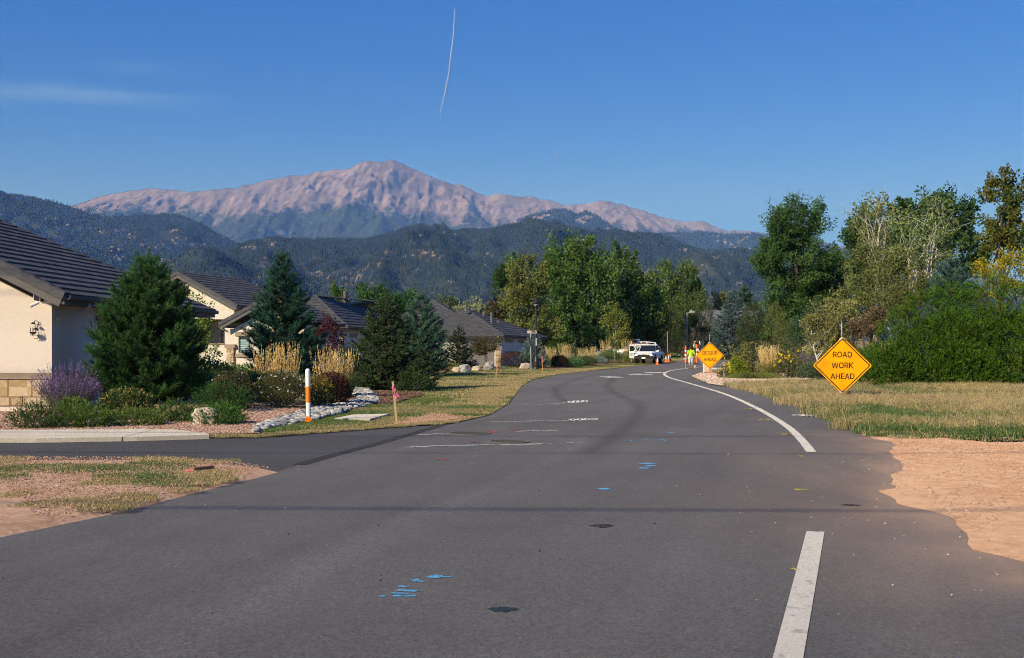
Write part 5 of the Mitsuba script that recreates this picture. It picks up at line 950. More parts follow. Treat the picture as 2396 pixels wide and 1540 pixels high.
# 3: hipped house with roof vents behind the drooping spruce
h3_ = House('hipped_house', 'hip roofed house with roof vents behind the drooping spruce')
A = np.array([X(815, 88), 88, 3.1]); Lf = np.array([-17.4, 87.2, 3.1]); R1 = P(738, 691.5, 90.7); R2 = np.array([X(872, 102), 102, R1[2]]); B = np.array([-8.2, 110, 3.1]); Lb = np.array([-15, 111, 3.1])
h3_.tile_plane([A, B, R2, R1]); h3_.tile_plane([Lf, A, R1]); h3_.tile_plane([B, Lb, R2]); h3_.tile_plane([Lb, Lf, R1, R2]); h3_.caps(A, R1, up); h3_.caps(R2, R1, up); h3_.caps(B, R2, up)
ia = A+np.array([-.5, .5, 0]); ib = B+np.array([-.6, -.5, 0]); il = Lf+np.array([.6, .5, 0]); zb = .0
Tr = h3_.wall(ia[:2], ib[:2], zb, 3.0); Tf = h3_.wall(il[:2], ia[:2], zb, 3.0); h3_.gutter(A, B, unit(np.cross(B-A, up))); h3_.gutter(Lf, A, unit(np.cross(A-Lf, up)))
h3_.window(Tf, 3.6, 4.9, 1.2, 2.4); h3_.window(Tr, 2, 3.6, 1.2, 2.4); M().raw([A-up*.16, B-up*.16, ib-up*.16, ia-up*.16], [[0, 1, 2, 3]]).put(nkey(h3_.k+'__soffit'), 'fascia', color=False)
def roof_pt(u, v, a, b, c):
    n = np.cross(b-a, c-a); d0 = np.array([(u-UC)/F, 1, (HZ-v)/F]); return CAM+d0*(((a-CAM)@n)/(d0@n))
for u, v, top, r in ((807, 710, 30, .11), (815.5, 716, 19, .08), (781, 704, 11, .06)):
    q = roof_pt(u, v, A, B, R1); hh = px(top, q[1]); kk = nkey(h3_.k+'__vent_pipe')
    M().lathe([(r*1.9, 0), (r*1.4, .12), (r, .14), (r, hh-.2), (r*1.35, hh-.18), (r*1.35, hh), (r*.3, hh+.04)], q-up*.08, 12, (.13, .12, .12)).put(kk, 'metal_paint')
h3_.finish(300)

# 4: garage house at the bend
h = House('garage_house', 'hip roofed house with a dark garage door and a stone pillar near the bend')
A = np.array([X(1179, 100), 100, 2.62]); Lf = np.array([-8.4, 100, 2.62]); R1 = P(1087, 721, 103.6); B = np.array([X(1281, 122), 122, 2.62]); Lb = np.array([-4.6, 123, 2.62])
h.tile_plane([Lf, A, R1]); h.tile_plane([A, B, R1]); h.tile_plane([B, Lb, R1]); h.tile_plane([Lb, Lf, R1]); h.caps(A, R1, up); h.caps(B, R1, up); h.caps(Lf, R1, up)
ia = A+np.array([-.45, .5, 0]); ib = B+np.array([-.7, -.5, 0]); il = Lf+np.array([.5, .5, 0]); zb = float(zg(-2, 100))-.4
Tf = frame([il[0], il[1], 0], unit(ia-il), [0, 0, 1], [0, -1, 0]); g0, _ = on_wall(Tf, 1068, 800); g1, _ = on_wall(Tf, 1157, 800); gz = 2.02
Tf = h.wall(il[:2], ia[:2], zb, 2.5, holes=[(g0, g1, zb, gz)]); Tr = h.wall(ia[:2], ib[:2], zb, 2.5)
h.gutter(Lf, A, np.array([0, -1., 0])); h.gutter(A, B, unit(np.cross(B-A, up)))
M().raw([A-up*.16, B-up*.16, ib-up*.16, ia-up*.16], [[0, 1, 2, 3]]).put(nkey(h.k+'__soffit'), 'fascia', color=False); M().raw([Lf-up*.16, A-up*.16, ia-up*.16, il-up*.16], [[0, 1, 2, 3]]).put(nkey(h.k+'__soffit'), 'fascia', color=False)
kd = h.k+'__garage_door'; M().box(((g0+g1)/2, (gz+zb)/2, -.10), (g1-g0, gz-zb, .05)).put(kd, 'door_panel', Tf, color=False)
for i in range(8):
    for j in range(4):
        pw, ph = (g1-g0)/8, (gz-zb)/4; M().box((g0+pw*(i+.5), zb+ph*(j+.5), -.07), (pw-.07, ph-.09, .02), bevel=.008).put(nkey(kd+'__panel'), 'door_panel', Tf, color=False)
s0, _ = on_wall(Tf, 1159, 800); s1, _ = on_wall(Tf, 1173, 800); h.stones(Tf, s0, s1, zb, 1.45, 9, proud=.14, rh=.26, rw=.3); h.block(Tf, ((s0+s1)/2, 1.58, .08), (s1-s0+.12, .26, .2), 'pillar_cap', 'trim')
h.pipe([ia+[-.02, -.62, -.12], ia+[.1, -.25, -.35], ia+[.12, -.06, -.5], [ia[0]+.12, ia[1]-.06, zb+.3]], .045, col=(.40, .34, .28))
for u0, u1 in ((1184, 1199), (1214, 1229)):
    a0, _ = on_wall(Tr, u0, 800); a1, _ = on_wall(Tr, u1, 800); h.window(Tr, a0, a1, 1.35, 2.05, bars=0)
q = roof_pt(1142, 752, A, B, R1)
for u, v, top, r in ((1150, 757, 27, .09), (1131, 742, 12, .06), (1090, 726, 14, .07), (1166, 757, 8, .06)):
    q = roof_pt(u, v, A, B, R1); hh = px(top, q[1]); M().lathe([(r*1.9, 0), (r*1.4, .12), (r, .14), (r, hh-.2), (r*1.35, hh-.18), (r*1.35, hh), (r*.3, hh+.04)], q-up*.08, 12, (.13, .12, .12)).put(nkey(h.k+'__vent_pipe'), 'metal_paint')
h.finish(300)
h = House('hipped_house', 'hip roofed house whose roof shows behind the garage house and the grey pine')
A = np.array([-2.6, 108, 3.0]); Lf = np.array([-12.5, 108, 3.0]); R1 = P(1012, 701, 113.5); B = np.array([-1.2, 126, 3.0]); Lb = np.array([-11, 127, 3.0])
for q in ([Lf, A, R1], [A, B, R1], [B, Lb, R1], [Lb, Lf, R1]): h.tile_plane(q)
h.caps(A, R1, up); h.caps(B, R1, up); h.caps(Lf, R1, up); h.wall((Lf+[.5, .5, 0])[:2], (A+[-.5, .5, 0])[:2], 0, 2.9); h.wall((A+[-.5, .5, 0])[:2], (B+[-.5, -.5, 0])[:2], 0, 2.9); h.gutter(Lf, A, np.array([0, -1., 0])); h.finish(200)

# 5: pale house corner behind the maples
h = House('pale_house', 'pale stucco house corner showing below the maple branches')
a, b = np.array([X(1291, 152), 152]), np.array([X(1430, 156), 156]); zb = .2
Tf = h.wall(a, b, zb, 3.3, holes=[(1.85, 2.6, 1.6, 2.9)]); h.window(Tf, 1.85, 2.6, 1.6, 2.9, bars=0, trim=False, frame_b='blind'); h.wall(a+[.3, 7], a, zb, 3.3)
h.block(Tf, (-.18, 1.75, .05), (.28, 3.1, .24), 'corner_board', 'fascia')
A = np.array([a[0]-.5, a[1]-.6, 3.3]); B = np.array([b[0]+.5, b[1]-.6, 3.3]); R1 = np.array([a[0]+2.5, 156, 4.6]); R2 = np.array([b[0]-2, 159, 4.6]); h.tile_plane([A, B, R2, R1]); h.tile_plane([A+[.3, 8, 0], A, R1]); h.gutter(A, B, np.array([0, -1., 0])); h.finish(60)
# 6: dark house in the shade, 7: grey shingled house
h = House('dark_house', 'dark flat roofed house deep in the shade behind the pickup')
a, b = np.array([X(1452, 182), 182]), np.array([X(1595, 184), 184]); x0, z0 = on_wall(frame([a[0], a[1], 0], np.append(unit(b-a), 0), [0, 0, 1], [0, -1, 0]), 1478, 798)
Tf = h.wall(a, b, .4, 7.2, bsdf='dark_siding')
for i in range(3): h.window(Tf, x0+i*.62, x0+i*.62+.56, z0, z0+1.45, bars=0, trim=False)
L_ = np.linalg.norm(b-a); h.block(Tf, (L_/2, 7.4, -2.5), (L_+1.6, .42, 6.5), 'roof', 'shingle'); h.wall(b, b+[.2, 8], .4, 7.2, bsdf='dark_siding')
h = House('shingled_house', 'grey shingled roof of a low house beside the blue spruce')
A = np.array([X(1630, 165), 165, 4.55]); B = np.array([X(1775, 167), 167, 4.55]); R1 = np.array([X(1640, 171), 171, Z(727, 171)]); R2 = np.array([X(1770, 173), 173, Z(727, 171)])
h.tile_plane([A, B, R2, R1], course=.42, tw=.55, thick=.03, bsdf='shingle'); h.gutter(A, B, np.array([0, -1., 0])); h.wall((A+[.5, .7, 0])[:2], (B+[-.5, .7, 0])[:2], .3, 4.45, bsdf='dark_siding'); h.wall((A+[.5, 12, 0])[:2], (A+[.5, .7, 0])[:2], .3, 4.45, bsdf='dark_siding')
h.finish(200)
# ------------------------------------------------------------------ stones, gravel, grass
def pts_in(poly, n, seed, lo=None):
    r = np.random.default_rng(seed); x0, y0, x1, y1 = poly.bounds; out = np.zeros((0, 2))
    while len(out) < n:
        q = r.uniform((x0, y0), (x1, y1), (n*3, 2)); q = q[shapely.contains_xy(poly, q[:, 0], q[:, 1])]; out = np.vstack([out, q])
    return out[:n]
OCT = trimesh.creation.icosphere(subdivisions=0); OCTA = (np.array([[1, 0, 0], [-1, 0, 0], [0, 1, 0], [0, -1, 0], [0, 0, 1.], [0, 0, -1]]), np.array([[0, 2, 4], [2, 1, 4], [1, 3, 4], [3, 0, 4], [2, 0, 5], [1, 2, 5], [3, 1, 5], [0, 3, 5]]))
def pebbles(key, xy, size, cols, lift, seed, label, base=OCTA, flat=.6):
    r = np.random.default_rng(seed); n = len(xy); s = size*r.uniform(.5, 1.3, (n, 1)); ax = unit(r.normal(size=(n, 3))); an = r.uniform(0, 6.28, n)
    v0 = base[0][None]*(1+.25*r.uniform(-1, 1, (n, len(base[0]), 1))); v = v0*(s*r.uniform(.7, 1.3, (n, 3)))[:, None]
    K = np.cross(ax[:, None], v); v = v*np.cos(an)[:, None, None]+K*np.sin(an)[:, None, None]+ax[:, None]*((v*ax[:, None]).sum(-1)*(1-np.cos(an))[:, None])[..., None]
    v[..., 2] *= flat; v = v+np.column_stack([xy, zg(xy[:, 0], xy[:, 1])+lift])[:, None]
    f = (base[1][None]+(np.arange(n)*len(base[0]))[:, None, None]).reshape(-1, 3); cols = np.asarray(cols, float); c = cols[r.integers(0, len(cols), n)]*r.uniform(.8, 1.2, (n, 1))
    scene[key] = mikit.ply(trimesh.Trimesh(v.reshape(-1, 3), f, process=False), 'matte', color=np.repeat(c, len(base[0]), 0)); labels[key] = {'label': label, 'kind': 'stuff'}
vis = lambda poly: poly.intersection(Polygon([(0, 3), (-14, 30), (-60, 140), (60, 140), (14.5, 30)]))
vb = lambda poly: max(poly.geoms, key=lambda g: g.area) if hasattr(poly, 'geoms') else poly
pebbles('gravel_bed__pebble_cover', pts_in(vb(vis(red_poly.intersection(sbox(-30, 20, 5, 34)))), 16000, 1), .030, [(.36, .21, .155), (.42, .27, .20), (.30, .18, .14), (.48, .36, .30)], .05, 1, 'broken pinkish gravel')
pebbles('gravel_bed_001__pebble_cover', pts_in(vb(vis(pale_poly)), 7000, 2), .05, [(.50, .36, .29), (.56, .43, .36), (.62, .52, .46), (.46, .33, .27)], .06, 2, 'broken pale pink gravel')
pebbles('sand__pebble_cover', pts_in(vb(vis(sand_poly.intersection(sbox(2, 6, 16, 22)))), 1600, 3), .012, [(.44, .28, .19), (.52, .38, .29), (.36, .23, .16)], .10, 3, 'small stones strewn over the sand')
pebbles('verge__pebble_cover', pts_in(vb(vis(island.buffer(-.1))), 5000, 4), .013, [(.38, .23, .16), (.46, .31, .23), (.33, .22, .16)], .075, 4, 'small stones in the dirt')
pebbles('mulch_bed__chip_cover', pts_in(vb(mulch_poly), 5000, 5), .05, [(.10, .055, .035), (.17, .105, .07), (.22, .15, .10), (.08, .045, .03)], .06, 5, 'loose bark chips', flat=.4)
rr = np.random.default_rng(9); q = np.column_stack([rr.uniform(2.2, 5.6, 420), rr.uniform(7.5, 19, 420)]); q = q[rr.uniform(0, 1, 420) < (q[:, 0]-1.8)/4]
pebbles('road__grit', q, .011, [(.40, .27, .19), (.30, .24, .21), (.5, .42, .36)], .02, 6, 'stray grit on the asphalt')
q = np.column_stack([rr.uniform(-7, 5, 260), rr.uniform(7.5, 30, 260)]); pebbles('road__grit_001', q[[road_poly.contains(Point(p)) for p in q]], .009, [(.10, .09, .09), (.42, .40, .38), (.03, .03, .03)], .018, 7, 'stray pebbles on the asphalt')
# river cobbles of the dry creek
cob1 = Polygon(Gs((590, 1018), (640, 1007), (720, 991), (790, 973), (850, 956), (889, 941), (872, 926), (846, 905), (814, 899), (806, 914), (828, 928), (842, 938), (800, 949), (740, 962), (680, 978), (620, 999))).buffer(.02)
cob2 = Polygon(Gs((92, 1001), (150, 1001), (165, 985), (110, 984))); cob3 = Polygon(Gs((205, 1001), (256, 1001), (262, 972), (214, 972))); cob4 = Polygon(Gs((455, 1000), (480, 986), (640, 977), (560, 990)))
tag('cobble_bed', 'dry creek of grey and white river cobbles through the corner garden', kind='structure')
def cobbles():
    r = np.random.default_rng(21); C = []
    for poly, n in ((cob1, 4200), (cob2, 160), (cob3, 260), (Polygon(Gs((1008, 857), (1062, 857), (1060, 851), (1012, 851))), 160), (Polygon(Gs((1095, 857), (1135, 857), (1130, 853), (1098, 853))), 70)):
        p = pts_in(poly.buffer(0), n*2, 22); t = cKDTree(p); keep = np.ones(len(p), bool); R = r.uniform(.042, .095, len(p))*(1.0 if poly is not cob1 else 1.0)
        far = p[:, 1] > 60; R[far] *= 2.2
        for i in range(len(p)):
            if keep[i]:
                for j in t.query_ball_point(p[i], R[i]*1.05):
                    if j > i: keep[j] = False
        C += [(np.hypot(*a), a, b) for a, b in zip(p[keep], R[keep])]
    C.sort(key=lambda c: c[0]); greys = [(.30, .30, .31), (.40, .39, .38), (.22, .235, .26), (.50, .48, .455), (.17, .18, .20), (.36, .32, .28)]
    V, Fc, Cc, n = [], [], [], 0
    for i, (d, p, R) in enumerate(C):
        o = r.uniform(0, 50, 3); base = ICO1 if i < 300 else OCT; v = np.array(base.vertices); v = v*(1+.35*(meshkit.fbm(v*.9+o, 2, 3)-.5))[:, None]*[R*r.uniform(.9, 1.35), R*r.uniform(.7, 1.0), R*r.uniform(.45, .75)]
        v = v@rotz(r.uniform(0, 6.28)).T+[p[0], p[1], float(zg(*p))+.03+R*.25+r.uniform(0, .05)]; col = np.array(greys[r.integers(6)])*r.uniform(.85, 1.15)
        if i < 300: scene[nkey('cobble_bed__stone')] = mikit.ply(trimesh.Trimesh(v, base.faces, process=False), 'matte', smooth=True, color=np.tile(col, (len(v), 1)))
        else: V.append(v); Fc.append(np.array(base.faces)+n); Cc.append(np.tile(col, (len(v), 1))); n += len(v)
    scene['cobble_bed__stone_field'] = mikit.ply(trimesh.Trimesh(np.vstack(V), np.vstack(Fc), process=False), 'matte', smooth=True, color=np.vstack(Cc)); labels['cobble_bed__stone_field'] = {'label': 'river cobbles farther along the dry creek', 'kind': 'stuff'}
cobbles()
mat('granite_pale', mikit.proc(lambda p, n, uv: tmix((.42, .33, .26), (.60, .51, .43), tfbm(p.x*3, p.y*3, p.z*5, 4))*(.9+.2*tnoise(p.x*50, p.y*50, p.z*50))), .95, .1)
mat('granite_grey', mikit.proc(lambda p, n, uv: tmix((.22, .22, .23), (.46, .44, .43), tfbm(p.x*3, p.y*3, p.z*5, 4))*(.8+.4*tnoise(p.x*40, p.y*40, p.z*40))), .95, .1)
mat('granite_red', mikit.proc(lambda p, n, uv: tmix((.42, .28, .20), (.55, .42, .32), tfbm(p.x*2, p.y*2, p.z*4, 4))*(.8+.4*tnoise(p.x*40, p.y*40, p.z*40))), .95, .1)
ICO3 = trimesh.creation.icosphere(subdivisions=3)
for i, (u, v, w, h, b, lb) in enumerate(((477, 998, 33, 46, 'granite_pale', 'pale boulder between the junipers of the corner garden'), (1067, 871, 11, 13, 'granite_pale', 'small tan boulder at the left of the lawn group'), (1087, 872, 16, 22, 'granite_grey', 'large grey speckled boulder next to the small tan one'),
        (1114, 868.5, 12, 14, 'granite_pale', 'tan boulder alone in the middle of the lawn group'), (1144, 868, 15, 23, 'granite_grey', 'dark grey boulder in front of the garage'), (1194, 858, 8, 8, 'granite_pale', 'low pale boulder left of the street name post'),
        (1208, 859, 9, 11, 'granite_pale', 'middle boulder of the pale group by the lamp'), (1227, 864, 14, 17, 'granite_pale', 'largest pale boulder beside the street name post'), (1355, 856, 14, 10, 'granite_red', 'reddish boulder at the front of the far planting bed'),
        (1300, 843, 5, 4, 'granite_pale', 'small pale stone on the far planting bed'), (1213, 862, 3, 4, 'granite_red', 'little orange stone wedged between the pale boulders'))):
    o = G(u, v); r = np.random.default_rng(300+i); vv, ff = rock_mesh(r, (1, 1, 1), .55, ICO3); vv = vv/np.abs(vv).max(0); fine = 1+.06*(meshkit.fbm(vv*6+i, 4, 5)-.5); vv = vv*fine[:, None]
    vv = vv*[px(w, o[1]), px(w, o[1])*.8, px(h, o[1])*.62]+o+[0, px(w, o[1])*.5, px(h, o[1])*.36]
    scene[nkey('boulder')] = mikit.ply(trimesh.Trimesh(vv, ff, process=False), b, smooth=True); tag('boulder' if i == 0 else f'boulder_{i:03d}', lb, 'boulder')

def grass_patch(key, seed, n, size, h, w, colA, colB, bend, dead=.3):
    r = np.random.default_rng(seed); b = np.column_stack([r.uniform(-size/2, size/2, (n, 2)), np.zeros(n)]); an = r.uniform(0, 6.28, n); o = np.stack([np.cos(an), np.sin(an), an*0], 1)
    col = np.where(r.uniform(0, 1, (n, 1)) < dead, tints(r, n, (.40, .31, .16), (.60, .48, .27), .2), tints(r, n, colA, colB, .25))
    v, f, c = blades(r, b, o, h*r.uniform(.45, 1.15, n), w, bend*r.uniform(.2, 1.5, n), col)
    scene[key] = {'type': 'shapegroup', 'tuft': mikit.ply(trimesh.Trimesh(v, f, process=False), 'foliage', color=np.clip(c, 0, .9))}
patches = {'green': ((.07, .13, .045), (.15, .23, .075), .12), 'mixed': ((.12, .15, .06), (.27, .27, .11), .5), 'straw': ((.30, .26, .12), (.48, .38, .19), .75)}
for k_, (a, b, dd) in patches.items():
    grass_patch('near_tuft_'+k_, 1, 320, .55, .060, .0075, a, b, .6, dd); grass_patch('lawn_tuft_'+k_, 2, 420, 1.5, .055, .014, a, b, .5, dd); grass_patch('tall_tuft_'+k_, 3, 260, .9, .30 if k_ != 'green' else .2, .010, a, b, .6, dd)
def sow(key, group, xy, seed, smin=.8, smax=1.3, lift=.02, label=''):
    r = np.random.default_rng(seed)
    for i, (x, y) in enumerate(xy):
        s = r.uniform(smin, smax); T = np.eye(4); T[:3, :3] = rotz(r.uniform(0, 6.28))*s; T[2, 2] *= r.uniform(.8, 1.25); T[:3, 3] = [x, y, float(zg(x, y))+lift]
        scene[f'{key}__{i+1:03d}'] = {'type': 'instance', 'to_world': T4(T), 'shapegroup': {'type': 'ref', 'id': group[i] if not isinstance(group, str) else group}}
    tag(key, label, 'grass', kind='stuff')
def fb(p, s, seed): return meshkit.fbm(np.stack([p[:, 0]*s, p[:, 1]*s, p[:, 0]*0+seed], -1), 3, seed)
# near left corner: green along the side street, straw towards the road, bare earth between
p = pts_in(vb(vis(island.buffer(-.05))), 520, 31); dist_road = np.array([LineString(left_edge).distance(Point(*q)) for q in p]); n_ = fb(p, 1.1, 3); n2 = fb(p, .5, 8)
uu = p[:, 0]/p[:, 1]*F+UC; vv_ = HZ+F*EYE/p[:, 1]; green = (uu < 430) & (vv_ < 1150) & (vv_ > 1090+n2*20); edge = dist_road < .55
keep = (green & (n_ > .40)) | (edge & (n_ > .38) & (uu < 540)) | ((uu < 520) & (n_ > .57)) | ((np.abs(uu-470) < 50) & (np.abs(vv_-1125) < 12)) | ((vv_ < 1090) & (n_ > .50) & (uu < 560)); p = p[keep]; gsel = green[keep]
sow('verge_grass', ['near_tuft_green' if g and r1 < .8 else ('near_tuft_mixed' if r1 < .45 else 'near_tuft_straw') for g, r1 in zip(gsel, np.random.default_rng(4).uniform(0, 1, len(p)))], p, 33, .55, .95, .05, 'tufts of green and dry grass on the bare corner')
# lawn
p = pts_in(vb(vis(lawn_poly.difference(red_poly).difference(mulch_poly).difference(mulch2).difference(mulch3).difference(bare_poly).difference(cob1).buffer(-.75)).intersection(sbox(-30, 20, 30, 125))), 1500, 35)
el = LineString(left_edge); dr_ = np.array([el.distance(Point(*q)) for q in p]); n_ = fb(p, .35, 5); r1 = np.random.default_rng(6).uniform(0, 1, len(p)); w_ = n_+.35*np.exp(-dr_/2.2)+.25*(r1-.5)
keep = p[:, 1] < 90; sow('lawn_grass', ['lawn_tuft_straw' if a > .68 else ('lawn_tuft_mixed' if a > .50 else 'lawn_tuft_green') for a in w_[keep]], p[keep], 36, .9, 1.3, .03, 'short lawn grass, green with straw patches')
p = np.vstack([pts_in(vb(lawn_poly.intersection(sbox(-8, 23, 2, 34)).difference(red_poly).difference(bare_poly).difference(cob1).buffer(-.2)), 460, 37), pts_in(vb(vis(lawn_poly.intersection(LineString(left_edge).buffer(1.6)).buffer(-.22)).intersection(sbox(-5, 30, 14, 100))), 420, 77)]); n_ = fb(p, .8, 4)
sow('lawn_grass_001', ['near_tuft_straw' if q[1] > 34 and a > .4 else ('near_tuft_green' if a > .45 else 'near_tuft_mixed') for a, q in zip(n_, p)], p, 38, .8, 1.2, .03, 'thicker green grass along the side street by the marker post')
# meadow on the right
p = pts_in(vb(vis(dry_poly.buffer(-.1))), 1900, 39); n_ = fb(p, .45, 7); n2 = fb(p, 1.5, 9); near = p[:, 1] < 34
sow('meadow_grass', ['tall_tuft_straw' if a > .46 else ('tall_tuft_mixed' if a > .36 else 'tall_tuft_green') for a in n_], p, 40, .7, 1.25, .02, 'tall dry straw coloured meadow grass with green patches')
p = pts_in(Polygon(Gs((2030, 1016), (2120, 1030), (2200, 1024), (2310, 1033), (2310, 1022), (2100, 1016))), 46, 41); sow('meadow_grass_001', ['near_tuft_green' if i % 3 else 'near_tuft_mixed' for i in range(len(p))], p, 42, .9, 1.6, .03, 'green weeds along the edge of the sand')
# fringe of dry grass and gravel where the beds meet the street
fr = np.array([G(u, v)[:2] for u, v in [(495+i*4.5, 1026.5-8*np.clip((495+i*4.5-590)/460, 0, 1)-26*np.clip((495+i*4.5-590)/460, 0, 1)) for i in range(124)]]); fr = fr+np.random.default_rng(5).normal(size=fr.shape)*[.05, .10]+[0, .18]
sow('fringe_grass', ['near_tuft_mixed' if i % 3 else 'near_tuft_straw' for i in range(len(fr))], fr, 44, .45, .8, .03, 'thin fringe of dry grass along the edge of the side street')
pebbles('bare_patch__pebble_cover', pts_in(bare_poly.buffer(.25), 1600, 8), .016, [(.40, .24, .16), (.46, .31, .22), (.34, .21, .15)], .05, 8, 'loose orange gravel')
# ------------------------------------------------------------------ street furniture and signs
WHITE, BLACK, ORANGE, GALV = (.74, .74, .73), (.020, .019, .019), (.80, .17, .012), (.55, .57, .60)
def sign_fn(p, n, uv):
    s = tss(.60, .74, tfbm(p.x*5+3, p.z*5, p.y*.3, 4)); t = tss(.70, .78, tfbm(p.x*16, p.z*9, p.y*.3, 3))
    c = tmix((.92, .40, .002), (.88, .34, .003), tfbm(p.x*2, p.z*2, 1, 2)); return tmix(tmix(c, (.62, .20, .015), s*.55), (.30, .10, .03), t*.8)
mat('sign_orange', mikit.proc(sign_fn), .7, .08)
mat('sign_black', mikit.proc(lambda p, n, uv: tmix((.022, .010, .007), (.10, .035, .012), tss(.72, .85, tfbm(p.x*14, p.z*14, 2, 3)))), .6, .3)
def text_at(words, size, T, key, bsdf, bold=True, track=1.0, sx=1.0):
    """raised lettering centred on the plane of T"""
    m = meshkit.text_mesh(words, size, .004, bold); v = np.array(m.vertices); c = (v.min(0)+v.max(0))/2; v = (v-[c[0], c[1], 0])*[sx, 1, 1]
    scene[key] = mikit.ply(trimesh.Trimesh(v@T[:3, :3].T+T[:3, 3], m.faces, process=False), bsdf)
def rounded(poly, r): return poly.buffer(-r).buffer(r, quad_segs=6)
def diamond_sign(label, u, vb_, d, vc, half, lines, yaw, rod_v, seed, lean=0.0):
    o = np.array([X(u, d), d, float(zg(X(u, d), d))]); c = np.array([X(u, d), d, Z(vc, d)]); k = thing('road_work_sign', label, 'road sign')
    x = np.array([math.cos(yaw), math.sin(yaw), 0]); n = np.array([math.sin(yaw), -math.cos(yaw), 0]); T = frame(c, x, [0, 0, 1], n)
    dia = lambda h, r: rounded(Polygon([(h, 0), (0, h), (-h, 0), (0, -h)]), r)
    M().prism(dia(half, .05), .012, T).put(k+'__panel', 'sign_orange', color=False)
    D = T.copy(); D[:3, 3] += n*.0125
    M().prism(dia(half-.045, .045).difference(dia(half-.085, .04)), .003, D).put(k+'__border', 'sign_black', color=False)
    for y_, s_, sx, w in lines:
        D2 = T.copy(); D2[:3, 3] += n*.0125+np.array([0, 0, y_]); text_at(w, s_*.96, D2, nkey(k+'__lettering'), 'sign_black', bold=True, sx=sx); labels[[q for q in scene if q.startswith(k+'__lettering')][-1]] = {'label': f'black lettering reading {w}'}
    E_ = T.copy(); E_[:3, 3] -= n*.03
    m = M()
    for sg in (1, -1): m.box((sg*.0, 0, -.01), (.035, 2*half*.98, .02), GALV); m.box((0, 0, -.012), (2*half*.96, .035, .02), GALV)
    m.put(k+'__rib', 'galvanised', E_)
    for px_, py_ in ((0, half-.03), (0, -half+.03)):
        m = M(); m.box((px_-.055, py_-.04*np.sign(py_), .03), (.09, .05, .03), (.55, .55, .56), R=rotz(math.pi/4*np.sign(py_)), bevel=.006).box((px_+.055, py_-.04*np.sign(py_), .03), (.09, .05, .03), (.24, .15, .13), R=rotz(-math.pi/4*np.sign(py_)), bevel=.006); m.put(nkey(k+'__corner_bracket'), 'metal_paint', T)
    m = M(); m.tube([o+[0, .05, .02], [c[0]+.0, c[1]+.06, Z(rod_v, d)]], .016, 8, GALV); m.tube([[c[0], c[1]+.06, Z(rod_v, d)-.18], [c[0]-.06, c[1]+.06, Z(rod_v, d)-.06]], .010, 6, GALV); m.put(k+'__mast', 'galvanised')
    for sx_, sy_ in ((1, .45), (-1, .45), (.8, -.35), (-.8, -.35)):
        m = M(); m.tube([o+[sx_*.04, .05, .16], o+[sx_*.75, sy_+.05, .02]], .014, 6, (.25, .22, .2)); m.put(nkey(k+'__leg'), 'galvanised')
    r = np.random.default_rng(seed)
    for sx_ in (-1, 1):
        b = trimesh.creation.icosphere(subdivisions=3, radius=1); v = np.array(b.vertices); v = np.sign(v)*np.abs(v)**.75*[.055, .07, .13]*(1+.18*(meshkit.fbm(v*2+seed+sx_, 3, 4)-.5))[:, None]
        scene[nkey(k+'__sandbag')] = mikit.ply(trimesh.Trimesh(v+o+[sx_*.06, -.05, .15], b.faces, process=False), 'matte', smooth=True, color=np.tile((.62, .27, .17), (len(v), 1)))
    return k
o = G(1970, 946)
diamond_sign('weathered orange diamond sign reading ROAD WORK AHEAD in the dry grass', 1971, 946, o[1], 855.5, px(67.5, o[1]), [(.32, .165, .92, 'ROAD'), (.005, .165, .92, 'WORK'), (-.31, .165, .92, 'AHEAD')], -.16, 754, 1)
o = G(1660, 876)
diamond_sign('orange diamond sign reading DETOUR AHEAD on the pale gravel', 1661, 876, o[1], 832, px(32.6, o[1]), [(.16, .21, .80, 'DETOUR'), (-.24, .21, .80, 'AHEAD')], -.16, 782, 2)
# stone coloured pillar behind the detour sign, low slab
o = G(1655, 874.2); k = thing('entry_pillar', 'pale square pillar right behind the detour sign', 'pillar'); m = M(); m.box(o+[0, .25, .45], (.42, .42, .94), (.62, .50, .36), bevel=.02); m.put(k+'__shaft', 'matte'); m = M(); m.box(o+[0, .25, .95], (.50, .50, .07), (.56, .46, .35), bevel=.015); m.put(k+'__cap', 'matte')
c4 = [G(u, v) for u, v in ((1645, 868.5), (1692, 868), (1692, 864), (1652, 864.5))]; M().prism(Polygon([q[:2] for q in c4]), .14, np.array([[1, 0, 0, 0], [0, 1, 0, 0], [0, 0, 1, c4[0][2]-.02], [0, 0, 0, 1.]])).put('low_slab', 'concrete', color=False); tag('low_slab', 'low concrete slab behind the square pillar', 'slab')
# the slab in the lawn
c4 = [G(u, v) for u, v in ((783, 989.5), (866, 991), (911, 978), (827, 979))]; T = np.eye(4); T[2, 3] = c4[0][2]-.03; M().prism(Polygon([q[:2] for q in c4]).buffer(-.015).buffer(.015), .13, T).put('utility_slab', 'concrete', color=False); tag('utility_slab', 'flat concrete utility slab in the grass by the wooden stake', 'slab')
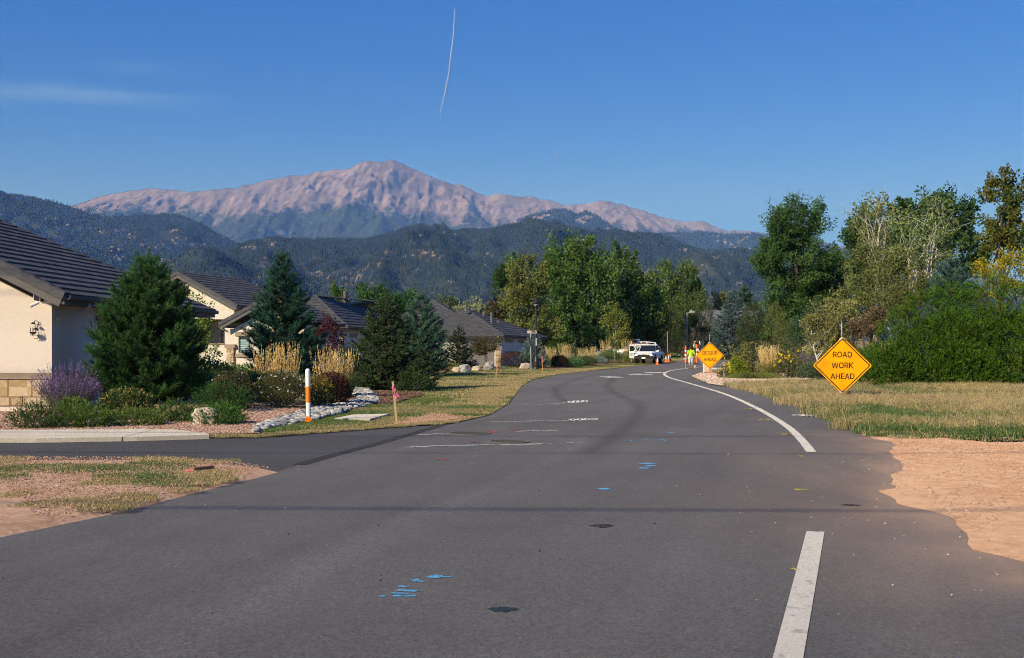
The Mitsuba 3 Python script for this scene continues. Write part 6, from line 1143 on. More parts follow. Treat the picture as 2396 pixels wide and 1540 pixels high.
# marker post
o = G(722.5, 995); k = thing('marker_post', 'round topped white marker post with an orange band', 'marker post'); kk = F/o[1]; w = 5.8/kk; zt = Z(862, o[1])-o[2]; z1, z2 = Z(942, o[1])-o[2], Z(905, o[1])-o[2]; tilt = np.array([[1, 0, -.02], [0, 1, 0], [0.02, 0, 1]])
m = M(); m.lathe([(w, 0), (w, z1)], o, 18, WHITE, R=tilt).lathe([(w, z2), (w, zt-w*1.2), (w*.9, zt-w*.55), (w*.55, zt-w*.15), (0, zt)], o, 18, WHITE, R=tilt); m.put(k+'__tube', 'metal_paint', smooth=60)
m = M(); m.lathe([(w*1.015, z1), (w*1.015, z2)], o, 18, (.80, .20, .01), R=tilt); m.put(k+'__orange_band', 'metal_paint', smooth=True)
m = M(); m.box(o+[.0, -w-.012, .12], (.13, .006, .12), (.80, .20, .01), R=np.array([[.9, 0, .43], [0, 1, 0], [-.43, 0, .9]])); m.put(k+'__tag', 'matte'); T = frame(o+[0, -w-.016, .125], [.9, 0, -.43], None, [0, -1, 0]); mat('tag_red', rgb((.45, .05, .01)), .7, .2); text_at('CATV', .034, T, k+'__tag_lettering', 'tag_red')
# wooden stakes with pink ribbon
def stake(label, u0, v0, u1, v1, ribbon_=True, orange=False):
    o = G(u0, v0); t = P(u1, v1, o[1]); k = thing('survey_stake', label, 'stake'); d = unit(t-o); s = unit(np.cross(d, [0, 1, 0])); w = .022
    M().box((o+t)/2-d*.03, (w*2, w, np.linalg.norm(t-o)+.06), (.42, .31, .17) if not orange else (.62, .30, .10), R=np.stack([s, [0, 1, 0], d], 1)).put(k+'__shaft', 'matte')
    if ribbon_:
        L = np.linalg.norm(t-o); kn = o+d*L*.87; m = M(); pk = (.80, .12, .32); m.tube([kn+[0, -.02, -.03], kn+[0, -.02, .03]], .028, 8, pk)
        for dx, dz, ph in ((.13, -.22, 0), (.06, -.28, 1)):
            q = np.linspace(0, 1, 8)[:, None]; path = kn+[0, -.03, 0]+q*np.array([dx, -.02, dz])*L*.9+np.stack([.02*np.sin(q[:, 0]*7+ph), .02*np.cos(q[:, 0]*9), 0*q[:, 0]], 1); wv = np.array([.009, .006, .006]); v = np.vstack([path-wv, path+wv]); i = np.arange(7)
            m.raw(v, np.vstack([np.stack([i, i+1, i+9], 1), np.stack([i, i+9, i+8], 1)]), pk)
        m.put(k+'__ribbon', 'matte')
stake('wooden survey stake with a pink ribbon beside the concrete slab', 929, 998, 919, 893)
stake('thin stake with pink ribbon in front of the lawn boulders', 1160, 887, 1163, 853); stake('orange tipped stake between the lamp and the brown globe', 1269.5, 870, 1268, 833, orange=True); stake('stake with pink ribbon at the edge of the far bed', 1451.5, 850.5, 1451, 824)
k = thing('timber_offcut', 'broken wooden stake with pink ribbon lying on the bare corner', 'wood offcut'); o = G(470, 1113); M().box(o+[.02, .0, .09], (.075, .36, .06), (.22, .14, .085), R=rotz(-.55), bevel=.006).put(k+'__block', 'matte'); M().box(o+[-.10, -.16, .08], (.10, .06, .02), (.80, .14, .28), R=rotz(.3), bevel=.006).put(k+'__ribbon', 'matte')
# ornate lamp post
o = G(1254.5, 864.5); k = thing('street_lamp', 'tall black ornamental lamp post at the street corner', 'street lamp'); h = Z(694, o[1])-o[2]; r = 7.0/(F/o[1])
m = M(); m.lathe([(r*1.35, 0), (r*1.35, .10), (r*1.15, .16), (r*1.25, .30), (r*.95, .36), (r*.9, .50), (r*1.0, .55), (r*.85, .60), (r*.75, .75), (r*.55, .85), (r*.52, 1.0)], o, 20, BLACK); m.put(k+'__base', 'metal_paint', smooth=40)
m = M(); m.lathe([(.095, .9), (.085, h*.5), (.075, h-1.05), (.11, h-1.03), (.11, h-.96), (.07, h-.94), (.07, h-.8)], o, 16, BLACK); m.put(k+'__shaft', 'metal_paint', smooth=40)
m = M(); m.lathe([(.09, h-.8), (.20, h-.72), (.18, h-.62), (.17, h-.58), (.23, h-.50), (.25, h-.42), (.17, h-.30), (.07, h-.20), (.04, h-.08), (.02, h-.06), (.03, h-.03), (0, h)], o, 18, BLACK); m.put(k+'__lantern', 'metal_paint', smooth=40)
m = M(); m.lathe([(.185, h-.62), (.165, h-.585)], o, 18, (.6, .6, .58)); m.put(k+'__lens', 'gloss', smooth=True)
m = M(); m.box(o+[-.0, -.095, 2.0], (.06, .012, .55), (.6, .66, .72)); m.put(k+'__sticker', 'matte')
# street name post with the stop sign seen edge on
o = G(1243, 864.8); k = thing('street_name_post', 'grey post with a brown street name sign and an edge-on stop sign', 'street sign'); h = Z(770, o[1])-o[2]
M().tube([o, o+[-.05, 0, h-.1]], .035, 8, GALV).put(k+'__post', 'galvanised')
zt = Z(777, o[1]); T = frame([X(1245, o[1]), o[1]-.05, zt], [1, -.05, 0], [0, 0, 1], unit([-.05, -1, 0])); W_, H_ = px(22.5, o[1]), px(5.8, o[1])
M().prism(rounded(sbox(-W_/2, -H_/2, W_/2, H_/2), .03), .012, T).put(k+'__name_plate', 'matte', color=True); scene[k+'__name_plate'] = mikit.ply(trimesh.Trimesh(*[meshkit.WRITTEN[scene[k+'__name_plate']['filename']][i] for i in (0, 1)], process=False), 'matte', color=np.tile((.62, .58, .52), (len(meshkit.WRITTEN[scene[k+'__name_plate']['filename']][0]), 1)))
D = T.copy(); D[:3, 3] += T[:3, 2]*.013; M().prism(rounded(sbox(-W_/2+.025, -H_/2+.025, W_/2-.025, H_/2-.025), .02), .002, D, (.13, .055, .025)).put(k+'__name_field', 'matte')
mat('sign_white', rgb((.72, .72, .70)), .6, .3); D = D.copy(); D[:3, 3] += T[:3, 2]*.003+T[:3, 0]*-.10; text_at('ROCKY', .12, D, k+'__lettering', 'sign_white', sx=.8); D = D.copy(); D[:3, 3] += T[:3, 0]*.37; text_at('PL', .06, D, k+'__lettering_001', 'sign_white')
T2 = frame([o[0]-.03, o[1], Z(800, o[1])], [.10, 1, 0], [0, 0, 1], unit([1, -.10, 0])); a8 = np.arange(8)*np.pi/4+np.pi/8; M().prism(Polygon(np.stack([np.cos(a8), np.sin(a8)], 1)*.40), .012, T2, (.05, .05, .05)).put(k+'__stop_plate', 'matte')
M().box(o+[-.05, 0, h-.05], (.10, .16, .14), BLACK, bevel=.01).put(k+'__bracket', 'metal_paint'); M().box([o[0]-.05, o[1], zt+.20], (.014, .62, .17), (.13, .055, .025)).put(k+'__cross_plate', 'matte')
# modern street light, far sign posts, utility box
d = 150; b = at(1607, d); k = thing('street_light', 'grey square arm street light beyond the workers', 'street light'); zt = Z(731, d); M().box(b+[0, 0, (zt-b[2])/2], (.17, .17, zt-b[2]), (.27, .25, .245), bevel=.02).put(k+'__pole', 'metal_paint'); M().box([b[0]+.45, d, zt-.08], (.9, .10, .10), (.27, .25, .245), bevel=.01).put(k+'__arm', 'metal_paint'); M().box([X(1618.5, d), d, Z(730.5, d)], (px(12, d), .4, px(4.5, d)), (.34, .32, .31), bevel=.03).put(k+'__lamp_head', 'metal_paint'); M().lathe([(.07, 0), (.06, .14), (0, .18)], [X(1617, d), d, Z(728.5, d)], 10, (.6, .6, .6)).put(k+'__photocell', 'metal_paint')
d = 151; zb_ = Z(802, d); k = thing('street_name_plate', 'small dark street name plate right of the grey street light', 'street sign'); M().box([X(1628, d), d, zb_], (px(12, d), .03, px(2.9, d)), (.03, .035, .04)).put(k+'__plate', 'matte'); T = frame([X(1628, d), d-.02, zb_], [1, 0, 0], [0, 0, 1], [0, -1, 0]); M().box([X(1626, d), d-.02, zb_], (px(7.4, d), .012, px(1.3, d)), WHITE).box([X(1632, d), d-.02, zb_], (px(1.9, d), .012, px(1.3, d)), WHITE).put(k+'__white_strip', 'matte'); M().tube([at(1623, d), [X(1623, d), d+.03, zb_+.2]], .03, 6, (.2, .2, .2)).put(k+'__post', 'galvanised')
d = 126; b = at(1562.5, d); M().tube([b, [b[0]-.05, d, Z(776, d)]], .045, 8, (.42, .46, .48)).put('sign_post', 'galvanised'); tag('sign_post', 'bare grey sign post seen edge on behind the pickup', 'post')
d = 146; b = at(1596.5, d); k = thing('utility_pedestal', 'leaning pale green utility pedestal on the far grass', 'utility box'); M().tube([b, b+[.05, 0, .72], b+[.052, 0, .75]], [.17, .17, .12], 12, (.30, .42, .34)).put(k+'__housing', 'metal_paint')
# cones and tubes
def cone(label, u, v, h=.72, group=None):
    o = G(u, v); k = thing('traffic_cone', label, 'traffic cone', group); M().box(o+[0, 0, .02], (.36, .36, .04), (.75, .10, .01), bevel=.012).put(k+'__base', 'metal_paint')
    R_ = lambda z: .135-.11*(z/h); m = M(); m.lathe([(R_(.03), .04), (R_(h*.42), h*.42)], o, 16, (.80, .15, .01)).lathe([(R_(h*.80), h*.80), (R_(h), h), (.012, h+.008), (0, h)], o, 16, (.80, .15, .01)); m.lathe([(R_(h*.56), h*.56), (R_(h*.60), h*.60)], o, 16, (.80, .15, .01)); m.put(k+'__body', 'metal_paint', smooth=50)
    for a, b in ((.42, .56), (.60, .80)): m = M(); m.lathe([(R_(h*a)+.002, h*a), (R_(h*b)+.002, h*b)], o, 16, (.78, .78, .76)); m.put(nkey(k+'__collar'), 'metal_paint', smooth=True)
cone('nearest orange cone beside the front wheel of the pickup', 1538.5, 854.2); cone('orange cone behind the rear wheel of the pickup', 1558.5, 848.6); cone('left cone of the far pair on the road edge', 1564.5, 847.4, .80); cone('right cone of the far pair on the road edge', 1568, 846.8, .84)
def tube_marker(label, u, v, vt, d):
    b = at(u, d); h = Z(vt, d)-b[2]; k = thing('channelizer_tube', label, 'channelizer'); m = M(); m.lathe([(.24, 0), (.24, .05), (.10, .07)], b, 14, BLACK); m.put(k+'__base', 'matte')
    m = M(); zs = [.07, h*.30, h*.42, h*.52, h*.64, h*.74, h*.86, h]; R_ = [.105, .10, .098, .095, .092, .09, .085, .03]
    for i in range(7):
        if i in (2, 4): continue
        m.lathe([(R_[i], zs[i]), (R_[i+1], zs[i+1])]+([(0, h+.01)] if i == 6 else []), b, 14, (.80, .13, .01))
    m.put(k+'__tube', 'metal_paint', smooth=50)
    for i in (2, 4): m = M(); m.lathe([(R_[i]+.002, zs[i]), (R_[i+1]+.002, zs[i+1])], b, 14, WHITE); m.put(nkey(k+'__band'), 'metal_paint', smooth=True)
tube_marker('orange and white channelizer tube left of the worker in shorts', 1604.5, 0, 808, 117); tube_marker('orange and white channelizer tube between the worker and the detour sign', 1630.5, 0, 805, 116)
# back of a road closure stand behind the detour sign
d = 116; k = thing('closure_stand', 'dark panel of a closure stand seen from behind by the detour sign', 'barricade'); M().box([X(1643.5, d), d, Z(806, d)], (px(7, d), .04, px(16, d)), (.05, .055, .065), bevel=.01).put(k+'__panel', 'matte')
for u, v0, v1 in ((1641, 842, 798), (1646.5, 842, 797)): M().tube([at(u, d)+[0, .05, 0], [X(u, d), d+.05, Z(v1, d)]], .03, 6, (.35, .34, .33)).put(nkey(k+'__post'), 'galvanised')
for i, (u0, v0, u1, v1) in enumerate(((1636, 798, 1637.5, 806), (1634.5, 806, 1636.5, 814), (1632.5, 815, 1635.5, 823), (1631.5, 824, 1634, 832))):
    M().tube([[X(u0, d), d-.1, Z(v0, d)], [X(u1, d), d-.15, Z(v1, d)]], .05, 6, WHITE if i % 2 == 0 else (.16, .06, .04)).put(nkey(k+'__striped_bar'), 'metal_paint')
# overhead wires on poles at both sides of the road (their shadows cross the asphalt)
for i, (y0, y1, z, r_) in enumerate(((.9, -.1, 9.0, .030), (7.0, 6.7, 9.2, .022), (10.7, 10.4, 9.2, .028), (17.2, 16.9, 10.5, .022), (20.0, 19.6, 10.5, .020))):
    t = np.linspace(0, 1, 24); k = nkey('overhead_wire'); M().tube(np.stack([-46+t*96, y0+(y1-y0)*t, z+1.2-1.2*np.sin(t*np.pi)], 1), r_, 6, (.03, .03, .03)).put(k, 'matte'); tag(k, ('thick black overhead cable nearest the camera', 'thin black overhead cable, second from the camera', 'black overhead cable in the middle of the five', 'higher black overhead cable, fourth from the camera', 'highest and farthest black overhead cable')[i], 'cable')
for i, (x, y, y2) in enumerate(((-46, 8, 20), (50, 7.5, 19.5))):
    k = thing('utility_pole', f'wooden utility pole {"left" if x < 0 else "right"} of the view', 'utility pole'); M().tube([[x, y, -.5], [x, y, 11]], [.16, .11], 10, (.16, .11, .07)).put(k+'__shaft', 'matte')
    M().box([x, y, 10.2], (.12, 16.0, .14), (.16, .11, .07)).put(k+'__cross_arm', 'matte'); M().tube([[x, y2, -.5], [x, y2, 12.4]], [.16, .11], 10, (.16, .11, .07)).put(k+'__second_shaft', 'matte'); M().box([x, y2-1.5, 11.7], (.12, 6.0, .14), (.16, .11, .07)).put(k+'__second_cross_arm', 'matte')
# two vapour trails, high and far beyond the mountain
mat('vapour', rgb((.66, .70, .76)), 1.0, 0)
def contrail(pts, r_, label):
    k = nkey('contrail'); p = np.array([P(u, v, 31000+i*400) for i, (u, v) in enumerate(pts)]); t = np.linspace(0, 1, 60); s = np.linspace(0, 1, len(p)); q = np.stack([np.interp(t, s, p[:, c]) for c in range(3)], 1); q[:, 0] += (meshkit.fbm(np.stack([t*14, t*0, t*0], 1), 3, 2)-.5)*20
    m = M(); m.tube(q, r_*(.35+.65*np.sin(np.pi*np.clip(t, .02, .98))**.5)*(.7+.6*meshkit.fbm(np.stack([t*30, t*0, t*0], 1), 2, 5)), 8); v, f = np.vstack(m.v), np.vstack(m.f)
    scene[k] = mikit.ply(trimesh.Trimesh(v, f, process=False), 'vapour', smooth=True); tag(k, label, 'vapour trail', kind='stuff')
contrail([(1064, 20), (1061, 88), (1055, 135), (1050, 175), (1042, 215), (1036, 240), (1030, 266)], 16, 'long thin white vapour trail high in the sky')
contrail([(1304.5, 350), (1304, 374)], 9, 'tiny short vapour trail to the right of the peak')
# ------------------------------------------------------------------ vehicles
mat('car_white', rgb((.74, .75, .77)), .25, .5, clearcoat=.8, clearcoat_gloss=.92)
mat('car_glass', rgb((.012, .016, .020)), .05, .7)
mat('car_black', rgb((.018, .018, .019)), .55, .3)
mat('chrome', rgb((.62, .62, .63)), .18, .6, metallic=1.0)
mat('tyre', rgb((.016, .016, .016)), .9, .2)
mat('amber', rgb((.85, .22, .01)), .35, .5)
mat('lamp_lens', rgb((.40, .41, .43)), .08, .8, clearcoat=1.0)
def loft(secs, closed=True):
    """skin over cross-sections (k x n x 3), ends capped"""
    s = np.asarray(secs, float); k, n, _ = s.shape; i, j = np.meshgrid(np.arange(k-1), np.arange(n), indexing='ij'); j2 = (j+1) % n
    q = np.stack([i*n+j, i*n+j2, (i+1)*n+j2, (i+1)*n+j], -1).reshape(-1, 4); f = np.vstack([q[:, [0, 1, 2]], q[:, [0, 2, 3]]])
    v = np.vstack([s.reshape(-1, 3), s[0].mean(0), s[-1].mean(0)]); a = np.arange(n)
    f = np.vstack([f, np.stack([np.full(n, k*n), (a+1) % n, a], 1), np.stack([np.full(n, k*n+1), (k-1)*n+a, (k-1)*n+(a+1) % n], 1)])
    m = trimesh.Trimesh(v, f, process=False); m.fix_normals(); return m
def ring(x, hw, z0, z1, r=.12, tumble=0.0):
    """a rounded rectangle across the car at x; narrower at the top by tumble"""
    P_ = rounded(sbox(-hw, z0, hw, z1), min(r, (z1-z0)*.45)).exterior; t = np.linspace(0, 1, 33)[:-1]; c = np.array([P_.interpolate(q, normalized=True).coords[0] for q in t])
    s = 1-tumble*np.clip((c[:, 1]-z0)/(z1-z0), 0, 1); return np.column_stack([np.full(32, x), c[:, 0]*s, c[:, 1]])
def cut_arch(m, xs, hw, z, r):
    """wheel openings cut out of a solid body"""
    b = manifold3d.Manifold(manifold3d.Mesh(np.array(m.vertices, np.float32), np.array(m.faces, np.uint32)))
    for x in xs:
        for sg in (1, -1): b = b-manifold3d.Manifold.cylinder(.5, r, r, 32).rotate([90, 0, 0]).translate([x, sg*(hw-.02)+.25, z])
    mm = b.to_mesh(); return trimesh.Trimesh(mm.vert_properties[:, :3], mm.tri_verts, process=False)
def wheel(k, T, x, y, r, w, steer=0.0):
    kk = nkey(k+'__wheel'); R = rotz(steer)@np.array([[1, 0, 0], [0, 0, 1.], [0, -1, 0]])@np.eye(3); c = np.array([x, y, r])
    m = M(); m.lathe([(r*.62, -w/2), (r*.93, -w/2), (r, -w*.36), (r, w*.36), (r*.93, w/2), (r*.62, w/2)], c, 28, (.02, .02, .02), R=R); m.put(kk+'__tyre', 'tyre', T, smooth=40, color=False)
    m = M(); m.lathe([(0, -w*.36), (r*.2, -w*.38), (r*.60, -w*.30), (r*.63, -w*.5), (r*.63, w*.5), (r*.60, w*.30), (r*.2, w*.38), (0, w*.36)], c, 20, (.3, .3, .31), R=R); m.put(kk+'__rim', 'chrome', T, smooth=30, color=False)
def glass(key, pts, T, t=.012):
    p = np.asarray(pts, float); n = unit(np.cross(p[1]-p[0], p[2]-p[0])); m = M(); k = len(p)
    m.raw(np.vstack([p-n*t, p+n*t]), [[0, i, i+1] for i in range(1, k-1)]+[[k, k+i+1, k+i] for i in range(1, k-1)]+[f for i in range(k) for f in ([i, k+i, k+(i+1) % k], [i, k+(i+1) % k, (i+1) % k])]); m.put(nkey(key), 'car_glass', T, color=False)
def pickup():
    k = thing('pickup_truck', 'white pickup truck parked on the verge with its passenger door open', 'pickup truck')
    d = 115.4; yaw = math.radians(17); o = at(1513, d); fx = np.array([-math.sin(yaw), -math.cos(yaw), 0]); T = np.eye(4); T[:3, 0] = fx; T[:3, 2] = [0, 0, 1]; T[:3, 1] = np.cross([0, 0, 1], fx); T[:3, 3] = o+[0, 0, .02]-fx*1.2
    put = lambda m, n_, b, **kw: m.put(nkey(f'{k}__{n_}'), b, T, color=False, **kw)
    hw = .93; r = .38
    low = loft([ring(-2.66, .90, .60, 1.06, .05), ring(-2.60, hw, .50, 1.14, .10), ring(.9, hw, .42, 1.12, .14), ring(1.25, hw, .42, 1.13, .16), ring(2.3, .92, .44, 1.06, .16), ring(2.58, .86, .46, .98, .14), ring(2.66, .78, .50, .90, .10)])
    low = cut_arch(low, (1.75, -1.55), hw, r, .49)
    put(M().tm(low), 'body', 'car_white', smooth=38)
    cab = loft([ring(-1.02, .84, 1.02, 1.20, .05, .02), ring(-.92, .84, 1.02, 1.74, .10, .16), ring(-.2, .86, 1.02, 1.80, .12, .18), ring(.30, .86, 1.02, 1.74, .10, .18), ring(1.10, .86, 1.02, 1.12, .04, .02)])
    put(M().tm(cab), 'cab', 'car_white', smooth=38)
    hood = loft([ring(1.0, .80, 1.0, 1.17, .06), ring(1.6, .80, 1.0, 1.16, .06), ring(2.35, .74, .98, 1.08, .05), ring(2.52, .66, .96, 1.01, .02)]); put(M().tm(hood), 'hood', 'car_white', smooth=38)
    glass(k+'__windshield', [(1.03, -.74, 1.165), (1.03, .74, 1.165), (.40, .645, 1.70), (.40, -.645, 1.70)], T, .02)
    for sg in (1,):
        glass(k+'__side_window', [(.82, sg*.862, 1.14), (.05, sg*.868, 1.14), (.05, sg*.745, 1.66), (.34, sg*.745, 1.64)], T, .018); glass(k+'__side_window', [(-.02, sg*.868, 1.14), (-.80, sg*.862, 1.14), (-.78, sg*.745, 1.60), (-.02, sg*.74, 1.66)], T, .018)
    # passenger side: the doorway stands open, dark inside, the door swung out
    M().box((.42, -.872, 1.0), (.92, .03, 1.05), bevel=.01).put(k+'__doorway', 'car_black', T, color=False)
    a = math.radians(62); hx = np.array([.92, -.90, 0]); dv = np.array([-math.cos(a), -math.sin(a), 0]); D = T@frame(hx, dv, [0, 0, 1], np.cross(dv, [0, 0, 1.])); kd = k+'__open_door'
    M().prism(rounded(Polygon([(0, .50), (1.02, .50), (1.04, 1.12), (0, 1.12)]), .06), .09, D).put(kd, 'car_white', color=False)
    fr = Polygon([(0.02, 1.10), (1.03, 1.10), (1.0, 1.70), (.52, 1.70)]); M().prism(fr.difference(fr.buffer(-.055)), .05, D@place([0, 0, .02])).put(kd+'__frame', 'car_white', color=False); M().prism(fr.buffer(-.05), .016, D@place([0, 0, .035])).put(kd+'__window', 'car_glass', color=False)
    fside = 1 if (D[:3, 2]@(CAM-D[:3, 3])) > 0 else -1
    L_ = frame((D@[.50, .86, .094 if fside > 0 else -.004, 1])[:3], D[:3, 0]*fside if False else (D[:3, 0] if (D[:3, 0]@[1, 0, 0]) > 0 else -D[:3, 0]), [0, 0, 1], None); L_[:3, 3] += L_[:3, 2]*.006
    mat('decal_blue', rgb((.10, .14, .30)), .5, .3); text_at('USIC', .23, L_, kd+'__lettering', 'decal_blue', bold=True)
    for y, key in ((.98, 'mirror'), ):
        m = M(); m.box((.78, y, 1.18), (.10, .24, .19), bevel=.05).box((.80, y-.12, 1.14), (.06, .10, .05)); put(m, key, 'car_white', smooth=40)
    m = M(); m.box((.22, 1.20, -.10), (.20, .19, .24), bevel=.05); m.put(nkey(k+'__mirror'), 'car_white', D, color=False, smooth=40)
    # bed
    M().box((-1.85, 0, 1.145), (1.5, 1.5, .03)).put(k+'__bed_floor', 'car_black', T, color=False)
    for y in (-.80, .80): m = M(); m.box((-1.82, y, 1.16), (1.60, .12, .08), bevel=.02); put(m, 'bed_rail', 'car_black')
    m = M(); m.box((-1.2, .35, 1.33), (.5, .9, .34), bevel=.03); put(m, 'tool_box', 'chrome')
    # face
    m = M(); m.box((2.60, 0, .935), (.05, 1.28, .05), bevel=.01); put(m, 'upper_grille', 'car_black')
    m = M(); m.box((2.655, 0, .735), (.08, 1.16, .26), bevel=.04); put(m, 'grille', 'car_black')
    for i in range(3): m = M(); m.box((2.70, 0, .66+i*.075), (.02, 1.06, .018)); put(m, 'grille_bar', 'tyre')
    m = M(); m.prism(Polygon([(-.11, -.03), (-.05, -.03), (-.05, -.05), (.05, -.05), (.05, -.03), (.11, -.03), (.11, .03), (.05, .03), (.05, .05), (-.05, .05), (-.05, .03), (-.11, .03)]), .02, frame([2.66, 0, .88], [0, 1, 0], [0, 0, 1], [1, 0, 0])); scene[k+'__emblem'] = mikit.ply((lambda v, f: trimesh.Trimesh(v@T[:3, :3].T+T[:3, 3], f, process=False))(np.vstack(m.v), np.vstack(m.f)), 'metal_paint', color=np.tile((.55, .38, .10), (len(np.vstack(m.v)), 1)))
    m = M(); m.box((2.63, 0, .52), (.16, 1.50, .22), bevel=.05); put(m, 'bumper', 'car_black')
    for sg in (-1, 1):
        m = M(); m.box((2.62, sg*.70, .62), (.10, .34, .24), bevel=.03); put(m, 'air_intake', 'car_black')
        kk = nkey(k+'__headlight'); m = M(); m.box((2.50, sg*.735, .915), (.20, .34, .15), R=rotz(-sg*.30), bevel=.03); m.put(kk, 'car_black', T, color=False)
        for q in (0, 1): m = M(); m.box((2.595-.04*q, sg*(.66+.14*q), .925), (.05, .09, .085), R=rotz(-sg*.30), bevel=.02); m.put(nkey(kk+'__lens'), 'lamp_lens', T, color=False)
        m = M(); m.box((2.35, sg*.93, .62), (.5, .05, .1), bevel=.02); put(m, 'flare', 'car_black')
        wheel(k, T, 1.75, sg*.80, r, .25, .18); wheel(k, T, -1.55, sg*.80, r, .25)
        for x in (1.75, -1.55):
            t = np.linspace(-.1, np.pi+.1, 14); m = M(); m.tube(np.stack([x+.50*np.cos(t), np.full(14, sg*.925), r+.50*np.sin(t)], 1), .035, 6); put(m, 'arch_trim', 'car_black')
    m = M(); m.box((2.72, 0, .54), (.015, .34, .17), bevel=.004); scene[k+'__licence_plate'] = mikit.ply(trimesh.Trimesh(np.vstack(m.v)@T[:3, :3].T+T[:3, 3], np.vstack(m.f), process=False), 'sign_white')
    for y in (-.12, .12): m = M(); m.tube([(.95, y, 1.22), (.75, y+.15, 1.45)], .025, 6); put(m, 'paper', 'sign_white') if False else None
    for xx, zz, w_, h_, nm in ((.45, .82, .42, .05, 'decal'), (-.55, .80, .30, .22, 'decal')): m = M(); m.box((xx, hw+.001, zz), (w_, .006, h_)); put(m, nm, 'decal_blue')
pickup()
def suv():
    k = thing('white_suv', 'white utility car with a roof light bar parked behind the pickup', 'car')
    d = 123; o = at(1490, d); yaw = math.radians(-72); fx = np.array([-math.cos(math.radians(12)), -math.sin(math.radians(12)), 0]); T = np.eye(4); T[:3, 0] = fx; T[:3, 2] = [0, 0, 1]; T[:3, 1] = np.cross([0, 0, 1], fx); T[:3, 3] = o+[0, 0, .35]
    put = lambda m, n_, b, **kw: m.put(nkey(f'{k}__{n_}'), b, T, color=False, **kw)
    low = cut_arch(loft([ring(-2.2, .80, .50, 1.0, .12), ring(-2.05, .90, .36, 1.10, .16), ring(1.2, .91, .34, 1.05, .16), ring(2.0, .86, .38, .92, .16), ring(2.25, .70, .45, .80, .12)]), (1.4, -1.4), .91, .35, .42)
    put(M().tm(low), 'body', 'car_white', smooth=38)
    put(M().tm(loft([ring(-2.1, .74, .98, 1.20, .06, .03), ring(-1.75, .80, .98, 1.62, .14, .16), ring(-.8, .82, .98, 1.74, .16, .20), ring(.1, .82, .98, 1.70, .16, .20), ring(1.15, .80, .98, 1.06, .03, .02)])), 'cabin', 'car_white', smooth=38)
    for sg in (1, -1):
        glass(k+'__side_window', [(.85, sg*.815, 1.08), (-.25, sg*.825, 1.10), (-.25, sg*.69, 1.60), (.12, sg*.69, 1.58)], T, .02); glass(k+'__side_window', [(-.33, sg*.835, 1.08), (-1.8, sg*.81, 1.10), (-1.55, sg*.71, 1.54), (-.33, sg*.69, 1.64)], T, .02)
        wheel(k, T, 1.4, sg*.78, .35, .22); wheel(k, T, -1.4, sg*.78, .35, .22)
        m = M(); m.box((2.12, sg*.66, .82), (.2, .3, .12), bevel=.03); put(m, 'headlight', 'lamp_lens')
        m = M(); m.tube([(.2, sg*.62, 1.76), (-1.6, sg*.60, 1.74)], .025, 6); put(m, 'roof_rail', 'car_black')
    glass(k+'__windshield', [(1.08, .70, 1.08), (1.08, -.70, 1.08), (.20, -.60, 1.66), (.20, .60, 1.66)], T, .02)
    m = M(); m.box((-.75, 0, 1.745), (1.9, 1.15, .05), bevel=.02); put(m, 'roof_panel', 'car_black')
    m = M(); m.box((.05, 0, 1.86), (.42, 1.2, .18), bevel=.04); put(m, 'light_bar', 'sign_white'); m = M(); m.box((.34, .28, 1.85), (.18, .5, .15), bevel=.04); put(m, 'beacon', 'amber'); m = M(); m.tube([(-.05, .2, 1.9), (-.05, .2, 2.1)], .02, 6); put(m, 'aerial', 'car_black')
suv()
# road closed barricade between the two vehicles
d = 119; k = thing('road_barricade', 'white barricade with orange stripes and a sign reading ROAD behind the pickup', 'barricade'); zc = Z(808.6, d); x0, x1 = X(1473, d), X(1519, d)
for xx in (x0+.2, x1-.2): M().box([xx, d+.06, (zc+.4+.3)/2], (.06, .06, zc+.1), (.6, .6, .6)).put(nkey(k+'__upright'), 'metal_paint')
for zz in (zc+.06, zc-.42):
    kb = nkey(k+'__rail'); M().box([(x0+x1)/2, d, zz], (x1-x0, .03, .21), WHITE).put(kb, 'metal_paint')
    for i in range(8): M().prism(Polygon([(0, -.104), (.12, -.104), (.24, .104), (.12, .104)]), .004, frame([x0+.05+i*(x1-x0)/8, d-.016, zz], [1, 0, 0], [0, 0, 1], [0, -1, 0]), (.82, .22, .02)).put(nkey(kb+'__stripe'), 'matte')
M().box([X(1497, d), d-.06, zc-.12], (.86, .02, .52), WHITE, bevel=.008).put(k+'__sign_plate', 'matte'); T = frame([X(1497, d), d-.072, zc-.03], [1, 0, 0], [0, 0, 1], [0, -1, 0]); text_at('ROAD', .19, T, k+'__lettering', 'sign_black')

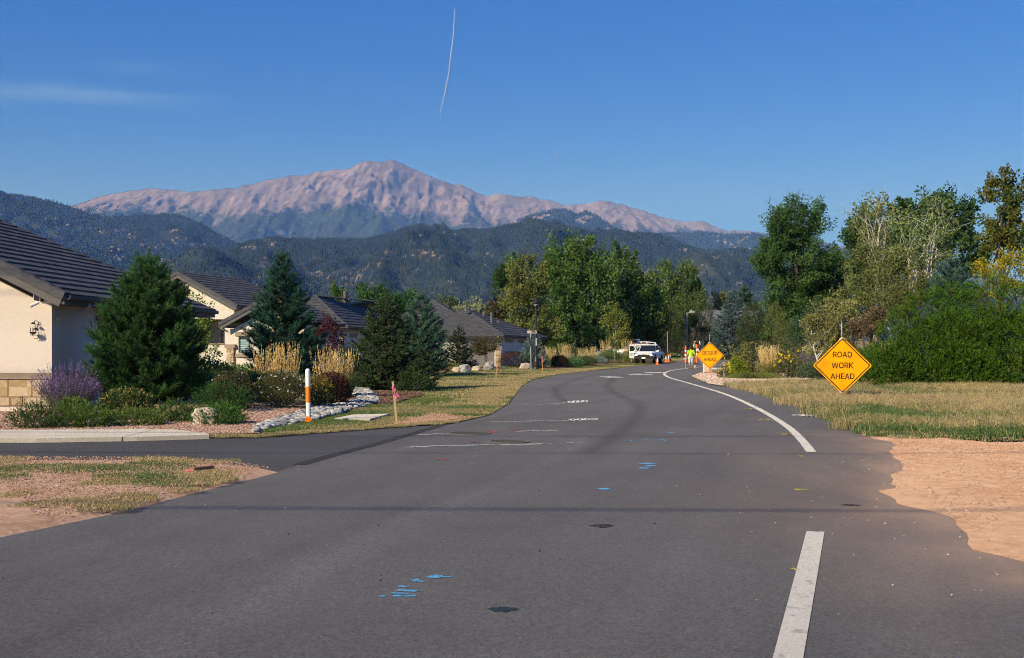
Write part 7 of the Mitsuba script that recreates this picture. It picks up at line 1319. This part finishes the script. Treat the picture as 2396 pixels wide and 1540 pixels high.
# ------------------------------------------------------------------ people
def hull_chain(bones, refine=.03, smooth=14):
    """one skin over balls joined by bones [(p, r, q, s), ...]"""
    ball = lambda p, r: manifold3d.Manifold.sphere(1.0, 14).scale([r, r, r] if np.isscalar(r) else list(r)).translate([float(c) for c in p])
    b = manifold3d.Manifold()
    for p, r, q, s in bones: b = b+manifold3d.Manifold.batch_hull([ball(p, r), ball(q, s)])
    b = b.refine_to_length(refine); m = b.to_mesh(); t = trimesh.Trimesh(m.vert_properties[:, :3], m.tri_verts, process=True); trimesh.smoothing.filter_taubin(t, iterations=smooth); return t
def hand(w, d, side, thumb):
    """palm, five fingers and thumb, a little curled; w wrist, d direction, side across the palm"""
    d, side = unit(d), unit(side); n = np.cross(d, side); out = [(w, .026, w+d*.075, (.040, .030, .030))]
    for i, (off, L) in enumerate(((-.030, .062), (-.010, .074), (.010, .070), (.029, .055))):
        a = w+d*.075+side*off; k1 = a+unit(d+n*.25)*L*.55; k2 = k1+unit(d*.6+n*.8)*L*.5; out += [(a, .0105, k1, .0095), (k1, .0095, k2, .0085)]
    a = w+d*.028+side*thumb*.030; k1 = a+unit(d*.6+side*thumb*.7+n*.3)*.042; out += [(a, .013, k1, .011), (k1, .011, k1+unit(d+n*.5)*.03, .009)]
    return out
SKIN = (.40, .24, .165)
def person(label, o, yaw, h, J, cloth, head_tilt=0.0):
    """J: joints in metres for a 1.75 m figure that looks along -y; cloth: list of (name, bones, colour)"""
    k = thing('person', label, 'person'); s = h/1.75; T = place(o, yaw, s); hip, chest, neck, head = (np.array(J[q], float) for q in ('hip', 'chest', 'neck', 'head'))
    B = [(hip, (.145, .105, .10), chest-[0, 0, .10], (.155, .11, .12)), (chest-[0, 0, .10], (.155, .11, .12), chest, (.165, .105, .09)), (chest, .085, neck, .058), (neck, .056, head-[0, 0, .03], .062), (head-[0, .02, .05], (.062, .072, .07), head+[0, .012, .04], (.076, .092, .088)), (head+[0, -.075, -.055], .032, head+[0, -.05, -.02], .045), (head+[0, -.095, -.012], .014, head+[0, -.085, .018], .010)]
    for q in ('l', 'r'):
        sg = 1 if q == 'l' else -1; sh, el, wr, hp, kn, an, toe = (np.array(J[q+n_], float) for n_ in ('sh', 'el', 'wr', 'hp', 'kn', 'an', 'toe'))
        B += [(chest+[sg*.08, 0, .0], .075, sh, .062), (sh, .060, el, .046), (el, .045, wr, .031)]+hand(wr, wr-el, np.array([0, 1., 0]), -1)
        B += [(hp, .095, kn, .062), (kn, .060, (kn*.6+an*.4)+[0, .012, 0], .058), ((kn*.6+an*.4)+[0, .012, 0], .056, an, .042), (an, .045, toe, .036), (an+[0, .04, -.04], .036, an, .04)]
        B += [(head+[sg*.078, .012, .0], .016, head+[sg*.080, .018, -.03], .013)]
    M().tm(hull_chain(B, .022, 10), SKIN).put(k+'__body', 'matte', T, smooth=True)
    M().raw(*[(np.array(q.vertices), q.faces) for q in [trimesh.creation.icosphere(subdivisions=1, radius=.011)]][0], (.03, .02, .02)).put(k+'__eye', 'gloss', T@place(head+[.030, -.087, .012]), smooth=True)
    M().raw(*[(np.array(q.vertices), q.faces) for q in [trimesh.creation.icosphere(subdivisions=1, radius=.011)]][0], (.03, .02, .02)).put(k+'__eye_001', 'gloss', T@place(head+[-.030, -.087, .012]), smooth=True)
    for n_, bones, col in cloth(J): M().tm(hull_chain(bones, .025, 8), col).put(nkey(f'{k}__{n_}'), 'matte', T, smooth=True)
    return k, T
A_ = lambda *p: np.array(p, float)
J1 = dict(hip=A_(0, 0, .93), chest=A_(.0, -.01, 1.30), neck=A_(.0, -.01, 1.46), head=A_(-.01, -.05, 1.60), lsh=A_(.20, .0, 1.40), lel=A_(.27, .03, 1.12), lwr=A_(.33, -.10, .89), rsh=A_(-.20, .0, 1.40), rel=A_(-.29, .03, 1.12), rwr=A_(-.33, -.12, .90),
          lhp=A_(.095, 0, .90), lkn=A_(.10, -.03, .49), lan=A_(.10, .03, .09), ltoe=A_(.13, -.15, .035), rhp=A_(-.095, 0, .90), rkn=A_(-.12, -.06, .49), ran=A_(-.13, -.06, .09), rtoe=A_(-.17, -.23, .035))
def cloth1(J):
    sh = [(J['hip']+[0, 0, .02], (.168, .128, .10), J['chest']-[0, 0, .1], (.178, .130, .12)), (J['chest']-[0, 0, .1], (.178, .130, .12), J['chest']+[0, 0, .03], (.185, .122, .085)), (J['chest']+[0, 0, .05], .10, J['neck']-[0, 0, .02], .068)]
    for q, sg in (('l', 1), ('r', -1)): sh += [(J['chest']+[sg*.08, 0, .02], .088, J[q+'sh'], .078), (J[q+'sh'], .078, J[q+'sh']*.35+J[q+'el']*.65, .074)]
    pants = [(J['hip']+[0, 0, .06], (.165, .124, .07), J['hip']-[0, 0, .04], (.172, .128, .07))]
    out = [('shirt', sh, (.50, .74, .03))]
    for q in ('l', 'r'): pants += [(J[q+'hp']-[0, 0, .02], .112, J[q+'hp']*.12+J[q+'kn']*.88, .095)]
    out.append(('shorts', pants, (.62, .60, .56)))
    hd = J['head']; out.append(('hair', [(hd+[0, .035, .045], (.078, .080, .072), hd+[0, .045, .0], (.074, .062, .06)), (hd+[0, -.02, .075], (.07, .07, .045), hd+[0, .03, .07], (.078, .08, .05))], (.035, .024, .018)))
    for q in ('l', 'r'):
        an, toe = J[q+'an'], J[q+'toe']; out.append(('sock', [(an+[0, 0, .02], .050, an+[0, .0, .15], .055)], (.10, .11, .15))); out.append(('boot', [(an+[0, .045, -.035], .048, toe+[0, -.01, .012], .048), (an, .056, an+[0, .0, .05], .057)], (.17, .085, .05)))
    return out
o1 = G(1616.5, 863.4); k1, T1 = person('worker seen from behind in a lime shirt and pale shorts holding a blue wand', o1, math.pi+.15, 1.73, {**J1}, cloth1)
wl = (T1@np.append(J1['rwr']+[-.0, -.02, -.07], 1))[:3]; wr_ = (T1@np.append(J1['lwr']+[0, -.02, -.07], 1))[:3]
left, right = (wl, wr_) if wl[0] < wr_[0] else (wr_, wl)
k = thing('locator_wand', 'light blue locator wand held in the left hand of the worker in shorts', 'tool'); foot = np.array([left[0]-.10, left[1]-.1, .03]); M().tube([left+[.12, 0, .07], left+[.0, 0, -.02], left*.72+foot*.28+[-.03, 0, 0], foot], [.028, .030, .024, .018], 10, (.24, .40, .62)).put(k+'__shaft', 'metal_paint'); M().box(left+[-.16, 0, -.04], (.20, .10, .05), (.62, .66, .70), bevel=.015).put(k+'__display', 'metal_paint'); M().tube([left+[-.10, 0, -.03], left+[.05, 0, .02]], .014, 6, (.2, .2, .2)).put(k+'__grip', 'metal_paint')
k = thing('marking_tool', 'orange and black marking tool held in the right hand of the worker in shorts', 'tool'); b = right+[.03, -.05, 0]; M().tube([b+[0, 0, -.02], b+[-.02, 0, -.16], b+[-.0, 0, -.24]], [.03, .055, .05], 10, (.80, .17, .02)).put(k+'__head', 'metal_paint'); M().tube([b+[0, 0, -.24], b+[.01, 0, -.52]], [.040, .036], 10, (.05, .05, .06)).put(k+'__shaft', 'metal_paint'); M().tube([b+[.01, 0, -.52], b+[.01, 0, -.68]], [.045, .04], 10, WHITE).put(k+'__can', 'metal_paint'); M().tube([b+[.01, 0, -.68], b+[.02, 0, -.82]], [.038, .028], 10, (.62, .22, .06)).put(k+'__nozzle', 'metal_paint')
J2 = dict(hip=A_(0, 0, .93), chest=A_(.0, .0, 1.30), neck=A_(.0, -.01, 1.46), head=A_(.03, -.03, 1.60), lsh=A_(.20, .0, 1.40), lel=A_(.25, -.06, 1.13), lwr=A_(.06, -.26, 1.16), rsh=A_(-.20, .0, 1.40), rel=A_(-.25, -.06, 1.13), rwr=A_(-.05, -.27, 1.13),
          lhp=A_(.095, 0, .90), lkn=A_(.11, -.02, .49), lan=A_(.12, .02, .09), ltoe=A_(.15, -.16, .035), rhp=A_(-.095, 0, .90), rkn=A_(-.11, -.02, .49), ran=A_(-.12, .02, .09), rtoe=A_(-.15, -.16, .035))
def cloth2(J):
    tor = [(J['hip']+[0, 0, .03], (.172, .132, .09), J['chest']-[0, 0, .1], (.182, .134, .12)), (J['chest']-[0, 0, .1], (.182, .134, .12), J['chest']+[0, 0, .04], (.180, .124, .08))]
    out = [('safety_vest', tor, (.60, .74, .05)), ('vest_band', [(J['hip']+[0, 0, .20], (.184, .142, .02), J['hip']+[0, 0, .215], (.184, .142, .02))], (.70, .45, .12)), ('vest_band', [(J['hip']+[0, 0, .06], (.182, .140, .02), J['hip']+[0, 0, .075], (.182, .140, .02))], (.70, .45, .12))]
    for q in ('l', 'r'): out.append(('sleeve', [(J[q+'sh'], .076, J[q+'el'], .060), (J[q+'el'], .059, J[q+'wr'], .042)], (.40, .42, .44)))
    pants = [(J['hip']+[0, 0, .03], (.162, .124, .07), J['hip']-[0, 0, .05], (.170, .126, .07))]
    for q in ('l', 'r'): pants += [(J[q+'hp'], .108, J[q+'kn'], .080), (J[q+'kn'], .080, J[q+'an']+[0, 0, .02], .068)]
    out.append(('trousers', pants, (.022, .028, .045)))
    for q in ('l', 'r'): out.append(('boot', [(J[q+'an']+[0, .045, -.035], .05, J[q+'toe']+[0, -.01, .012], .05), (J[q+'an'], .058, J[q+'an']+[0, 0, .05], .06)], (.05, .04, .035)))
    hd = J['head']; out.append(('sun_hat', [(hd+[0, 0, .07], (.10, .115, .07), hd+[0, .01, .10], (.085, .095, .07)), (hd+[0, -.03, .055], (.17, .19, .018), hd+[0, -.03, .06], (.16, .18, .016))], (.80, .62, .05))); out.append(('neck_shade', [(hd+[0, .075, .04], (.10, .05, .06), hd+[0, .085, -.12], (.12, .045, .07))], (.74, .74, .10)))
    return out
d = 146; b2 = at(1625, d); hh = Z(796.6, d)-b2[2]; step = max(.0, hh-1.86)
if step > .02: M().box(b2+[0, 0, step/2-.1], (1.6, 1.2, step+.2), (.5, .5, .5), bevel=.02).put('low_slab_001', 'concrete', color=False); tag('low_slab_001', 'raised concrete pad under the worker in the sun hat', 'slab')
person('worker in a yellow vest, grey sleeves and a wide yellow sun hat standing beyond', b2+[0, 0, max(step, 0)], .9, 1.78, J2, cloth2)
